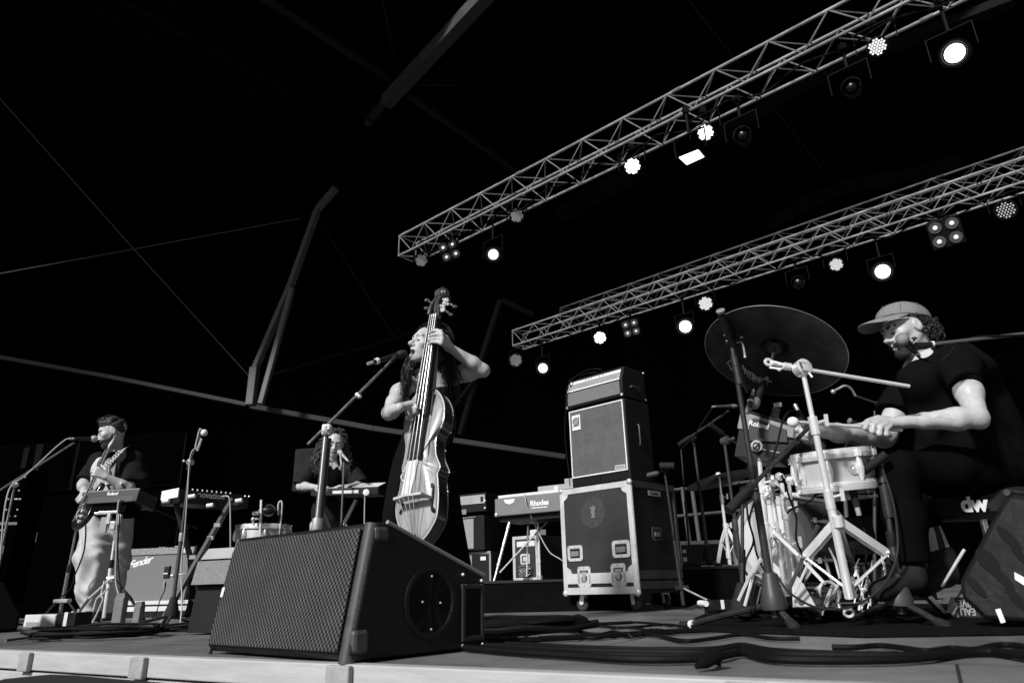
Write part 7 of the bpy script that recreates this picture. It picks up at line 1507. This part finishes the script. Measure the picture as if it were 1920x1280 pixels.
for q in ((W(186, 980, 6.1), W(172, 1060, 6.04), W(168, 1148, 6.03)), (W(218, 985, 6.2), W(212, 1060, 6.14), W(205, 1146, 6.14))):
    limb(S2, list(q), [.085, .055, .04]); S2.cap(q[2], q[2] + V(-.11, -.10, -.05), .04, .035)
body_build("body", [S, S2], M_skin, gt); H.bits(gt, brow=.014, mouth=.06, lidz=-.015)
M_shirt = mat("overshirt", .009, .85, spec=.1, var=.3, scale=9)
mid = lerp(shL, shR, .5)
S = SDF(*bounds([shL, shR, pel, nb], .2), .009); S.ell(mid + V(-.02, -.01, -.10), (.165, .115, .19), None, .05); S.cap(mid + V(0, 0, -.2), pel + V(0, 0, .05), .135, .14, .05); S.cap(H(0, -.1, -.2), nb + V(0, 0, .03), .058, .062, .01, True); S.noise(.003, 40, 2); S.cut(nb + V(0, 0, .005), V(-.3, -.3, 1)); S.build("tshirt", M_white_tee, gt)
S = SDF(*bounds([shL, shR, pel, elL, elR], .22), .009); S.ell(mid + V(0, .0, -.10), (.185, .135, .20), None, .05); S.cap(mid + V(0, .02, -.2), pel + V(.01, .02, .0), .15, .16, .05); S.cap(shR, shL, .08, .085, .05)
S.cap(shL, lerp(shL, elL, .9), .085, .09, .03); S.cap(shL + V(.03, .03, -.06), lerp(shL, elL, .8) + V(.045, .04, .02), .07, .09, .03); S.cap(shR, lerp(shR, elR, .92), .082, .075, .03); S.noise(.006, 24, 12, (1, 1, .5))
planecut(S, lerp(shL, elL, .86), elL - shL, elL, .16); planecut(S, lerp(shR, elR, .86), elR - shR, elR, .12)
S.cap(W(200, 850, 5.98), W(196, 985, 5.98), .085, .11, .01, True); S.cap(H(0, -.1, -.2), nb + V(0, 0, .03), .064, .07, .01, True); S.build("overshirt", M_shirt, gt)
M_trs = mat("washed_trousers", .47, .9, spec=.08, var=.12, scale=14, bump=.3, bscale=240)
S = SDF(*bounds([pel, W(165, 1150, 6.0), W(212, 1150, 6.2)], .2), .008); S.cap(pel + V(0, 0, .02), pel + V(-.01, 0, -.06), .165, .17, .04, flat=((0, 1, 0), .85))
limb(S, [W(187, 975, 6.12), W(177, 1045, 6.04), W(171, 1100, 6.03), W(171, 1143, 6.03)], [.145, .135, .105, .06], .05); limb(S, [W(219, 980, 6.2), W(212, 1050, 6.15), W(206, 1105, 6.14), W(205, 1143, 6.14)], [.135, .125, .09, .06], .05)
q = S.sl(S.lo, S.lo + S.h * (S.n - 1)); _, X, Y, Z = q
zz = Z + (X + 3.9) * .9
S.d += (.0065 * np.sin(zz * 44 + 4 * np.sin(X * 17) + 3 * np.sin(zz * 13)) * np.clip(1.0 - np.abs(Z - .5) * 1.2, .1, 1) + .007 * np.sin(X * 48 + Z * 9 + 2 * np.sin(Z * 9))).astype(np.float32); S.noise(.003, 30, 5)
S.cut(W(171, 1146, 6.03), V(0, 0, -1)); S.cut(pel + V(0, 0, .10), V(0, 0, 1)); S.build("trousers", M_trs, gt)
for a in (W(168, 1160, 6.03), W(204, 1158, 6.14)):
    S = SDF(*bounds([a, a + V(-.2, -.2, 0)], .1), .008); S.cap(V(a.x, a.y, .05), V(a.x - .13, a.y - .12, .042), .05, .042, .02); S.cut(V(0, 0, .012), V(0, 0, -1)); S.build("sandal", mat("sandal", .05, .7), gt)
    for f in (.35, .75): MB().torus(V(a.x - .13 * f, a.y - .12 * f, .045), V(-.13, -.12, 0), .047, .008, 14, 6).build("sandal_strap", M_tape, gt)
# beard and hair
S = SDF(*bounds([H(0, .6, -.6), H(0, -.3, .2), H(.3, 0, 0), H(-.3, 0, 0)], .03), .006); H.put(S, 0, None, inflate=.014, face=False); S.noise(.0015, 220, 5); S.ell(H(0, .26, -.45), [.12 * H.h, .10 * H.h, .09 * H.h], H.R, .03); S.cap(H(-.10, .34, -.225), H(.10, .34, -.225), .044 * H.h, k=.02)
def headu(S, H): q = S.sl(S.lo, S.lo + S.h * (S.n - 1)); _, X, Y, Z = q; return [((X - H.c[0]) * H.R[0, i] + (Y - H.c[1]) * H.R[1, i] + (Z - H.c[2]) * H.R[2, i]) / H.h for i in range(3)]
u = headu(S, H); line = np.where(u[1] > .20, -.20, -.24 + (.20 - u[1]) * .8); m = np.maximum(u[2] - line, -(u[1] - .00)); lipz = ((u[0] / .095) ** 2 + ((u[2] + .30) / .06) ** 2 + ((u[1] - .42) / .12) ** 2) - 1
S.d = np.maximum(np.maximum(S.d, (m * H.h).astype(np.float32)), (-lipz * .02).astype(np.float32)); S.build("beard", mat("beard_hair", .022), gt)
S = SDF(*bounds([H(0, .5, .75), H(0, -.6, -.4), H(.5, 0, 0), H(-.5, 0, 0)], .02), .006); S.ell(H(0, -.06, .18), [.355 * H.h, .44 * H.h, .36 * H.h], H.R, .02); S.ell(H(0, .12, .40), [.26 * H.h, .22 * H.h, .14 * H.h], H.R, .05); S.noise(.006, 85, 3)
u = headu(S, H); hl = np.where(u[2] > .22, .36 - np.abs(u[0]) * .3, .02 - .1 * np.abs(u[0])); S.d = np.maximum(S.d, ((u[1] - hl) * H.h).astype(np.float32)); S.d = np.maximum(S.d, ((-.16 - u[2] - u[1] * .2) * H.h).astype(np.float32)); 
for sx in (-1, 1): S.ell(H(.35 * sx, .0, -.03), [.09 * H.h, .11 * H.h, .15 * H.h], H.R, .01, True)
S.build("hair", mat("short_hair", .03, .6, var=.5, scale=90), gt)
rg = random.Random(3); paths = []
for k in range(70):
    x = rg.uniform(-.25, .25); y = rg.uniform(-.1, .3); p = H.V(x, y, .50 - .3 * x * x - .25 * max(0, y)); paths.append([p, p + V(-.008, 0, .018), H.V(x * 1.1, y + .10, .60 - .2 * max(0, y))])
strands("hair_tuft", gt, mat("short_hair", .03), paths, .004, .004, 3, 8, 2)
# guitar
N0, N1 = W(161, 931, 5.80), W(201, 842, 6.02); gu = thing("electric_guitar", "dark-bodied electric guitar with a pale neck, held by the singing man", "guitar", N0); d = (N1 - N0).normalized(); nf = V(-.55, -.8, .1); nf = (nf - d * nf.dot(d)).normalized(); sd_ = d.cross(nf)
MB().prism([(-.034, 0), (.026, 0), (.022, (N1 - N0).length), (-.026, (N1 - N0).length)], N0, sd_, d, nf, -.012, .008).build("neck", mat("neck_maple", .50, .4, var=.1), gu, sharp=0, bevel=.004)
MB().prism([(.013, -.01), (.0255, -.01), (.0215, (N1 - N0).length), (.010, (N1 - N0).length)], N0, sd_, d, nf, .0085, .0125).build("fingerboard", M_fb, gu, sharp=0)
MB().prism([(-.018, 0), (.02, 0), (.045, .06), (.04, .16), (.012, .19), (-.012, .17), (-.01, .05)], N1, sd_, d, nf, -.014, .004).build("headstock", mat("neck_maple", .5), gu, sharp=0, bevel=.003)
for k in range(6): MB().cyl(N1 + d * (.035 + .022 * k) + sd_ * .04, N1 + d * (.035 + .022 * k) + sd_ * .065, .006).build("tuning_peg", M_steel, gu)
bo = [(-.03, .05), (-.10, .10), (-.15, .06), (-.125, -.04), (-.15, -.14), (-.17, -.25), (-.10, -.35), (.02, -.37), (.13, -.33), (.16, -.22), (.13, -.12), (.12, -.04), (.14, .05), (.10, .08), (.04, .02)]
bo = [(p.x * .85 + .075, p.y * .85) for p in smoothpts([Vector((*p, 0)) for p in bo + bo[:1]], 5)[:-1]]
MB().prism(bo, N0, sd_, d, nf, -.045, -.004).build("body", mat("guitar_black", .010, .25, spec=.5, coat=.6), gu, sharp=40, bevel=.006)
b = MB(); mm_ = Matrix((sd_, d, nf)).transposed(); b.box(N0 - d * .20 + sd_ * .03, (.06, .02, .014), mm_).box(N0 - d * .09 + sd_ * .02, (.06, .018, .014), mm_); b.build("pickup", M_steel, gu, sharp=0)
for a, o in ((-.18, .09), (-.24, .115), (-.29, .12)): MB().lathe([(.014, 0), (.013, .016)], N0 + d * a + sd_ * o, nf, 10).build("knob", M_white, gu)
for k in range(6): MB().cyl(N0 - d * .24 + sd_ * (-.015 + .006 * k) + nf * .014, N1 + sd_ * (-.012 + .005 * k) + nf * .012, .0008, n=4).build("string", mat("string_steel", .5), gu)
def chk(t, src, p):
    c = t.nodes.new("ShaderNodeTexChecker"); c.inputs["Scale"].default_value = 55; c.inputs["Color1"].default_value = (.42, .42, .42, 1); c.inputs["Color2"].default_value = (.03, .03, .03, 1); t.links.new(src, c.inputs[0]); t.links.new(c.outputs[0], p.inputs["Base Color"])
def ribbon(pts, w, th, nrm):
    P = smoothpts(pts, 5); b = MB(); n = len(P); vs = []
    for i, p in enumerate(P):
        t_ = (P[min(i + 1, n - 1)] - P[max(i - 1, 0)]).normalized(); s_ = t_.cross(nrm).normalized() * w / 2; q = nrm.normalized() * th
        vs += [p - s_, p + s_, p + s_ + q, p - s_ + q]
    fs = [(4 * i + a, 4 * i + (a + 1) % 4, 4 * i + 4 + (a + 1) % 4, 4 * i + 4 + a) for i in range(n - 1) for a in range(4)] + [(3, 2, 1, 0), tuple(range(4 * n - 4, 4 * n))]
    return b.add(vs, fs)
ribbon([W(240, 838, 6.02), W(229, 843, 5.93), W(215, 858, 5.90), W(200, 874, 5.90), W(188, 890, 5.94)], .06, .004, V(-.3, -1, .3)).build("strap", node_mat("woven_strap", chk, .8), gu, sharp=0)
ribbon([W(217, 855, 5.93), W(213, 875, 5.90), W(209, 900, 5.88), W(206, 925, 5.88), W(203, 950, 5.9)], .045, .003, V(-.3, -1, .0)).build("strap_tail", mat("strap_pale", .20, .8, var=.3, scale=60), gu, sharp=0)
MB().tube([W(157, 950, 5.72), W(146, 960, 5.70), W(144, 974, 5.7), W(151, 982, 5.72), W(158, 976, 5.74)], .006, 6, sm=5).build("lead_loop", M_gcable, gu)
cord("thin dark lead hanging from the guitar down beside the man's trousers", [W(158, 968, 5.72), W(161, 990, 5.82), W(158, 1030, 5.82), W(148, 1060, 5.82), W(140, 1078, 5.82), W(137, 1092, 5.8), W(128, 1108, 5.8), W(112, 1120, 5.8)], .006)

# ------------------------------------------------------------------ keyboard player
kp = thing("person", "woman with long curls in a dark jacket bending over the slim keyboard", "person", W(612, 1150, 6.95))
H = Head(W(628, 832, 6.86), (.22, -.92, -.30), (.10, -.1, 1), .262)
nb = W(617, 872, 6.98); shR, elR, wrR = W(586, 874, 6.92), W(564, 911, 6.85), W(592, 913, 6.62); shL, elL, wrL = W(655, 874, 7.05), W(676, 910, 6.95), W(654, 912, 6.68); pel = W(612, 985, 7.0)
S = SDF(*bounds([H(0, .5, .5), H(0, -.5, .5), nb, shL, elL, wrL, shR, elR, wrR, W(615, 920, 6.5)], .10), .006); H.put(S, .03, nb, .050); mid = lerp(shL, shR, .5)
S.cap(shR, shL, .058, .058, .05); S.ell(mid + V(0, -.02, -.09), (.14, .10, .16), None, .05); S.cap(nb, nb + V(0, .01, -.04), .06, .08, .04)
for a, e, w in ((shR, elR, wrR), (shL, elL, wrL)): limb(S, [a, e], [.052, .042], .03); limb(S, [e, lerp(e, w, .3), w], [.042, .042, .025], .02)
hand(S, wrR, V(.8, -.3, .02), V(0, -.2, 1), (20, 28, 20), 1.05, 1); hand(S, wrL, V(-.6, -.4, .0), V(0, -.2, 1), (20, 28, 20), 1.05, -1)
S2 = SDF(*bounds([mid, pel, V(pel.x, pel.y, 0)], .2), .014); S2.cap(mid - V(0, 0, .1), pel, .11, .13, .05)
for sx in (-.08, .09): limb(S2, [pel + V(sx, 0, 0), V(pel.x + sx, pel.y, .5), V(pel.x + sx, pel.y, .08)], [.085, .055, .04]); S2.cap(V(pel.x + sx, pel.y, .05), V(pel.x + sx, pel.y - .18, .035), .045, .03)
body_build("body", [S, S2], M_skin, kp); H.bits(kp, brow=.013, mouth=.03, lidz=-.03)
S = SDF(*bounds([mid, pel], .25), .009); S.ell(mid + V(0, -.02, -.12), (.15, .115, .17), None, .05); S.cap(mid + V(0, 0, -.2), pel, .125, .135, .05); S.ell(W(621, 868, 6.72), (.095, .16, .135), None, .02, True); S.build("top", M_tee, kp)
M_jk = mat("charcoal_jacket", .016, .85, spec=.1, var=.35, scale=10)
S = SDF(*bounds([shL, shR, pel, elL, elR, V(pel.x, pel.y, .1)], .22), .010); S.ell(mid + V(0, .02, -.10), (.185, .13, .19), None, .05); S.cap(mid + V(0, .03, -.2), V(pel.x, pel.y + .02, .12), .15, .19, .05); S.cap(shR, shL, .075, .075, .05)
for a, e in ((shR, elR), (shL, elL)): S.cap(a, lerp(a, e, 1.0), .08, .085, .03); planecut(S, lerp(a, e, .98), e - a, e, .12)
S.noise(.006, 24, 7, (1, 1, .3)); S.cap(W(624, 870, 6.7), W(632, 1150, 6.75), .10, .13, .01, True); S.cap(H(0, -.1, -.2), nb + V(0, -.02, .03), .07, .09, .01, True); S.build("jacket", M_jk, kp)
M_h3 = mat("curly_hair", .055, .45, spec=.4, var=.5, scale=70)
S = SDF(*bounds([H(0, .4, .62), H(0, -.62, -.5), H(.5, 0, 0), H(-.5, 0, 0)], .02), .007); S.ell(H(0, -.10, .16), [.37 * H.h, .43 * H.h, .375 * H.h], H.R, .02); S.ell(H(0, -.28, -.15), [.33 * H.h, .24 * H.h, .34 * H.h], H.R, .05); S.noise(.004, 75, 9)
u = headu(S, H); hl = np.where(u[2] > .30, .30 - np.abs(u[0]) * .5, .04 + 0 * u[0]); S.d = np.maximum(S.d, ((u[1] - hl) * H.h).astype(np.float32)); S.build("hair", mat("curly_hair_root", .02, .5, var=.4, scale=60), kp)
rg = random.Random(17); paths = []
for k in range(170):
    a = rg.uniform(0, 6.283); e = rg.uniform(-.2, 1.2); dd = V(math.cos(a) * math.cos(e) * .37, -.06 + math.sin(a) * math.cos(e) * .42, .15 + math.sin(e) * .36)
    if dd.y > .15: continue
    p = H.V(*dd)
    if rg.random() < .62: v1 = W(rg.uniform(596, 612), rg.uniform(828, 850), 6.88 + rg.uniform(-.06, .06)); v2 = W(rg.uniform(584, 606), rg.uniform(850, 868), 6.86 + rg.uniform(-.08, .06)); v3 = W(rg.uniform(582, 604), rg.uniform(868, 892), 6.82 + rg.uniform(-.06, .06))
    else: v1 = W(rg.uniform(642, 654), rg.uniform(835, 850), 6.95 + rg.uniform(-.06, .06)); v2 = W(rg.uniform(642, 658), rg.uniform(855, 870), 6.92); v3 = W(rg.uniform(640, 656), rg.uniform(870, 895), 6.9)
    paths.append([p, p + (p - Vector(H.c)).normalized() * .02, v1, v2, v3])
strands("hair_lock", kp, M_h3, paths, .0058, .018, 9, 22, 3)
